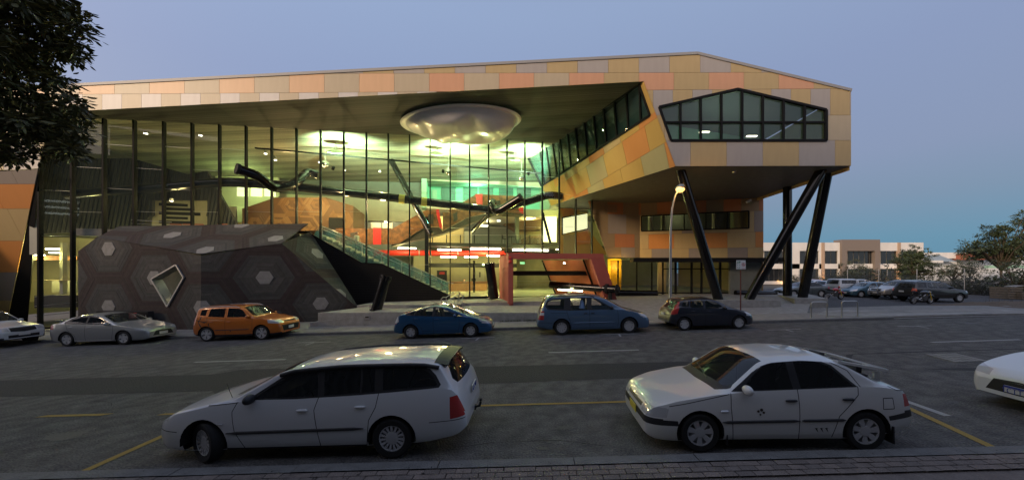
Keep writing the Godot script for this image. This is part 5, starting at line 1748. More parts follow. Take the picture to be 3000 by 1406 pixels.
	for q in c.get("mould", []):        # [s0, s1, y0, y1, thickness, material]
		for sd in [1, -1]:
			var pts := []
			for t in 15:
				var s := lerpf(q[0], q[1], t / 14.0); var y := lerpf(q[2], q[3], t / 14.0)
				var th: float = q[4] * (.25 if t == 0 or t == 14 else 1.0) * .5
				var z := side_z(c, s, y)
				pts.append([P.call(s, y - th, (z + .001) * sd), P.call(s, y - th * .5, (z + .014) * sd), P.call(s, y + th * .5, (z + .014) * sd), P.call(s, y + th, (z + .001) * sd)])
			var m := MB.new()
			for t in 14:
				for k in 3:
					if sd > 0: m.quad(pts[t][k], pts[t][k + 1], pts[t + 1][k + 1], pts[t + 1][k])
					else: m.quad(pts[t][k], pts[t + 1][k], pts[t + 1][k + 1], pts[t][k + 1])
			put("side_moulding", m, q[5], o)
	for q in c.get("roof_rail", []):
		for sd in [1, -1]:
			var pts := []
			for t in 12:
				var s := lerpf(q[0], q[1], t / 11.0); var sec_ := section(c, s); var w: Vector2 = sec_[3 + KS + KG - 1]
				pts.append(P.call(s, w.y + (q[2] if t > 0 and t < 11 else .0), (w.x + .01) * sd))
			var m := MB.new(); m.tube(pts, q[4] if q.size() > 4 else .018, 8); put("roof_rail", m, q[3], o)
	for q in c.get("plates", []):       # front (0) or rear (1): [end, y, material, lettering, ink]
		var s: float = (-.012 if q[0] == 0 else L + .012)
		if q.size() > 5: s = q[5]
		var m := MB.new(); m.box(P.call(s, q[1], 0), Vector3(.012, .125, .37)); var pn := put("number_plate", m, q[2], o)
		if q[3] != "":
			var t := TextMesh.new(); t.text = q[3]; t.font_size = 32; t.pixel_size = .0034; t.depth = .004
			var f := SystemFont.new(); f.font_names = PackedStringArray(["Droid Sans Mono"]); f.font_weight = 700; t.font = f
			var ti := put("lettering", t, q[4], pn)
			ti.position = P.call(s, q[1], 0) + Vector3(.008 if q[0] == 0 else -.008, -.008, 0); ti.rotation.y = PI / 2 if q[0] == 0 else -PI / 2
	for q in c.get("wipers", []):
		var m := MB.new(); m.tube([P.call(q[0], q[1], q[2]), P.call(q[3], q[4], q[5])], .009, 6); put("wiper", m, "trim", o)
	if c.has("aerial"):
		var q = c.aerial
		var m := MB.new(); m.tube([P.call(q[0], q[1], q[2]), P.call(q[3], q[4], q[5])], .005, 6); put("aerial", m, "trim", o)
	if c.has("exhaust"): pass
	return o

func wheel(car: Node3D, at_: Vector3, r: float, sd: int, c: Dictionary, steer: float) -> void:
	var w := Node3D.new(); w.name = numbered(car, "wheel"); car.add_child(w, true); w.position = at_; w.rotation.y = steer
	var ax := Vector3(0, 0, sd); var rr: float = r * c.get("rim", .66); var hw := .098
	var t := MB.new()
	t.lathe([[rr, -hw], [r * .90, -hw - .004], [r * .975, -hw * .82], [r, -hw * .55], [r, hw * .55], [r * .975, hw * .82], [r * .90, hw + .004], [rr * 1.03, hw * .96], [rr, hw * .8]], Vector3.ZERO, ax, 36)
	put("tyre", t, "tyre", w)
	var m := MB.new(); var face := hw * .72
	m.lathe([[rr, hw * .8], [rr * .985, hw * .9], [rr * .91, hw * .86], [rr * .89, hw * .3], [rr * .87, -hw * .6]], Vector3.ZERO, ax, 36)
	var n: int = c.get("spokes", 5); var fat: float = c.get("fat", .5)
	for k in n:
		for d in ([-1, 1] if c.get("twin", false) else [0]):
			var a: float = TAU * k / n + .3 + d * .5 * TAU / n * .36
			var u := Vector3(cos(a), sin(a), 0); var v := Vector3(-sin(a), cos(a), 0)
			var wd: float = TAU * rr / n * fat * (.42 if d != 0 else 1.0)
			var p0 := u * rr * .16; var p1 := u * rr * .92
			var q := [p0 - v * wd * .30, p1 - v * wd * .5, p1 + v * wd * .5, p0 + v * wd * .30]
			var z0 := ax * face; var z1 := ax * (hw * .86)
			m.quad(q[0] + z0, q[1] + z1, q[2] + z1, q[3] + z0)
			m.quad(q[0] + z0, q[0] - ax * .02, q[1] - ax * .02, q[1] + z1); m.quad(q[3] + z0, q[2] + z1, q[2] - ax * .02, q[3] - ax * .02)
	var hb: float = rr * c.get("hub", .27)
	m.lathe([[hb, hw * .2], [hb, face * 1.04], [hb * .9, face * 1.12], [0, face * 1.14]], Vector3.ZERO, ax, 20, false)
	put("rim", m, c.get("rim_mat", "rim"), w)
	var b := MB.new(); b.lathe([[rr * .9, -.03], [0, -.03]], Vector3.ZERO, ax, 24); put("brake_disc", b, "rim_dark", w)

func place(o: Node3D, x: float, d: float, turn: float, ground := -99.0) -> void:
	var sl := Vector3(1, .027 if ground < -50 else 0.0, 0).normalized(); var up := Vector3(-sl.y, sl.x, 0)
	var bs := Basis(sl, up, Vector3.BACK) * Basis(Vector3.UP, turn)
	o.transform = Transform3D(bs, Vector3(x, (gy(x) if ground < -50 else ground) + .002, -d))

# ---------- body types
func seams(a: Array) -> Array:
	var out := []
	for q in a: out.append_array(line2(q))
	return out
func car_wagon() -> Dictionary:
	return {"L": 5.04, "W": .925, "wf": .95, "wb": 2.94, "r": .315, "ar": .375, "paint": "white_paint", "steer": -.42, "dash": 1.65, "step": .06, "tumble": .24, "spokes": 15, "fat": .46, "hub": .50, "rim": .64,
		"top": [0, .50, .03, .60, .1, .69, .3, .79, .8, .925, 1.28, 1.00, 2.0, 1.375, 2.35, 1.445, 3.1, 1.495, 4.1, 1.495, 4.68, 1.465, 4.92, 1.08, 4.98, .96, 5.02, .72, 5.04, .58],
		"belt": [0, .48, .1, .60, .4, .74, 1.2, .92, 2, .955, 3.4, 1.0, 4.6, 1.05, 4.88, 1.02, 4.99, .75, 5.04, .52], "bot": [0, .27, .12, .21, .6, .19, 1.4, .21, 3.4, .21, 4.4, .24, 4.9, .31, 5.04, .40],
		"plan": [0, .62, .04, .72, .12, .80, .3, .89, .7, .965, 1.4, 1, 3.9, 1, 4.5, .98, 4.85, .93, 4.98, .87, 5.04, .76],
		"cut": [
			["s", "tint_glass", "front_window", vp([1.74, .985, 2.12, 1.245, 2.42, 1.355, 2.68, 1.38, 2.74, 1.00])],
			["s", "tint_glass", "rear_door_window", vp([2.84, 1.005, 2.79, 1.385, 3.38, 1.395, 3.40, 1.035])],
			["s", "tint_glass", "quarter_window", vp([3.43, 1.035, 3.41, 1.395, 3.60, 1.395, 3.63, 1.045])],
			["s", "tint_glass", "cargo_window", vp([3.76, 1.06, 3.73, 1.385, 4.25, 1.37, 4.42, 1.33, 4.53, 1.24, 4.60, 1.12, 4.58, 1.10])],
			["s", "trim", "window_surround", vp([1.62, .965, 2.1, 1.27, 2.42, 1.385, 2.9, 1.41, 3.7, 1.415, 4.3, 1.395, 4.48, 1.35, 4.58, 1.25, 4.66, 1.11, 4.63, 1.07, 3.4, 1.0, 2.4, .965])],
			["t", "tint_glass", "windscreen", vp([1.40, -.01, 1.40, .62, 1.60, .70, 2.16, .60, 2.13, -.01]), 1.2, 2.5],
			["t", "trim", "cowl", vp([1.24, -.01, 1.28, .64, 1.56, .74, 1.6, .71, 1.40, .63, 1.40, -.01]), 1.1, 1.75],
			["r", "tint_glass", "rear_window", vp([-.01, 1.06, .58, 1.07, .64, 1.15, .50, 1.38, -.01, 1.40])],
			["s", "lamp_red", "tail_lamp", vp([4.80, .58, 4.80, .92, 5.05, .95, 5.05, .60])],
			["s", "lamp_lens", "headlamp", vp([.06, .60, .10, .70, .34, .76, .30, .64])], ["f", "lamp_lens", "headlamp", vp([.42, .56, .42, .66, .72, .72, .74, .60])],
			["s", "seam", "shut_line", seams([[1.48, .93, 1.42, .80, 1.46, .5, 1.60, .22], [2.76, .99, 2.70, .8, 2.78, .22], [3.70, 1.03, 3.66, .82, 3.55, .62, 3.50, .22], [.10, .50, .50, .485], [4.48, .55, 5.02, .56], [1.0, .885, 1.5, .935]])],
			["s", "trim", "sill_skirt", vp([1.2, .15, 1.2, .235, 3.5, .235, 3.5, .15])]],
		"mirror": [1.72, 1.0], "mirror_mat": "trim", "handles": [[2.52, .80], [3.42, .83]], "mould": [[1.33, 3.47, .475, .495, .05, "trim"], [1.19, 1.29, .615, .615, .032, "lamp_lens"]],
		"roof_rail": [[2.1, 4.62, .012, "trim", .034]], "wipers": [[4.88, 1.09, .0, 4.75, 1.28, -.30], [1.36, 1.03, .1, 1.48, 1.10, .52]], "aerial": [1.28, .93, -.72, 1.22, 1.2, -.76], "plates": [[1, .82, "plate", "ALS74M", "plate_blue", 5.045]]}
func car_hatch_white() -> Dictionary:
	return {"L": 4.08, "W": .835, "wf": .80, "wb": 2.47, "r": .30, "ar": .355, "paint": "white_paint_b", "dash": 1.45, "step": .06, "spokes": 7, "fat": .50, "hub": .40, "rim": .66, "tumble": .27,
		"top": [0, .50, .03, .62, .09, .71, .4, .80, 1.06, .915, 1.16, .94, 1.74, 1.33, 1.98, 1.405, 2.45, 1.43, 2.90, 1.40, 3.18, 1.30, 3.66, 1.02, 3.88, .96, 4.0, .90, 4.05, .70, 4.08, .52],
		"belt": [0, .48, .1, .66, .5, .785, 1.1, .885, 2, .925, 3, .955, 3.55, .955, 3.95, .88, 4.08, .5], "bot": [0, .24, .1, .18, .5, .17, 1.2, .20, 3.1, .20, 3.6, .25, 4.08, .34],
		"plan": [0, .70, .03, .80, .1, .87, .25, .93, .6, .985, 1.2, 1, 3.2, 1, 3.7, .965, 3.95, .91, 4.04, .86, 4.08, .78],
		"cut": [
			["s", "tint_glass", "front_window", vp([1.46, .945, 1.70, 1.17, 1.88, 1.30, 2.20, 1.35, 2.22, .955])],
			["s", "tint_glass", "rear_door_window", vp([2.34, .96, 2.32, 1.35, 2.66, 1.335, 2.84, 1.265, 3.12, .985])],
			["s", "trim", "window_surround", vp([1.30, .92, 1.68, 1.19, 1.88, 1.325, 2.2, 1.375, 2.68, 1.36, 2.88, 1.28, 3.18, .97])],
			["t", "tint_glass", "windscreen", vp([1.22, -.01, 1.26, .58, 1.36, .68, 1.90, .55, 1.86, -.01]), 1.05, 2.1],
			["t", "trim", "cowl", vp([1.08, -.01, 1.12, .62, 1.32, .71, 1.37, .68, 1.26, .58, 1.22, -.01]), 1.0, 1.5],
			["t", "tint_glass", "rear_window", vp([3.12, -.01, 3.12, .48, 3.58, .53, 3.60, -.01]), 3.0, 3.8],
			["s", "lamp_lens", "headlamp", vp([-.02, .52, -.02, .665, .16, .69, .34, .66, .30, .535])], ["f", "lamp_lens", "headlamp", vp([.42, .53, .42, .66, .85, .68, .85, .53])],
			["s", "trim", "bumper_strip", vp([-.02, .41, -.02, .50, .46, .49, .48, .41])], ["f", "trim", "bumper_strip", vp([-.01, .40, -.01, .515, .9, .51, .9, .41])],
			["f", "rim_dark", "grille", vp([-.01, .57, -.01, .63, .38, .63, .38, .57])],
			["s", "trim", "bumper_strip", vp([3.62, .46, 3.60, .53, 4.1, .60, 4.1, .50])], ["r", "trim", "bumper_strip", vp([-.01, .50, -.01, .60, .9, .60, .9, .50])],
			["s", "lamp_red", "tail_lamp", vp([3.985, .64, 3.985, .86, 4.1, .86, 4.1, .64])], ["r", "lamp_red", "tail_lamp", vp([.44, .66, .44, .84, .9, .84, .9, .66])],
			["s", "seam", "shut_line", seams([[1.28, .90, 1.26, .7, 1.29, .20], [2.28, .95, 2.27, .2], [3.18, .98, 3.16, .86, 2.86, .55, 2.76, .22], [.35, .70, 1.26, .89], [2.86, 1.33, 3.10, 1.20, 3.22, .97], [3.30, 1.16, 3.78, .90, 4.04, .875]])],
			["s", "seam", "fuel_flap", seams([[3.52, .64, 3.53, .80, 3.68, .80, 3.69, .64, 3.52, .64]])]],
		"mirror": [1.50, .965], "handles": [[2.16, .79], [3.0, .80]], "handle_mat": "trim", "mould": [[1.10, 1.22, .64, .64, .04, "lamp_lens"], [1.12, 2.28, .475, .485, .045, "trim"], [2.3, 2.95, .485, .49, .045, "trim"]],
		"wipers": [[1.2, .97, -.2, 1.34, 1.05, .46], [1.22, .965, .4, 1.30, 1.0, .64]], "plates": [[0, .44, "plate_yellow", "", ""]]}
func car_sedan(paint_: String) -> Dictionary:
	return {"L": 4.57, "W": .88, "wf": .95, "wb": 2.635, "r": .32, "ar": .375, "paint": paint_, "spokes": 5, "fat": .55, "rim": .68,
		"top": [0, .55, .04, .66, .2, .735, .6, .83, 1.15, .95, 1.25, .98, 2.1, 1.39, 2.6, 1.47, 3.1, 1.46, 3.5, 1.37, 4.02, 1.12, 4.42, 1.08, 4.53, .98, 4.57, .6],
		"belt": [0, .53, .2, .68, .6, .79, 1.2, .91, 3.5, 1.02, 4.2, 1.05, 4.5, .97, 4.57, .55], "bot": [0, .26, .15, .2, 1.2, .2, 3.5, .2, 4.2, .24, 4.57, .36],
		"plan": [0, .66, .04, .76, .14, .85, .4, .94, .9, 1, 3.7, 1, 4.2, .95, 4.48, .87, 4.57, .74],
		"cut": [
			["s", "tint_glass", "front_window", vp([1.68, .97, 2.06, 1.235, 2.42, 1.36, 2.62, 1.38, 2.66, 1.0])], ["s", "tint_glass", "rear_door_window", vp([2.74, 1.0, 2.71, 1.38, 3.1, 1.365, 3.38, 1.27, 3.44, 1.05])],
			["s", "tint_glass", "quarter_window", vp([3.47, 1.05, 3.43, 1.245, 3.66, 1.10, 3.64, 1.06])], ["s", "trim", "window_surround", vp([1.58, .95, 2.05, 1.26, 2.42, 1.385, 2.75, 1.40, 3.12, 1.39, 3.45, 1.27, 3.73, 1.10, 3.68, 1.04])],
			["t", "car_glass", "windscreen", vp([1.36, -.01, 1.42, .62, 1.56, .70, 2.20, .58, 2.18, -.01]), 1.1, 2.5], ["t", "tint_glass", "rear_window", vp([3.45, -.01, 3.42, .52, 3.9, .58, 3.95, -.01]), 3.2, 4.2],
			["s", "lamp_lens", "headlamp", vp([-.02, .60, .1, .70, .52, .77, .40, .64])], ["f", "lamp_lens", "headlamp", vp([.42, .60, .46, .70, .8, .74, .8, .62])],
			["f", "black_matt", "grille", vp([-.01, .33, -.01, .58, .34, .56, .46, .34])], ["f", "rim", "grille_bar", vp([-.01, .565, -.01, .59, .36, .57, .36, .55])],
			["s", "lamp_red", "tail_lamp", vp([4.25, .80, 4.30, 1.0, 4.6, .98, 4.6, .78])], ["r", "lamp_red", "tail_lamp", vp([.38, .78, .38, .95, .9, .98, .9, .78])],
			["s", "seam", "shut_line", seams([[1.42, .92, 1.40, .6, 1.50, .2], [2.70, 1.0, 2.70, .2], [3.62, 1.03, 3.5, .75, 3.18, .5, 3.12, .2]])]],
		"mirror": [1.66, .99], "handles": [[2.5, .84], [3.36, .88]], "plates": [[0, .42, "plate", "", ""], [1, .72, "plate", "", ""]], "seats": [[1.3, .36], [1.3, -.36], [2.1, .36], [2.1, -.36]], "mould": [[1.45, 3.2, .225, .225, .03, paint_]]}
func car_box() -> Dictionary:
	return {"L": 4.1, "W": .89, "wf": .82, "wb": 2.55, "r": .335, "ar": .395, "paint": "orange_paint", "spokes": 5, "fat": .55, "rim": .74, "twin": true, "tumble": .22,
		"top": [0, .60, .03, .78, .12, .90, .5, 1.0, .98, 1.08, 1.08, 1.10, 1.64, 1.55, 1.92, 1.63, 2.6, 1.665, 3.7, 1.65, 3.95, 1.60, 4.03, 1.22, 4.08, .9, 4.1, .6],
		"belt": [0, .58, .12, .82, .9, 1.02, 2, 1.05, 3.9, 1.14, 4.06, .95, 4.1, .55], "bot": [0, .28, .15, .22, 1.2, .22, 3.3, .22, 3.8, .26, 4.1, .36],
		"plan": [0, .74, .03, .82, .12, .90, .4, .97, .9, 1, 3.5, 1, 3.9, .95, 4.05, .88, 4.1, .8],
		"cut": [
			["s", "tint_glass", "front_window", vp([1.46, 1.09, 1.72, 1.40, 1.92, 1.50, 2.42, 1.535, 2.42, 1.11])], ["s", "tint_glass", "rear_door_window", vp([2.54, 1.11, 2.54, 1.535, 3.24, 1.52, 3.3, 1.16])], ["s", "tint_glass", "quarter_window", vp([3.42, 1.20, 3.38, 1.50, 3.66, 1.48, 3.70, 1.24])],
			["t", "clear_glass", "windscreen", vp([1.15, -.01, 1.18, .62, 1.3, .72, 1.78, .62, 1.74, -.01]), 1.0, 2.0], ["r", "tint_glass", "rear_window", vp([-.01, 1.15, .55, 1.15, .5, 1.48, -.01, 1.5])],
			["s", "lamp_lens", "headlamp", vp([.08, .74, .1, .90, .55, .93, .5, .78])], ["f", "lamp_lens", "headlamp", vp([.44, .74, .46, .90, .85, .92, .85, .76])],
			["f", "black_matt", "grille", vp([-.01, .78, -.01, .84, .38, .84, .38, .78])], ["f", "black_matt", "bumper_intake", vp([-.01, .36, -.01, .64, .62, .64, .52, .36])],
			["s", "lamp_red", "tail_lamp", vp([3.9, .95, 3.88, 1.4, 4.1, 1.4, 4.1, .95])], ["s", "trim", "lower_body", vp([-.02, .1, -.02, .33, .5, .30, 3.7, .30, 4.2, .40, 4.2, .1])],
			["s", "trim", "palm_graphic", [vp([3.42, .48, 3.72, .92, 3.76, .92, 3.52, .48]), vp([3.50, .98, 3.72, .93, 3.90, 1.06, 3.70, .98]), vp([3.66, .93, 3.42, .86, 3.30, .93, 3.48, .94]), vp([3.70, .95, 3.66, 1.12, 3.58, 1.2, 3.62, 1.05]), vp([3.2, .72, 3.22, .86, 3.26, .86, 3.24, .72]), vp([2.2, .42, 2.24, .52, 2.27, .43])]],
			["s", "seam", "shut_line", seams([[1.22, 1.04, 1.22, .3], [2.48, 1.5, 2.48, .32], [3.34, 1.12, 3.3, .8, 3.02, .6, 3.0, .32], [.6, .98, 1.22, 1.06]])]],
		"mirror": [1.42, 1.12], "handles": [[2.3, .90], [3.12, .92]], "mould": [[1.35, 3.0, .52, .52, .035, "trim"]], "roof_rail": [[1.9, 3.7, .045, "galv"]], "plates": [[0, .5, "plate", "", ""], [1, .85, "plate", "", ""]], "seats": [[1.3, .38], [1.3, -.38], [2.15, .38], [2.15, -.38]]}
func car_liftback() -> Dictionary:
	return {"L": 4.45, "W": .865, "wf": .93, "wb": 2.70, "r": .31, "ar": .37, "paint": "blue_paint", "spokes": 6, "fat": .55, "rim": .64, "handle_mat": "blue_paint",
		"top": [0, .54, .05, .66, .28, .78, .75, .94, .98, 1.02, 1.96, 1.43, 2.4, 1.49, 2.8, 1.475, 3.6, 1.29, 4.1, 1.14, 4.24, 1.10, 4.36, .88, 4.42, .68, 4.45, .5],
		"belt": [0, .52, .28, .72, 1.0, .905, 2, .965, 3.4, 1.04, 4.0, 1.08, 4.24, 1.02, 4.45, .48], "bot": [0, .26, .15, .20, 1.2, .19, 3.5, .19, 4.1, .24, 4.45, .30],
		"plan": [0, .62, .05, .74, .16, .83, .4, .93, .9, 1, 3.6, 1, 4.1, .95, 4.36, .88, 4.45, .78],
		"cut": [
			["s", "clear_glass", "front_window", vp([1.60, .975, 1.9, 1.175, 2.2, 1.32, 2.5, 1.39, 2.55, 1.005])], ["s", "clear_glass", "quarter_window", vp([1.28, .945, 1.56, 1.115, 1.56, .97])], ["s", "clear_glass", "rear_door_window", vp([2.66, 1.01, 2.62, 1.395, 3.1, 1.32, 3.30, 1.235, 3.44, 1.045])],
			["s", "tint_glass", "rear_quarter_window", vp([3.50, 1.05, 3.40, 1.215, 3.82, 1.12, 3.74, 1.07])], ["s", "trim", "window_surround", vp([1.20, .93, 1.9, 1.20, 2.2, 1.345, 2.56, 1.42, 3.12, 1.345, 3.5, 1.22, 3.92, 1.115, 3.74, 1.045, 2.6, .985])],
			["t", "clear_glass", "windscreen", vp([1.10, -.01, 1.16, .60, 1.32, .70, 2.05, .58, 2.03, -.01]), .95, 2.3], ["t", "tint_glass", "rear_window", vp([3.1, -.01, 3.1, .50, 4.0, .56, 4.05, -.01]), 2.9, 4.15],
			["s", "lamp_lens", "headlamp", vp([.08, .62, .2, .72, .62, .86, .5, .70])], ["f", "lamp_lens", "headlamp", vp([.42, .56, .46, .70, .8, .82, .82, .62])],
			["f", "black_matt", "grille", vp([-.01, .28, -.01, .42, .5, .42, .46, .28])], ["s", "plate", "tail_lamp", vp([4.16, .78, 4.20, 1.04, 4.32, 1.0, 4.40, .74, 4.30, .70])], ["s", "lamp_red", "tail_lamp", vp([4.26, .68, 4.3, .72, 4.42, .72, 4.42, .66])],
			["s", "seam", "shut_line", seams([[1.44, .92, 1.42, .6, 1.5, .2], [2.60, 1.0, 2.60, .2], [3.52, 1.02, 3.44, .75, 3.14, .5, 3.06, .24], [1.5, .33, 3.1, .34], [.1, .5, .5, .49]])]],
		"mirror": [1.62, 1.0], "handles": [[2.44, .86], [3.36, .90]], "plates": [[0, .46, "plate", "", ""], [1, .8, "plate", "", ""]], "aerial": [2.6, 1.48, 0, 2.9, 1.62, 0], "seats": [[1.3, .36], [1.3, -.36], [2.2, .36], [2.2, -.36]]}
func car_van() -> Dictionary:
	return {"L": 5.13, "W": .985, "wf": 1.0, "wb": 3.02, "r": .345, "ar": .41, "paint": "steel_blue_paint", "spokes": 10, "fat": .55, "rim": .66, "tumble": .25, "dash": 1.7,
		"top": [0, .58, .04, .74, .2, .86, .6, .98, 1.12, 1.13, 1.95, 1.60, 2.3, 1.72, 3.0, 1.79, 4.3, 1.77, 4.70, 1.71, 4.93, 1.25, 5.03, 1.05, 5.10, .72, 5.13, .55],
		"belt": [0, .55, .2, .78, .7, .94, 1.2, 1.06, 2, 1.08, 4.6, 1.12, 4.95, 1.08, 5.13, .5], "bot": [0, .28, .15, .22, 1.3, .23, 3.7, .23, 4.6, .27, 5.13, .40],
		"plan": [0, .66, .04, .77, .14, .86, .4, .94, 1.0, 1, 4.3, 1, 4.8, .96, 5.05, .89, 5.13, .80],
		"cut": [
			["s", "clear_glass", "front_window", vp([1.74, 1.11, 2.1, 1.36, 2.4, 1.54, 2.62, 1.60, 2.66, 1.12])], ["s", "clear_glass", "sliding_door_window", vp([2.86, 1.12, 2.86, 1.61, 3.58, 1.62, 3.60, 1.12])], ["s", "clear_glass", "cargo_window", vp([3.90, 1.17, 3.86, 1.58, 4.42, 1.56, 4.60, 1.48, 4.66, 1.30, 4.56, 1.19])],
			["s", "trim", "window_surround", vp([1.60, 1.085, 2.1, 1.39, 2.4, 1.575, 2.66, 1.64, 3.6, 1.655, 4.4, 1.61, 4.66, 1.52, 4.74, 1.3, 4.62, 1.14, 3.7, 1.09])],
			["t", "clear_glass", "windscreen", vp([1.24, -.01, 1.32, .72, 1.5, .82, 2.16, .68, 2.10, -.01]), 1.05, 2.5], ["r", "tint_glass", "rear_window", vp([-.01, 1.14, .66, 1.14, .58, 1.62, -.01, 1.64])],
			["s", "lamp_lens", "headlamp", vp([.10, .70, .18, .82, .60, .92, .46, .74])], ["f", "lamp_lens", "headlamp", vp([.46, .66, .5, .80, .9, .88, .9, .68])], ["f", "black_matt", "grille", vp([-.01, .60, -.01, .74, .4, .74, .38, .6])],
			["s", "lamp_red", "tail_lamp", vp([4.82, .70, 4.80, .90, 5.1, .90, 5.1, .70])], ["s", "plate", "tail_lamp_lens", vp([4.80, .90, 4.79, 1.02, 5.08, 1.02, 5.1, .90])], ["s", "lamp_red", "tail_lamp", vp([4.79, 1.02, 4.78, 1.09, 5.0, 1.09, 5.02, 1.02])],
			["s", "seam", "shut_line", seams([[1.50, 1.07, 1.48, .5, 1.55, .3], [2.76, 1.1, 2.76, .3], [3.78, 1.12, 3.76, .95, 3.6, .5, 3.58, .3], [3.76, .99, 4.5, .99], [4.45, .56, 5.12, .58], [1.6, .31, 3.6, .31]])]],
		"mirror": [1.76, 1.17], "mirror_mat": "trim", "handles": [[2.62, .95], [2.94, .95]], "handle_mat": "trim", "mould": [[1.66, 3.5, .53, .53, .05, "steel_blue_paint"]], "roof_rail": [[2.5, 4.55, .05, "trim"]], "plates": [[0, .5, "plate", "", ""], [1, .95, "plate", "", ""]],
		"seats": [[1.3, .42], [1.3, -.42], [2.2, .42], [2.2, -.42]]}
func car_small(paint_: String) -> Dictionary:
	return {"L": 3.92, "W": .84, "wf": .78, "wb": 2.49, "r": .30, "ar": .355, "paint": paint_, "spokes": 7, "fat": .62, "rim": .68, "tumble": .28,
		"top": [0, .50, .04, .66, .2, .77, .75, .92, .95, .98, 1.62, 1.36, 2.0, 1.45, 2.6, 1.47, 3.25, 1.44, 3.5, 1.385, 3.70, 1.06, 3.82, .95, 3.89, .7, 3.92, .5],
		"belt": [0, .48, .2, .69, .8, .88, 1.5, .93, 3.5, 1.03, 3.78, .94, 3.92, .46], "bot": [0, .26, .12, .2, 1.1, .2, 3.2, .2, 3.6, .25, 3.92, .36],
		"plan": [0, .66, .04, .76, .14, .86, .4, .95, .8, 1, 3.2, 1, 3.65, .94, 3.85, .86, 3.92, .76],
		"cut": [
			["s", "car_glass", "front_window", vp([1.40, .96, 1.72, 1.20, 1.98, 1.335, 2.24, 1.365, 2.28, .99])], ["s", "car_glass", "rear_door_window", vp([2.38, .99, 2.36, 1.37, 2.92, 1.35, 2.98, 1.04])], ["s", "car_glass", "quarter_window", vp([3.04, 1.06, 3.0, 1.345, 3.26, 1.31, 3.34, 1.12, 3.3, 1.08])],
			["t", "car_glass", "windscreen", vp([1.05, -.01, 1.1, .60, 1.24, .68, 1.72, .57, 1.70, -.01]), .9, 2.0], ["r", "tint_glass", "rear_window", vp([-.01, 1.02, .58, 1.02, .5, 1.34, -.01, 1.36])],
			["s", "lamp_lens", "headlamp", vp([.1, .62, .18, .74, .55, .84, .42, .68])], ["f", "lamp_lens", "headlamp", vp([.4, .58, .44, .72, .8, .8, .8, .6])], ["f", "black_matt", "grille", vp([-.01, .3, -.01, .44, .5, .44, .46, .3])],
			["s", "lamp_red", "tail_lamp", vp([3.58, .76, 3.50, .98, 3.44, 1.30, 3.52, 1.34, 3.66, 1.1, 3.76, .80])], ["r", "lamp_red", "tail_lamp", vp([.66, .74, .62, 1.3, .9, 1.3, .9, .74])], ["r", "trim", "rear_bumper_strip", vp([-.01, .46, -.01, .54, .9, .54, .9, .46])],
			["s", "seam", "shut_line", seams([[1.22, .9, 1.2, .6, 1.28, .2], [2.33, .98, 2.33, .2], [3.04, 1.02, 2.98, .78, 2.72, .5, 2.66, .22]])]],
		"mirror": [1.42, .99], "handles": [[2.14, .84], [2.86, .87]], "plates": [[0, .42, "plate", "", ""], [1, .72, "plate", "", ""]], "seats": [[1.25, .34], [1.25, -.34], [1.95, .34], [1.95, -.34]], "aerial": [2.0, 1.45, 0, 2.3, 1.6, 0]}
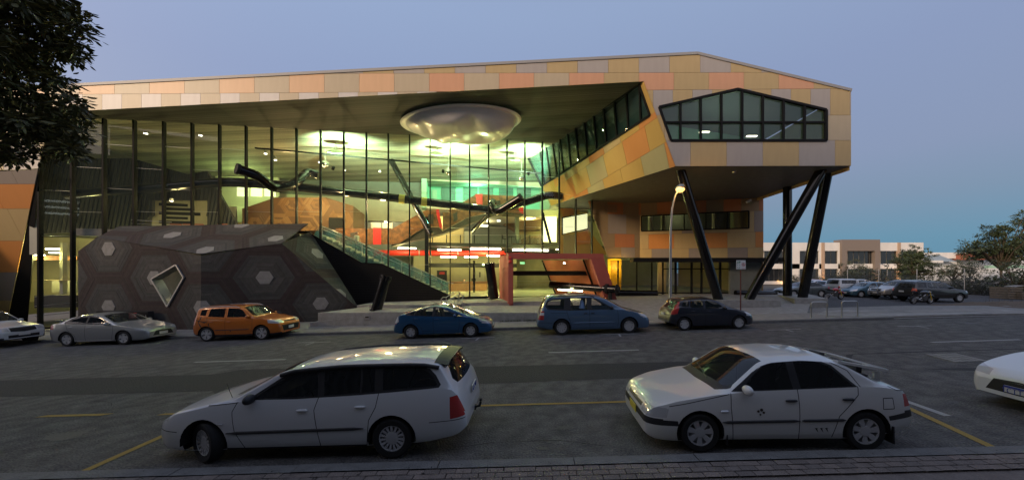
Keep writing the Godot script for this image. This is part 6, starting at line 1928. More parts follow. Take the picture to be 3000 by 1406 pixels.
func car_suv(paint_: String, boxy := false) -> Dictionary:
	var d := {"L": 4.5, "W": .90, "wf": .88, "wb": 2.64, "r": .355, "ar": .425, "paint": paint_, "spokes": 5, "fat": .6, "rim": .60, "tumble": .24, "dash": 1.6,
		"top": [0, .68, .03, .84, .15, .95, .9, 1.06, 1.18, 1.12, 1.80, 1.58, 2.15, 1.67, 3.7, 1.70, 4.22, 1.64, 4.36, 1.15, 4.45, .98, 4.5, .6],
		"belt": [0, .66, .15, .88, .9, 1.0, 1.3, 1.06, 4.2, 1.12, 4.4, 1.0, 4.5, .58], "bot": [0, .38, .15, .32, 1.3, .32, 3.4, .32, 4.1, .36, 4.5, .46],
		"plan": [0, .72, .04, .80, .14, .89, .4, .96, .9, 1, 3.8, 1, 4.25, .96, 4.43, .89, 4.5, .80],
		"cut": [
			["s", "car_glass", "front_window", vp([1.52, 1.09, 1.86, 1.37, 2.1, 1.51, 2.46, 1.56, 2.48, 1.11])], ["s", "car_glass", "rear_door_window", vp([2.58, 1.11, 2.56, 1.565, 3.26, 1.57, 3.3, 1.14])], ["s", "tint_glass", "cargo_window", vp([3.42, 1.14, 3.38, 1.57, 4.04, 1.53, 4.12, 1.18])],
			["t", "car_glass", "windscreen", vp([1.26, -.01, 1.3, .64, 1.42, .72, 1.94, .62, 1.9, -.01]), 1.05, 2.3], ["r", "tint_glass", "rear_window", vp([-.01, 1.14, .62, 1.14, .56, 1.55, -.01, 1.57])],
			["f", "lamp_lens", "headlamp", vp([.46, .74, .46, .90, .85, .92, .85, .76])], ["s", "lamp_lens", "headlamp", vp([-.02, .74, .02, .92, .4, .95, .34, .78])], ["f", "black_matt", "grille", vp([-.01, .68, -.01, .90, .42, .90, .42, .72])], ["f", "black_matt", "bumper_intake", vp([-.01, .42, -.01, .56, .5, .56, .5, .42])],
			["s", "lamp_red_orange", "tail_lamp", vp([4.28, .88, 4.26, 1.10, 4.6, 1.10, 4.6, .88])], ["r", "lamp_red_orange", "tail_lamp", vp([.66, .86, .64, 1.1, .95, 1.1, .95, .86])],
			["s", "trim", "lower_body", vp([-.1, .2, -.1, .46, .45, .47, 1.3, .42, 3.1, .42, 3.9, .47, 4.6, .60, 4.6, .2])], ["r", "trim", "rear_bumper", vp([-.01, .4, -.01, .64, 1, .64, 1, .4])],
			["s", "seam", "shut_line", seams([[1.36, 1.05, 1.36, .4], [2.53, 1.1, 2.53, .4], [3.36, 1.12, 3.3, .8, 3.06, .6, 3.04, .4]])]],
		"mirror": [1.54, 1.15], "handles": [[2.36, .96], [3.16, .98]], "roof_rail": [[2.1, 4.1, .05, "trim"]], "plates": [[0, .58, "plate", "", ""], [1, .84, "plate", "", ""]], "seats": [[1.3, .38], [1.3, -.38], [2.2, .38], [2.2, -.38]]}
	if boxy: d.mould = [[1.35, 3.05, .62, .62, .05, "trim"]]
	return d
func car_ute() -> Dictionary:
	return {"L": 4.92, "W": .89, "wf": .85, "wb": 2.85, "r": .35, "ar": .43, "paint": "white_paint_b", "spokes": 6, "fat": .5, "rim": .6, "tumble": .16, "dash": 1.5,
		"top": [0, .72, .04, .88, .15, .95, 1.0, 1.07, 1.12, 1.1, 1.66, 1.58, 1.9, 1.66, 2.9, 1.68, 3.0, 1.71, 4.7, 1.72, 4.82, 1.66, 4.88, 1.1, 4.90, .95, 4.92, .6],
		"belt": [0, .68, .15, .88, 1.1, 1.04, 4.84, 1.07, 4.9, .95, 4.92, .58], "bot": [0, .42, .15, .36, 1.2, .38, 3.3, .38, 4.6, .46, 4.92, .52],
		"plan": [0, .78, .04, .86, .14, .93, .4, .98, 4.6, 1, 4.85, .98, 4.92, .94],
		"cut": [
			["s", "car_glass", "front_window", vp([1.42, 1.1, 1.72, 1.42, 1.9, 1.56, 2.16, 1.58, 2.16, 1.1])], ["s", "car_glass", "rear_door_window", vp([2.26, 1.1, 2.26, 1.58, 2.84, 1.58, 2.88, 1.1])], ["s", "tint_glass", "canopy_window", vp([3.12, 1.22, 3.10, 1.58, 4.55, 1.58, 4.58, 1.22])],
			["s", "seam", "shut_line", seams([[2.98, 1.7, 2.98, .4], [3.0, 1.10, 4.85, 1.10], [2.21, 1.1, 2.21, .4], [1.3, 1.04, 1.3, .4], [3.02, 1.7, 3.02, 1.1]])],
			["t", "car_glass", "windscreen", vp([1.2, -.01, 1.22, .64, 1.32, .72, 1.76, .66, 1.74, -.01]), 1.0, 2.1], ["r", "tint_glass", "canopy_rear_window", vp([-.01, 1.18, .68, 1.18, .64, 1.58, -.01, 1.6])],
			["f", "lamp_lens", "headlamp", vp([.5, .76, .5, .9, .85, .9, .85, .76])], ["f", "black_matt", "grille", vp([-.01, .72, -.01, .88, .46, .88, .46, .74])],
			["r", "lamp_red", "tail_lamp", vp([.72, .72, .72, .98, .95, .98, .95, .72])], ["s", "lamp_red", "tail_lamp", vp([4.84, .72, 4.84, .98, 5, .98, 5, .72])], ["r", "trim", "rear_bumper", vp([-.01, .4, -.01, .62, 1, .62, 1, .4])]],
		"mirror": [1.44, 1.16], "mirror_mat": "trim", "handles": [[2.06, .96], [2.76, .96]], "handle_mat": "trim", "plates": [[0, .58, "plate", "", ""], [1, .56, "plate", "", ""]], "seats": [[1.15, .38], [1.15, -.38], [1.8, .38], [1.8, -.38]]}

func text_on(parent: Node, words: String, size: float, mat, at_: Vector3, bs: Basis, font := "Droid Sans", bold := true, depth := .004) -> MeshInstance3D:
	var t := TextMesh.new(); t.text = words; t.font_size = 32; t.pixel_size = size / 23.0; t.depth = depth
	var f := SystemFont.new(); f.font_names = PackedStringArray([font]); f.font_weight = 700 if bold else 400; t.font = f
	var o := put("lettering", t, mat, parent)
	o.transform = Transform3D(bs, at_)
	return o

func build_cars() -> void:
	var o := make_car(car_wagon(), "station_wagon")
	place(o, -3.60, 6.16, PI)
	tag(o, "white station wagon parked on the near side, with black roof rails and towbar", "car")
	var tb := MB.new()
	tb.tube([Vector3(-2.45, .42, 0), Vector3(-2.62, .42, 0), Vector3(-2.72, .45, 0), Vector3(-2.74, .52, 0)], .022, 8); tb.lathe([[.012, -.03], [.025, -.02], [.028, 0], [.018, .022], [0, .027]], Vector3(-2.74, .555, 0), Vector3.UP, 12)
	tb.box(Vector3(-2.60, .40, .06), Vector3(.09, .08, .07)); put("towbar", tb, "trim", o)
	var sp := MB.new(); var cw := car_wagon(); var s0 := 2.42      # dark spoiler along the top of the tailgate
	for k in 12:
		var z0 := -.66 + k * .11; var z1 := z0 + .11
		var f := func(z, ss, dy): return Vector3(s0 - ss, 1.468 - .07 * pow(absf(z) / .66, 2.6) + dy, z)
		sp.quad(f.call(z0, 4.52, .022), f.call(z0, 4.75, -.02), f.call(z1, 4.75, -.02), f.call(z1, 4.52, .022)); sp.quad(f.call(z0, 4.75, -.02), f.call(z0, 4.69, -.07), f.call(z1, 4.69, -.07), f.call(z1, 4.75, -.02))
	put("tailgate_spoiler", sp, "trim", o)
	o = make_car(car_hatch_white(), "hatchback")
	place(o, 3.92, 5.96, PI - .035)
	tag(o, "older white hatchback with black rub strips, rear wing and three dark door slashes", "car")
	var wg := MB.new(); s0 = 2.035
	var wf := func(s, y, z): return Vector3(s0 - s, y, z)
	wg.slab(vp([-.60, 0, -.51, 0, -.49, .60, .49, .60, .51, 0, .60, 0, .63, .76, .50, .86, -.50, .86, -.63, .76]), wf.call(3.06, 1.285, 0), Vector3(0, 0, 1), Vector3(-1, -.20, 0).normalized(), Vector3(.008, .04, 0))
	for sd in [1, -1]: wg.box(wf.call(3.76, 1.02, .46 * sd), Vector3(.08, .16, .05))
	put("rear_wing", wg, "white_paint_b", o)
	var sl := MB.new(); var ch := car_hatch_white()
	for k in 3:
		for q in [[[0, 0], [.05, .07], [.02, .075]], [[.05, .07], [.0, .065], [.045, .15]]]:
			var pts := []
			for p in q: pts.append(wf.call(2.55 + k * .075 - p[0], .30 + p[1], -(side_z(ch, 2.55, .33) + .005)))
			sl.tri(pts[0], pts[1], pts[2])
	put("door_graphic", sl, "seam", o)
	var ru := MB.new()
	for q in [[1.66, .64, .02], [1.71, .66, .025], [1.74, .62, .02], [1.69, .59, .015]]: ru.lathe([[0, .003], [q[2], .002], [q[2], 0]], wf.call(q[0], q[1], -(side_z(ch, q[0], q[1]) + .001)), Vector3.FORWARD, 7)
	put("rust_spot", ru, "corten_dark", o)
	var mf := MB.new()
	for w in [[.80, .42], [3.27, .42]]: mf.box(wf.call(w[0] + .40, .24, -.72), Vector3(.02, .26, .18))
	put("mud_flap", mf, "trim", o)
	o = make_car(car_sedan("white_paint"), "sedan")
	place(o, (2470.0 - 1330) * 6.2 / FOC + 2.98, 6.2, PI)
	tag(o, "white sedan cut by the right edge of the picture, blue and white plate in front", "car")
	for ch_ in o.get_children():
		if ch_.name == "number_plate":
			var pb := MB.new(); pb.box(Vector3(2.285 + .0135, .42 + .045, 0), Vector3(.006, .036, .37)); put("plate_band", pb, "plate_blue", ch_)
			text_on(ch_, "1CIT 5", .085, "plate_blue", Vector3(2.285 + .022, .395, 0), Basis(Vector3.UP, PI / 2), "Droid Sans Mono")
	# ---- far kerb, all facing uphill to the right
	o = make_car(car_suv("white_paint"), "off_road_car"); place(o, -26.6 + .2, 16.2, 0)
	tag(o, "white off-road car parked at the far kerb, cut by the left edge of the picture", "car")
	o = make_car(car_sedan("silver_paint"), "sedan"); place(o, (235.0 - 1330) * 15.6 / FOC, 16.48, 0)
	tag(o, "silver sedan parked at the far kerb before the concrete hexagon block", "car")
	var rs := MB.new(); rs.box(Vector3(-2.06, 1.17, 0), Vector3(.2, .03, 1.2)); rs.box(Vector3(-2.03, 1.12, .5), Vector3(.1, .1, .04)); rs.box(Vector3(-2.03, 1.12, -.5), Vector3(.1, .1, .04)); put("boot_spoiler", rs, "silver_paint", o)
	o = make_car(car_box(), "box_car"); place(o, (587.0 - 1330) * 15.95 / FOC, 16.85 - .05, .02)
	tag(o, "boxy orange car with dark palm graphics on its rear door", "car")
	o = make_car(car_liftback(), "liftback"); place(o, (1109.0 - 1330) * 15.2 / FOC, 16.0, 0)
	tag(o, "blue liftback car parked before the terrace wall", "car")
	o = make_car(car_van(), "people_mover"); place(o, (1499.0 - 1330) * 15.1 / FOC, 16.05, 0)
	tag(o, "grey-blue people mover parked in front of the red portal", "van")
	var cl := MB.new(); cl.tube([Vector3(-.55, 1.52, .74), Vector3(-.55, 1.4, .76), Vector3(-.57, 1.15, .8)], [.05, .09, .14], 10); put("hung_jacket", cl, "blue_cloth", o)
	o = make_car(car_small("navy_paint"), "small_hatchback"); place(o, (1792.0 - 1330) * 15.4 / FOC, 16.2, 0)
	tag(o, "small dark navy hatchback parked behind the parking sign", "car")
	# ---- car park, ground .5 m
	var g := .5
	o = make_car(car_suv("black_paint", true), "off_road_car"); place(o, 32.35, 27.2, 0, g)
	tag(o, "black off-road car with grey lower body at the end of the car park row", "car")
	o = make_car(car_suv("champagne_paint", true), "off_road_car"); place(o, 32.9, 29.9, PI, g)
	tag(o, "champagne off-road car with a silver bull bar facing left", "car")
	var bb := MB.new()
	for z in [-.36, .36]: bb.tube([Vector3(2.30, .45, z), Vector3(2.36, .75, z), Vector3(2.30, 1.08, z)], .035, 8)
	bb.tube([Vector3(2.30, 1.08, -.36), Vector3(2.30, 1.08, .36)], .035, 8); bb.tube([Vector3(2.36, .75, -.36), Vector3(2.36, .75, .36)], .03, 8); put("bull_bar", bb, "chrome", o)
	o = make_car(car_small("teal_paint"), "small_hatchback"); place(o, 32.4, 32.4, PI, g)
	tag(o, "teal blue hatchback facing left between the white pickup and the champagne car", "car")
	o = make_car(car_ute(), "pickup"); place(o, 33.5, 34.4, 0, g)
	tag(o, "white pickup with a canopy over its bed and lettering on the tailgate", "pickup")
	text_on(o, "TOYOTA", .15, "seam", Vector3(-2.66, .80, .0), Basis(Vector3.UP, -PI / 2))
	o = make_car(car_small("pale_blue_paint"), "small_hatchback"); place(o, 33.6, 37.0, 0, g)
	tag(o, "pale silver hatchback seen from behind left of the white pickup", "car")
	var ps := car_sedan("white_paint"); ps.plates = [[1, .72, "plate_yellow", "", ""]]
	o = make_car(ps, "sedan"); place(o, 34.6, 40.0, 0, g)
	tag(o, "pale car with a yellow rear plate, between the leaning black column and pale hatchback", "car")
	o = make_car(car_sedan("graphite_paint"), "sedan"); place(o, 26.6, 33.0, PI, g)
	tag(o, "dark grey sedan facing left, half hidden behind the black columns", "car")
	o = make_car(car_small("red_car_paint"), "small_hatchback"); place(o, 36.5, 44.0, PI, g)
	tag(o, "red hatchback whose roof shows above the pale cars", "car")
	motorbike(Vector3(29.3, g, -25.2), "black_paint", "black and silver motorbike parked against the black off-road car")
	motorbike(Vector3(26.6, g, -29.5), "red_car_paint", "red motorbike behind the plinth, before the pale hatchback")

func motorbike(where: Vector3, colour: String, label: String) -> void:
	var o := base("motorbike", where, .10)
	o.rotation.x = .12
	for x in [-.68, .72]:
		var w := Node3D.new(); w.name = numbered(o, "wheel"); o.add_child(w, true); w.position = Vector3(x, .31, 0)
		var t := MB.new(); t.lathe([[.22, -.06], [.28, -.07], [.31, -.03], [.31, .03], [.28, .07], [.22, .06]], Vector3.ZERO, Vector3.BACK, 28); put("tyre", t, "tyre", w)
		var r := MB.new(); r.lathe([[.225, -.03], [.205, 0], [.225, .03]], Vector3.ZERO, Vector3.BACK, 24)
		for k in 5: r.bar(Vector3.ZERO, Vector3(cos(TAU * k / 5), sin(TAU * k / 5), 0) * .21, .03, .03, Vector3.BACK)
		r.lathe([[.12, .04], [.12, .05], [0, .05]], Vector3.ZERO, Vector3.BACK, 16); put("rim", r, "rim", w)
	var f := MB.new(); f.tube([Vector3(.42, .92, 0), Vector3(.1, .70, .1), Vector3(-.22, .42, .1)], .035, 8); f.tube([Vector3(.42, .92, 0), Vector3(.1, .70, -.1), Vector3(-.22, .42, -.1)], .035, 8); f.tube([Vector3(-.2, .42, .09), Vector3(-.68, .31, .1)], .03, 8); put("frame", f, "rim", o)
	for z in [-.1, .1]:
		var k := MB.new(); k.tube([Vector3(.46, .95, z), Vector3(.72, .31, z)], .026, 8); put("fork", k, "yellow_paint", o)
	var e := MB.new(); e.box(Vector3(.05, .45, 0), Vector3(.42, .34, .34)); e.lathe([[0, .2], [.11, .2], [.12, .14]], Vector3(.0, .42, 0), Vector3.BACK, 14); e.box(Vector3(.18, .60, 0), Vector3(.2, .22, .26), Basis(Vector3.BACK, -.5)); put("engine", e, "rim_dark", o)
	var tk := SphereMesh.new(); tk.radius = .5; tk.height = 1; var ti := put("tank", tk, colour, o); ti.position = Vector3(.16, .86, 0); ti.scale = Vector3(.56, .30, .34); ti.rotation.z = .1
	var s := MB.new(); s.slab(vp([-.75, .92, -.70, .98, -.3, .86, -.08, .82, -.08, .74, -.4, .74]), Vector3(0, 0, -.12), Vector3.RIGHT, Vector3.UP, Vector3(0, 0, .24)); put("seat", s, "trim", o)
	var ex := MB.new(); ex.tube([Vector3(.25, .32, .12), Vector3(-.2, .28, .15), Vector3(-.75, .5, .17)], [.025, .03, .055], 10); put("exhaust", ex, "galv", o)
	var h := MB.new(); h.tube([Vector3(.32, 1.02, -.34), Vector3(.42, 1.0, -.1), Vector3(.42, 1.0, .1), Vector3(.32, 1.02, .34)], .016, 8); put("handlebar", h, "trim", o)
	var l := MB.new(); l.lathe([[0, .09], [.08, .07], [.10, 0], [.06, -.08], [0, -.1]], Vector3(.56, .86, 0), Vector3.RIGHT, 14); put("headlamp", l, "lamp_lens", o)
	var fd := MB.new(); fd.tube([Vector3(.48, .56, 0), Vector3(.62, .66, 0), Vector3(.80, .66, 0), Vector3(.98, .54, 0)], .06, 8); put("mudguard", fd, colour, o)
	tag(o, label, "motorbike")

# ============================================================ street furniture
func build_street_things() -> void:
	# street lamp with its warm light
	var o := base("street_lamp", Vector3(7.98, gy(7.98) + .115, -19.0))
	var m := MB.new()
	m.tube([Vector3(0, 0, 0), Vector3(0, 2.4, 0), Vector3(.02, 5.0, 0), Vector3(.08, 6.1, .05), Vector3(.22, 6.8, .1), Vector3(.36, 7.12, .2)], [.085, .075, .06, .05, .045, .04], 14); put("pole", m, "galv", o)
	m = MB.new(); m.lathe([[.11, -.02], [.13, 0], [.12, .35], [0, .37]], Vector3.ZERO, Vector3.UP, 14); put("base_collar", m, "galv", o)
	m = MB.new(); m.lathe([[0, -.30], [.09, -.26], [.15, -.05], [.15, .12], [.08, .28], [0, .32]], Vector3(.40, 7.24, .28), Vector3(.25, .06, .96), 16); put("lamp_head", m, "galv", o)
	var g := SphereMesh.new(); g.radius = .23; g.height = .32; g.radial_segments = 16; g.rings = 8
	put("lamp_bulb", g, "street_light", o).position = Vector3(.41, 7.10, .32)
	lamp(o.position + Vector3(.41, 7.10, .32), Color(1, .72, .32), 9.0, .11)
	tag(o, "slender grey street lamp with curved arm, its lamp glowing amber", "street lamp")
	# parking sign
	o = base("parking_sign", Vector3(10.87, gy(10.87) + .115, -17.3))
	m = MB.new(); m.tube([Vector3.ZERO, Vector3(0, 2.55, 0)], .03, 10); put("post", m, "post_red", o)
	m = MB.new(); m.box(Vector3(-.123, 2.83, .035), Vector3(.235, .46, .012)); put("plate", m, "sign_white", o)
	m = MB.new(); m.box(Vector3(.117, 2.83, .035), Vector3(.235, .46, .012)); put("plate", m, "sign_white", o)
	text_on(o, "2P", .12, "sign_green", Vector3(-.123, 2.955, .042), Basis())
	for r in 2:
		text_on(o, "8", .05, "sign_green", Vector3(-.19, 2.82 - r * .12, .042), Basis()); text_on(o, "5", .05, "sign_green", Vector3(-.09, 2.82 - r * .12, .042), Basis())
	m = MB.new(); m.box(Vector3(-.13, 2.64, .042), Vector3(.14, .018, .003)); put("arrow", m, "sign_green", o)
	m = MB.new(); m.box(Vector3(.12, 2.64, .042), Vector3(.15, .018, .003)); put("arrow", m, "sign_red", o)
	m = MB.new(); m.lathe([[.085, 0], [.085, .004], [.066, .004], [.066, 0]], Vector3(.12, 2.84, .041), Vector3.BACK, 24); m.box(Vector3(.12, 2.84, .0445), Vector3(.15, .018, .004), Basis(Vector3.BACK, -.78)); put("no_stopping_ring", m, "sign_red", o)
	text_on(o, "S", .10, "seam", Vector3(.12, 2.84, .041), Basis())
	tag(o, "white two-panel parking sign, green 2P beside a red ring, on a dark red post", "sign")
	# bicycle hoops
	for k in 2:
		var x := [14.62, 16.2][k] as float
		o = base("bicycle_hoop", Vector3(x, gy(x) + .12, -17.45))
		m = MB.new(); var pts := [Vector3(0, 0, 0), Vector3(0, .68, 0)]
		for i in 5: pts.append(Vector3(.13 - .13 * cos(i * PI / 8), .68 + .13 * sin(i * PI / 8), 0))
		for i in 5: pts.append(Vector3(.69 + .13 * sin(i * PI / 8), .68 + .13 * cos(i * PI / 8), 0))
		pts.append(Vector3(.82, 0, 0)); m.tube(pts, .026, 12); put("hoop", m, "steel", o)
		for bx in [0.0, .82]:
			var f := MB.new(); f.lathe([[0, .012], [.06, .012], [.06, 0]], Vector3(bx, 0, 0), Vector3.UP, 14); put("foot", f, "steel", o)
		tag(o, ["steel bicycle hoop nearer the concrete plinth", "steel bicycle hoop farther right, nearer the car park drive"][k], "bicycle rack", "bicycle hoops at the kerb")
	# stub columns, black, flanged ends
	for q in [[at(945, 783, 20.1), at(971, 694, 20.3), "black leaning stub column with a bolted rim on the stepped concrete wall"], [at(1243, 750, 25.2), at(1231, 662, 24.8), "black leaning stub column with a bolted rim beside the red portal"]]:
		o = base("stub_column", q[0])
		var d: Vector3 = q[1] - q[0]; var l := d.length(); var r := .30 if q[0].x < -4 else .34
		m = MB.new(); m.lathe([[r * 1.25, 0], [r * 1.25, .05], [r, .05], [r, l - .28], [r * 1.12, l - .27], [r * 1.12, l - .2], [r, l - .19], [r, l - .08], [r * 1.12, l - .07], [r * 1.12, l], [r * .8, l], [r * .8, l - .3], [0, l - .3]], Vector3.ZERO, d, 28, false); put("column", m, "black_gloss", o)
		for k in 12:
			var b := MB.new(); var a := TAU * k / 12; var u := d.normalized(); var s := u.cross(Vector3.BACK).normalized(); var v := u.cross(s)
			b.tube([u * (l - .3) + (s * cos(a) + v * sin(a)) * r * 1.06, u * (l + .02) + (s * cos(a) + v * sin(a)) * r * 1.06], .022, 6); put("bolt", b, "black_matt", o)
		tag(o, q[2], "column", "leaning stub columns")
	# tube benches
	var bl := [[1545, 1652, 736, 28.0, "black tube bench before the dark entrance glazing"], [1851, 1950, 737, 27.6, "black tube bench between the columns before the block pier"]]
	for q in bl:
		var a := at(q[0], q[2], q[3]); var b := at(q[1], q[2] + 2, q[3])
		o = base("tube_bench", a); var w := b - a
		m = MB.new(); m.tube([Vector3.ZERO, w], .24, 20); put("tube", m, "black_gloss", o)
		for t in [.08, .92]:
			var f := MB.new(); f.box(w * t + Vector3(0, -.32, 0), Vector3(.25, .3, .4)); put("foot", f, "black_matt", o)
		var e := MB.new(); e.lathe([[.27, -.03], [.27, .05], [0, .05]], w, w, 20); put("end_ring", e, "black_matt", o)
		tag(o, q[4], "bench", "black tube benches")
	# lying pipe lit from beneath in front of the portal
	o = base("lying_pipe", at(1480, 722, 25.2))
	var pa := at(1385, 716, 26.8) - o.position; var pb := at(1553, 728, 24.0) - o.position
	m = MB.new(); m.tube([pa, pb], .27, 24); put("pipe", m, "black_gloss", o)
	m = MB.new(); m.lathe([[.36, -.08], [.36, .08], [.27, .09]], pa.lerp(pb, .86), pb - pa, 22); m.lathe([[.36, -.06], [.36, .0], [.22, .02], [.22, .16], [0, .16]], pb, pb - pa, 22); put("flange", m, "black_matt", o)
	m = MB.new(); m.box(pa.lerp(pb, .3) + Vector3(0, -.52, 0), Vector3(.25, .5, .3)); m.box(pa.lerp(pb, .9) + Vector3(0, -.5, 0), Vector3(.25, .5, .3)); put("foot", m, "black_matt", o)
	m = MB.new(); var l0 := pa.lerp(pb, .12) + Vector3(0, -.34, .22); var l1 := pa.lerp(pb, .50) + Vector3(0, -.30, .22); m.tube([l0, l1], .05, 10); put("tube_lamp", m, "tube_lamp", o)
	m = MB.new(); m.bar(l0 + Vector3(0, .07, 0), l1 + Vector3(0, .07, 0), .14, .03); put("lamp_tray", m, "galv", o)
	lamp(o.position + l0.lerp(l1, .5) + Vector3(0, -.02, .16), Color(1, .98, .66), 2.2, .12)
	tag(o, "long black flanged pipe lying before the portal with a bright tube lamp beneath", "pipe")
	# handrails on the steps
	var hr := [[[[893, 797, 20.7], [898, 789, 20.7], [910, 788, 20.7], [936, 775, 20.7], [948, 774, 20.7]], "steel handrail left of the leaning black stub column"],
		[[[1112, 771, 21.2], [1110, 762, 21.2], [1116, 757, 21.2], [1124, 757, 21.2], [1152, 742, 22.0], [1163, 741, 22.4], [1166, 746, 22.4], [1162, 752, 22.4]], "front steel handrail with a curled end at the foot of the stair"],
		[[[1111, 762, 23.0], [1109, 753, 23.0], [1114, 748, 23.0], [1122, 748, 23.0], [1142, 735, 23.8], [1155, 735, 24.0], [1158, 742, 24.0]], "rear steel handrail at the foot of the stair"]]
	for q in hr:
		var pts := []; for z in q[0]: pts.append(at(z[0], z[1], z[2]))
		o = base("handrail", pts[0]); var loc := []; for z in pts: loc.append(z - pts[0])
		m = MB.new(); m.tube(loc, .024, 8); put("rail", m, "steel", o)
		for k in ([2, 3] if loc.size() < 6 else [3, 4, 5]):
			var p := MB.new(); p.tube([loc[k], loc[k] + Vector3(0, -.85, 0)], .022, 8); put("post", p, "steel", o)
		tag(o, q[1], "handrail")
	# fire cabinet
	var C := Vector3(-18.83, 0, -19.4); var L := Vector3(-26.7, 0, -20.0); var ex := (C - L).normalized()
	var nrm := Vector3(-ex.z, 0, ex.x); 
	if nrm.z < 0: nrm = -nrm
	var bs := Basis(ex, Vector3.UP, nrm)
	var p0 := at(263, 802, 19.75); var p1 := at(382, 802, 19.35)
	o = base("fire_cabinet", (p0 + p1) * .5 + nrm * .16); o.basis = bs
	var wd := (p1 - p0).length()
	m = MB.new(); m.box(Vector3(0, -.2, 0), Vector3(wd, 1.35, .3)); put("cabinet", m, "black_matt", o)
	for k in 3:
		var d := MB.new(); d.box(Vector3(-wd * .33 + k * wd * .33, -.2, .155), Vector3(wd * .325, 1.28, .02)); put("door", d, "frame", o)
	for s in [-1, 1]:
		var h := MB.new(); h.box(Vector3(s * (wd * .5 - .08), .2, .175), Vector3(.02, .16, .02)); put("handle", h, "galv", o)
	text_on(o, "COMBINED", .085, "sign_white", Vector3(-.42, .28, .17), Basis())
	text_on(o, "FIRE SERVICE", .075, "sign_white", Vector3(-.42, .13, .17), Basis())
	m = MB.new(); m.box(Vector3(.72, .25, .172), Vector3(.46, .30, .01)); put("red_plate", m, "sign_red", o)
	var rows := ["FIRE", "BOOSTER", "CABINET"]
	for k in 3: text_on(o, rows[k], .065, "sign_white", Vector3(.72, .335 - k * .085, .178), Basis())
	tag(o, "black fire cabinet with white lettering and a small red sign behind the silver sedan", "cabinet")
	# security camera under the raised block
	o = base("security_camera", at(1886, 506, 28.0))
	m = MB.new(); m.box(Vector3(0, .1, -.15), Vector3(.06, .06, .3)); put("bracket", m, "galv", o)
	m = MB.new(); m.box(Vector3(-.05, 0, 0), Vector3(.42, .16, .16), Basis(Vector3.BACK, .5)); put("housing", m, "sign_white", o)
	tag(o, "pale security camera high on the cladding under the raised block", "camera")
	o = base("soffit_camera", at(1848, 431, 21.0))
	m = MB.new(); m.lathe([[0, -.12], [.08, -.09], [.11, 0], [.14, .02], [.14, .06]], Vector3.ZERO, Vector3.UP, 16); put("dome", m, "galv", o)
	tag(o, "small dome camera fixed under the raised block's soffit", "camera")
	# recessed step light in the ramp wall
	o = base("step_light", Vector3(at(923, 799, 18.98).x, at(923, 799, 18.98).y, -18.97))
	m = MB.new(); m.box(Vector3.ZERO, Vector3(.28, .26, .02)); put("plate", m, "galv", o)
	m = MB.new(); m.box(Vector3(0, .03, .012), Vector3(.2, .07, .01)); put("louvre", m, "black_matt", o)
	tag(o, "small steel step light set in the stepped concrete wall", "light")
	# weeds along the foot of the terrace wall
	var wb := MB.new()
	for k in 260:
		var x := rng.randf_range(-1.6, 1.0) if rng.randf() < .8 else rng.randf_range(-11.5, 2.6)
		var p := Vector3(x, gy(x) + .118, -19.03 + rng.randf_range(0, .12)); var h := rng.randf_range(.04, .13); var s := rng.randf_range(-.06, .06)
		wb.tri(p + Vector3(-.012, 0, 0), p + Vector3(s, h, .03), p + Vector3(.012, 0, 0))
	tag(stuff(put("weeds", wb, M["leaf_olive"])), "dark weeds along the foot of the terrace wall", "weeds")
	# dead leaves and chips on the near kerb
	var lb := MB.new()
	for k in 60:
		var x := rng.randf_range(-6, 7); var d := rng.randf_range(4.45, 4.9); var a := rng.randf() * TAU; var r := rng.randf_range(.008, .022)
		var c := Vector3(x, gy(x) + .13, -d); var e := Vector3(cos(a), .15, sin(a)) * r; var f := Vector3(-sin(a), .1, cos(a)) * r * .6
		lb.quad(c - e, c - f, c + e, c + f)
	tag(stuff(put("leaf_litter", lb, "seam")), "scattered dead leaves on the near kerb", "litter")

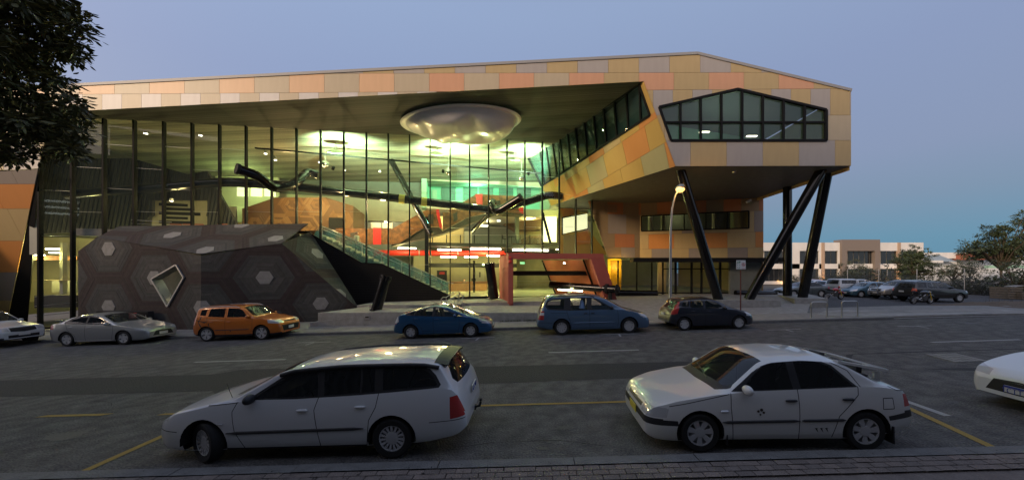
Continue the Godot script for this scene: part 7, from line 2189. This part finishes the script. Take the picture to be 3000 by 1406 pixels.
# ============================================================ what stands behind and across
func build_background() -> void:
	var D := 72.0; var k := D / FOC
	var o := base("office_building"); 
	var wall := func(name_, mat, x0, y0, x1, y1, dd, depth):
		var a := at(x0, y1, dd); var b := at(x1, y0, dd)
		var m := MB.new(); m.box(Vector3((a.x + b.x) * .5, (a.y + b.y) * .5, -dd - depth * .5), Vector3(b.x - a.x, b.y - a.y, depth)); put(name_, m, mat, o)
	wall.call("wall", "render_white", 1850, 611, 2325, 712, D + .5, 14.0)
	wall.call("parapet", "render_white", 1850, 610, 2325, 631, D, .5)
	wall.call("spandrel", "render_white", 1850, 663.5, 2325, 676, D, .5)
	wall.call("plinth", "render_white", 1850, 707, 2325, 715, D, .5)
	wall.call("brown_frame", "render_brown", 2119.5, 602.5, 2215.7, 631, D - .5, 2.0)
	wall.call("brown_frame", "render_brown", 2119.5, 631, 2133, 715, D - .5, .9); wall.call("brown_frame", "render_brown", 2203, 631, 2215.7, 715, D - .5, .9)
	for x in [[1973, 2013], [2062, 2069], [2110, 2120], [2325 - 12, 2325]]: wall.call("pier", "render_white", x[0], 631, x[1], 712, D, .52)
	for x in [[2069, 2076], [2261, 2268]]: wall.call("tan_pier", "render_tan", x[0], 610, x[1], 714, D - .15, .6)
	for w in [[1923, 1973], [2013, 2068], [2077, 2119], [2134, 2203], [2217, 2260], [2269, 2312]]:
		for r in [[631, 663], [676, 707]]:
			if w[0] == 2134 and r[0] == 676: pass
			var wn := Node3D.new(); wn.name = numbered(o, "window"); o.add_child(wn, true)
			var n := int((w[1] - w[0]) / 12.0)
			for i in n:
				var x0 := lerpf(w[0], w[1], i / float(n)); var x1 := lerpf(w[0], w[1], (i + 1) / float(n))
				var a := at(x0 + .7, r[1], D + .3); var b := at(x1 - .7, r[0], D + .3)
				var m := MB.new(); m.box(Vector3((a.x + b.x) * .5, (a.y + b.y) * .5, -D - .3), Vector3(b.x - a.x, b.y - a.y, .06)); put("pane", m, "far_glass", wn)
	for x in [[1980, 711], [2072.5, 708], [2210, 709], [2264.5, 705]]:
		var p := at(x[0], x[1], D - .9); var m := MB.new(); m.box(p, Vector3(.35, .12, .2)); put("wall_lamp", m, "wall_light", o)
		lamp(p + Vector3(0, .25, .12), Color(1, .72, .38), 2.0, .1)
	tag(o, "white two-storey office building with dark window bands and a brown centre frame", "building")
	# fence lamp post and far white hall
	o = base("car_park_lamp", at(2234, 712, 62)); var m2 := MB.new(); m2.tube([Vector3.ZERO, Vector3(0, 2.9, 0), Vector3(-.1, 3.1, 0), Vector3(-1.1, 3.5, 0)], .06, 8); put("pole", m2, "galv", o)
	var hd := MB.new(); hd.box(Vector3(-1.2, 3.52, 0), Vector3(.5, .1, .22)); put("head", hd, "galv", o); tag(o, "thin unlit lamp post before the office building's brown frame", "lamp post")
	o = base("white_hall")
	var box_px := func(n_, mat, x0, y0, x1, y1, dd, depth):
		var a := at(x0, y1, dd); var b := at(x1, y0, dd); var m := MB.new(); m.box(Vector3((a.x + b.x) * .5, (a.y + b.y) * .5, -dd - depth * .5), Vector3(b.x - a.x, b.y - a.y, depth)); put(n_, m, mat, o)
	box_px.call("wall", "far_white", 2330, 645, 2700, 720, 110, 20)
	box_px.call("upper_wall", "render_white", 2345, 635, 2436, 650, 109, 18)
	var gb := MB.new(); gb.slab(PackedVector2Array([Vector2(0, 0), Vector2(9, 0), Vector2(3.4, 2.1), Vector2(0, 2.1)]), at(2338, 658, 108), Vector3.RIGHT, Vector3.UP, Vector3(0, 0, -12)); put("pitched_roof", gb, "pale_blue_paint", o)
	box_px.call("fascia_band", "render_white", 2335, 655, 2375, 661, 107.5, .5)
	tag(o, "long low white hall beyond the fence on the right", "building")
	o = base("red_house"); box_px.call("wall", "brick_red", 2437, 637, 2520, 653, 106, 6); box_px.call("window", "far_glass", 2440, 646, 2456, 652, 105.8, .3)
	tag(o, "red brick building beyond the fence right of the white hall", "building")
	o = base("teal_shed"); box_px.call("wall", "green_wall", 2524, 667, 2600, 674, 100, 4); tag(o, "teal roofed shed glimpsed through the tree at the right", "shed")
	# chain link fence
	o = base("chain_link_fence")
	var fx := 46.5
	var zz := -58.0
	while zz < -26:
		var m := MB.new(); m.tube([Vector3(fx, .5, zz), Vector3(fx, 3.25, zz)], .045, 8); put("post", m, "galv", o); zz += 4.4
	var wr := MB.new()
	zz = -58.0
	while zz < -24:
		for s in [-1, 1]:
			var a := Vector3(fx, .6, zz); var b := Vector3(fx, 2.5, zz + 1.9 * s)
			wr.bar(a, b, .012, .012, Vector3.RIGHT)
		zz += .16
	for y in [.62, 1.6, 2.5, 2.8, 3.1]: wr.bar(Vector3(fx, y, -58), Vector3(fx, y, -24), .014, .014)
	stuff(put("wire_mesh", wr, "iron", o))
	tag(o, "chain-link fence on grey posts at the back of the car park", "fence")
	# weathered timber stacks
	var st := [[at(2533, 738, 30.0), 2, "weathered timber crate stack by the fence, left one with a pale lid"], [at(2568, 745, 29.6), 2, "lower stack of weathered timber beams right of the crate"]]
	for q in st:
		var i0: int = st.find(q)
		o = base("timber_stack", Vector3(q[0].x, .52, q[0].z))
		for r in (5 if i0 == 0 else 3):
			var m := MB.new(); m.box(Vector3(rng.randf_range(-.05, .05), .1 + r * .21, .6), Vector3(1.15 if r > 2 else 1.5, .15, .12)); put("plank", m, "wood_grey", o)
			var n := MB.new(); n.box(Vector3(-.6, .1 + r * .21, .0), Vector3(.12, .17, 1.2)); put("plank", n, "wood_grey", o)
		if i0 == 0:
			var l := MB.new(); l.box(Vector3(.3, 1.12, .3), Vector3(.9, .06, .7), Basis(Vector3.BACK, .12)); put("lid", l, "concrete", o)
		tag(o, q[2], "timber stack")
	# ---- across the road, behind the photographer: the dark ribbed building that the glass mirrors
	o = base("opposite_building")
	var top := [[-80, 17], [-38, 17], [-38, 20.5], [-28, 20.5], [-28, 26], [5, 26], [5, 19], [28, 19], [28, 12.0], [75, 12.0]]
	var w := MB.new()
	for i in top.size() - 1:
		w.quad(Vector3(top[i][0], -2, 8), Vector3(top[i][0], top[i][1], 8), Vector3(top[i + 1][0], top[i + 1][1], 8), Vector3(top[i + 1][0], -2, 8))
		w.quad(Vector3(top[i][0], top[i][1], 8), Vector3(top[i][0], top[i][1], 30), Vector3(top[i + 1][0], top[i + 1][1], 30), Vector3(top[i + 1][0], top[i + 1][1], 8))
	w.quad(Vector3(-80, -2, 8), Vector3(-80, 17, 8), Vector3(-80, 17, 30), Vector3(-80, -2, 30)); w.quad(Vector3(75, -2, 8), Vector3(75, 12, 8), Vector3(75, 12, 30), Vector3(75, -2, 30))
	put("wall", w, "opposite_wall", o)
	for q in [[-48, 11], [-42, 11], [-36, 6], [-58, 7]]:
		for r in 3:
			var m := MB.new(); m.box(Vector3(q[0], q[1] - r * .7, 7.9), Vector3(3.2, .2, .1)); put("lit_window", m, "lit_sign", o)
	var rb := MB.new()
	for k2 in 120: rb.box(Vector3(-79 + k2 * .6, 4.5, 7.93), Vector3(.2, 7.0, .12))
	stuff(put("rib", rb, "iron", o))
	tag(o, "dark building across the road, seen mirrored in the left panes", "building")

# ============================================================ plants
func leaf_mesh(l: float, w: float, fold := .18) -> ArrayMesh:
	var b := MB.new()
	var pts := [Vector3(0, 0, 0), Vector3(l * .35, 0, w * .5), Vector3(l * .7, 0, w * .40), Vector3(l, -l * .08, 0), Vector3(l * .7, 0, -w * .40), Vector3(l * .35, 0, -w * .5)]
	var mid := Vector3(l * .5, -w * fold, 0)
	for i in 6: b.tri(mid, pts[i], pts[(i + 1) % 6])
	return b.mesh()
func leaves(parent: Node, mat: String, mesh_: Mesh, xf: Array, cols: Array, called := "crown") -> void:
	var mm := MultiMesh.new(); mm.transform_format = MultiMesh.TRANSFORM_3D; mm.use_colors = true; mm.mesh = mesh_
	mm.instance_count = xf.size()
	for i in xf.size():
		mm.set_instance_transform(i, xf[i]); mm.set_instance_color(i, cols[i])
	var o := MultiMeshInstance3D.new(); o.multimesh = mm; o.name = numbered(parent, called); o.material_override = M[mat]
	parent.add_child(o, true); stuff(o)
func tree(called: String, at_: Vector3, clumps: Array, mat: String, leaf: Vector2, per: int, seed_: int, label: String, tall := 1.0, droop := .3) -> void:
	# clumps: [x, y, z, radius] about the foot of the trunk
	var o := base(called, at_); var r := RandomNumberGenerator.new(); r.seed = seed_
	var tr := MB.new(); var xf := []; var cols := []
	var crown_y: float = clumps[0][1]
	var fork := Vector3(r.randf_range(-.1, .1), crown_y * .45, 0)
	tr.tube([Vector3.ZERO, fork * .5 + Vector3(.06, 0, 0), fork], [.13 * tall, .11 * tall, .09 * tall], 8)
	for c in clumps:
		var p := Vector3(c[0], c[1], c[2]); var e: float = c[3]
		var md := fork.lerp(p, .55) + Vector3(r.randf_range(-.15, .15), .15, r.randf_range(-.15, .15))
		tr.tube([fork * .92, md, p], [.07 * tall, .045 * tall, .02], 6, false)
		for t in int(4 + e * 5):       # twigs with leaves about their ends
			var d := Vector3(r.randfn(0, 1), r.randfn(0, .8), r.randfn(0, 1)).normalized()
			var q := p + d * e * pow(r.randf(), .45) * Vector3(1, .8, 1).length() / 1.6
			var tone := r.randf_range(.65, 1.35)
			for k in per:
				var s := q + Vector3(r.randfn(0, 1), r.randfn(0, .7), r.randfn(0, 1)) * e * .16
				var dir := (d + Vector3(r.randfn(0, .6), r.randfn(0, .5) - droop, r.randfn(0, .6))).normalized()
				var side := dir.cross(Vector3(r.randfn(0, .5), 1, r.randfn(0, .5))).normalized()
				var sc := r.randf_range(.7, 1.25)
				xf.append(Transform3D(Basis(dir, side.cross(dir) * -1.0, side) * sc, s))
				var v := tone * r.randf_range(.8, 1.2)
				cols.append(Color(v, v * r.randf_range(.95, 1.05), v * .95))
	put("trunk", tr, "bark", o)
	leaves(o, mat, leaf_mesh(leaf.x, leaf.y), xf, cols)
	tag(o, label, "tree")

func ball(cx: float, cy: float, rx: float, ry: float, n: int, seed_: int, e: float) -> Array:
	var r := RandomNumberGenerator.new(); r.seed = seed_; var out := []
	for i in n:
		var d := Vector3(r.randfn(0, 1), r.randfn(0, 1), r.randfn(0, 1)).normalized() * pow(r.randf(), .4)
		out.append([cx + d.x * rx, cy + d.y * ry, d.z * rx, e * r.randf_range(.7, 1.2)])
	return out

func build_plants() -> void:
	var g := func(x, d): return Vector3((x - 1330.0) * d / FOC, .55, -d)
	tree("feathery_tree", g.call(2148, 60.0), ball(0, 2.9, 2.1, 2.2, 15, 1, 1.0), "leaf_grey", Vector2(.34, .07), 22, 11, "grey feathery tree before the office building's brown frame")
	var cl := ball(0, 3.4, 2.7, 2.6, 26, 2, 1.1); cl.append_array(ball(.6, 5.4, 1.2, 1.0, 7, 3, .8)); cl.append_array(ball(1.4, 2.4, 2.6, 1.4, 10, 33, 1.0))
	tree("bushy_tree", g.call(2302, 56.0), cl, "leaf_green", Vector2(.32, .09), 26, 12, "dense green tree before the right end of the white office building")
	tree("thin_tree", g.call(2400, 52.0), ball(0, 2.5, 2.6, 1.6, 17, 4, .9), "leaf_grey", Vector2(.30, .07), 14, 13, "low sparse grey tree left of the big tree at the right")
	tree("thin_tree", g.call(2440, 50.0), ball(0, 2.0, 2.2, 1.3, 11, 5, .9), "leaf_grey", Vector2(.30, .07), 13, 14, "second low sparse tree, nearer the big tree at the right")
	cl = ball(1.0, 5.6, 3.0, 2.3, 40, 6, 1.1); cl.append_array(ball(-2.6, 5.4, 1.8, 1.0, 8, 7, .8)); cl.append_array(ball(3.4, 8.2, 1.7, 1.4, 10, 8, .9)); cl.append_array(ball(.2, 7.4, 1.0, .5, 5, 18, .6))
	tree("tall_tree", g.call(2520, 42.0), cl, "leaf_green", Vector2(.30, .085), 26, 15, "tallest tree, at the right edge, with airy crown", 1.2)
	tree("big_shrub", Vector3(44.0, .55, -30.5), ball(.6, 2.1, 1.9, 1.3, 20, 9, .7), "leaf_olive", Vector2(.20, .06), 20, 16, "olive shrub over the timber stacks at the right edge", .7)
	# dark undergrowth behind the fence
	var r := RandomNumberGenerator.new(); r.seed = 77
	var xf := []; var cols := []
	for i in 15000:
		var z := -r.randf_range(26, 62); var x := 47.0 + absf(r.randfn(0, 1.6))
		var h := (1.9 + .9 * sin(z * .35) + .4 * sin(z * 1.3)) * clampf((x - 46.6) / 1.2, .25, 1)
		var p := Vector3(x, .4 + r.randf() * h, z)
		var dir := Vector3(r.randfn(0, 1), r.randf_range(-.3, 1), r.randfn(0, 1)).normalized(); var side := dir.cross(Vector3(.2, 1, .3)).normalized()
		xf.append(Transform3D(Basis(dir, side.cross(dir) * -1.0, side) * r.randf_range(.7, 1.6), p)); var v := r.randf_range(.3, .9); cols.append(Color(v, v * .92, v * .8))
	var ug := base("undergrowth"); leaves(ug, "leaf_green", leaf_mesh(.32, .10), xf, cols, "foliage")
	tag(stuff(ug), "dark tangled undergrowth behind the chain-link fence", "undergrowth")
	# dry grass tufts on the bank
	var gb := MB.new()
	for k in 700:
		var x := r.randf_range(31, 46.4); var d := r.randf_range(20.2, 27.0)
		if x < 36 and d > 24.0: continue
		var p := Vector3(x, .5, -d); var h := r.randf_range(.1, .42); var s := r.randf_range(-.15, .15)
		gb.tri(p + Vector3(-.02, 0, 0), p + Vector3(s, h, .05), p + Vector3(.02, 0, 0))
	tag(stuff(put("dry_grass", gb, "dirt")), "dry grass tufts on the earth bank", "grass")
	# ---- tree on the near footpath: dark leaves hang into the left of the picture
	var o := base("street_tree", Vector3(-11.6, gy(-11.6) + .1, -3.9))
	var outline := vp([-700, -500, 150, -500, 172, -20, 205, 20, 232, 95, 243, 112, 196, 150, 168, 190, 172, 226, 196, 246, 226, 250, 224, 300, 252, 340, 258, 372, 246, 405, 205, 395, 150, 380, 110, 398, 40, 402, -40, 425, -400, 520, -700, 500])
	var tr := MB.new(); xf = []; cols = []
	tr.tube([Vector3.ZERO, Vector3(.1, 1.6, -.1), Vector3(.05, 3.2, -.5), Vector3(.3, 5.0, -.9), Vector3(.4, 7.5, -1.1)], [.24, .20, .17, .13, .08], 12)
	r.seed = 5
	var n := 0
	while n < 1500:
		var px := r.randf_range(-650, 262); var py := r.randf_range(-480, 500)
		if px > 60 and py > 410: continue
		if not Geometry2D.is_point_in_polygon(Vector2(px + 12, py), outline): continue
		var d := r.randf_range(4.6, 7.6) if px < 60 else r.randf_range(5.4, 6.6)
		var c := at(px, py, d) - o.position
		if px > 150 and r.randf() < .25: continue
		n += 1
		# twig out of the limb
		var root_ := Vector3(.3, clampf(c.y - .9, 3.0, 7.0), -.9).lerp(c, .35 + .2 * r.randf())
		if n % 2 == 0: tr.tube([root_, root_.lerp(c, .6) + Vector3(0, .1, 0), c], [.018, .010, .004], 5, false)
		for k in 46:
			var out := Vector3(r.randfn(.25, 1), r.randfn(-.1, .7), r.randfn(.2, 1)).normalized()
			var s := c + out * r.randf_range(.02, .20)
			var dir := (out + Vector3(.2, -.35, .2)).normalized(); var side := dir.cross(Vector3(r.randfn(0, .4), 1, r.randfn(0, .4))).normalized()
			xf.append(Transform3D(Basis(dir, side.cross(dir) * -1.0, side) * r.randf_range(.7, 1.2), s))
			var v := r.randf_range(.5, 1.5); cols.append(Color(v * r.randf_range(.9, 1.25), v, v * .8))
	for q in [[-.6, 5.6, -1.8], [1.6, 6.4, -2.4], [2.6, 5.4, -2.2], [2.0, 7.2, -1.6], [-1.5, 6.2, -.2]]:
		tr.tube([Vector3(.15, 4.2, -.7), Vector3(q[0] * .5 + .1, q[1] - .5, q[2] * .6), Vector3(q[0], q[1], q[2])], [.09, .05, .02], 8, false)
	put("trunk", tr, "bark", o)
	leaves(o, "leaf_dark", leaf_mesh(.13, .052), xf, cols)
	tag(o, "dark leafy tree hanging into the upper left corner", "tree")
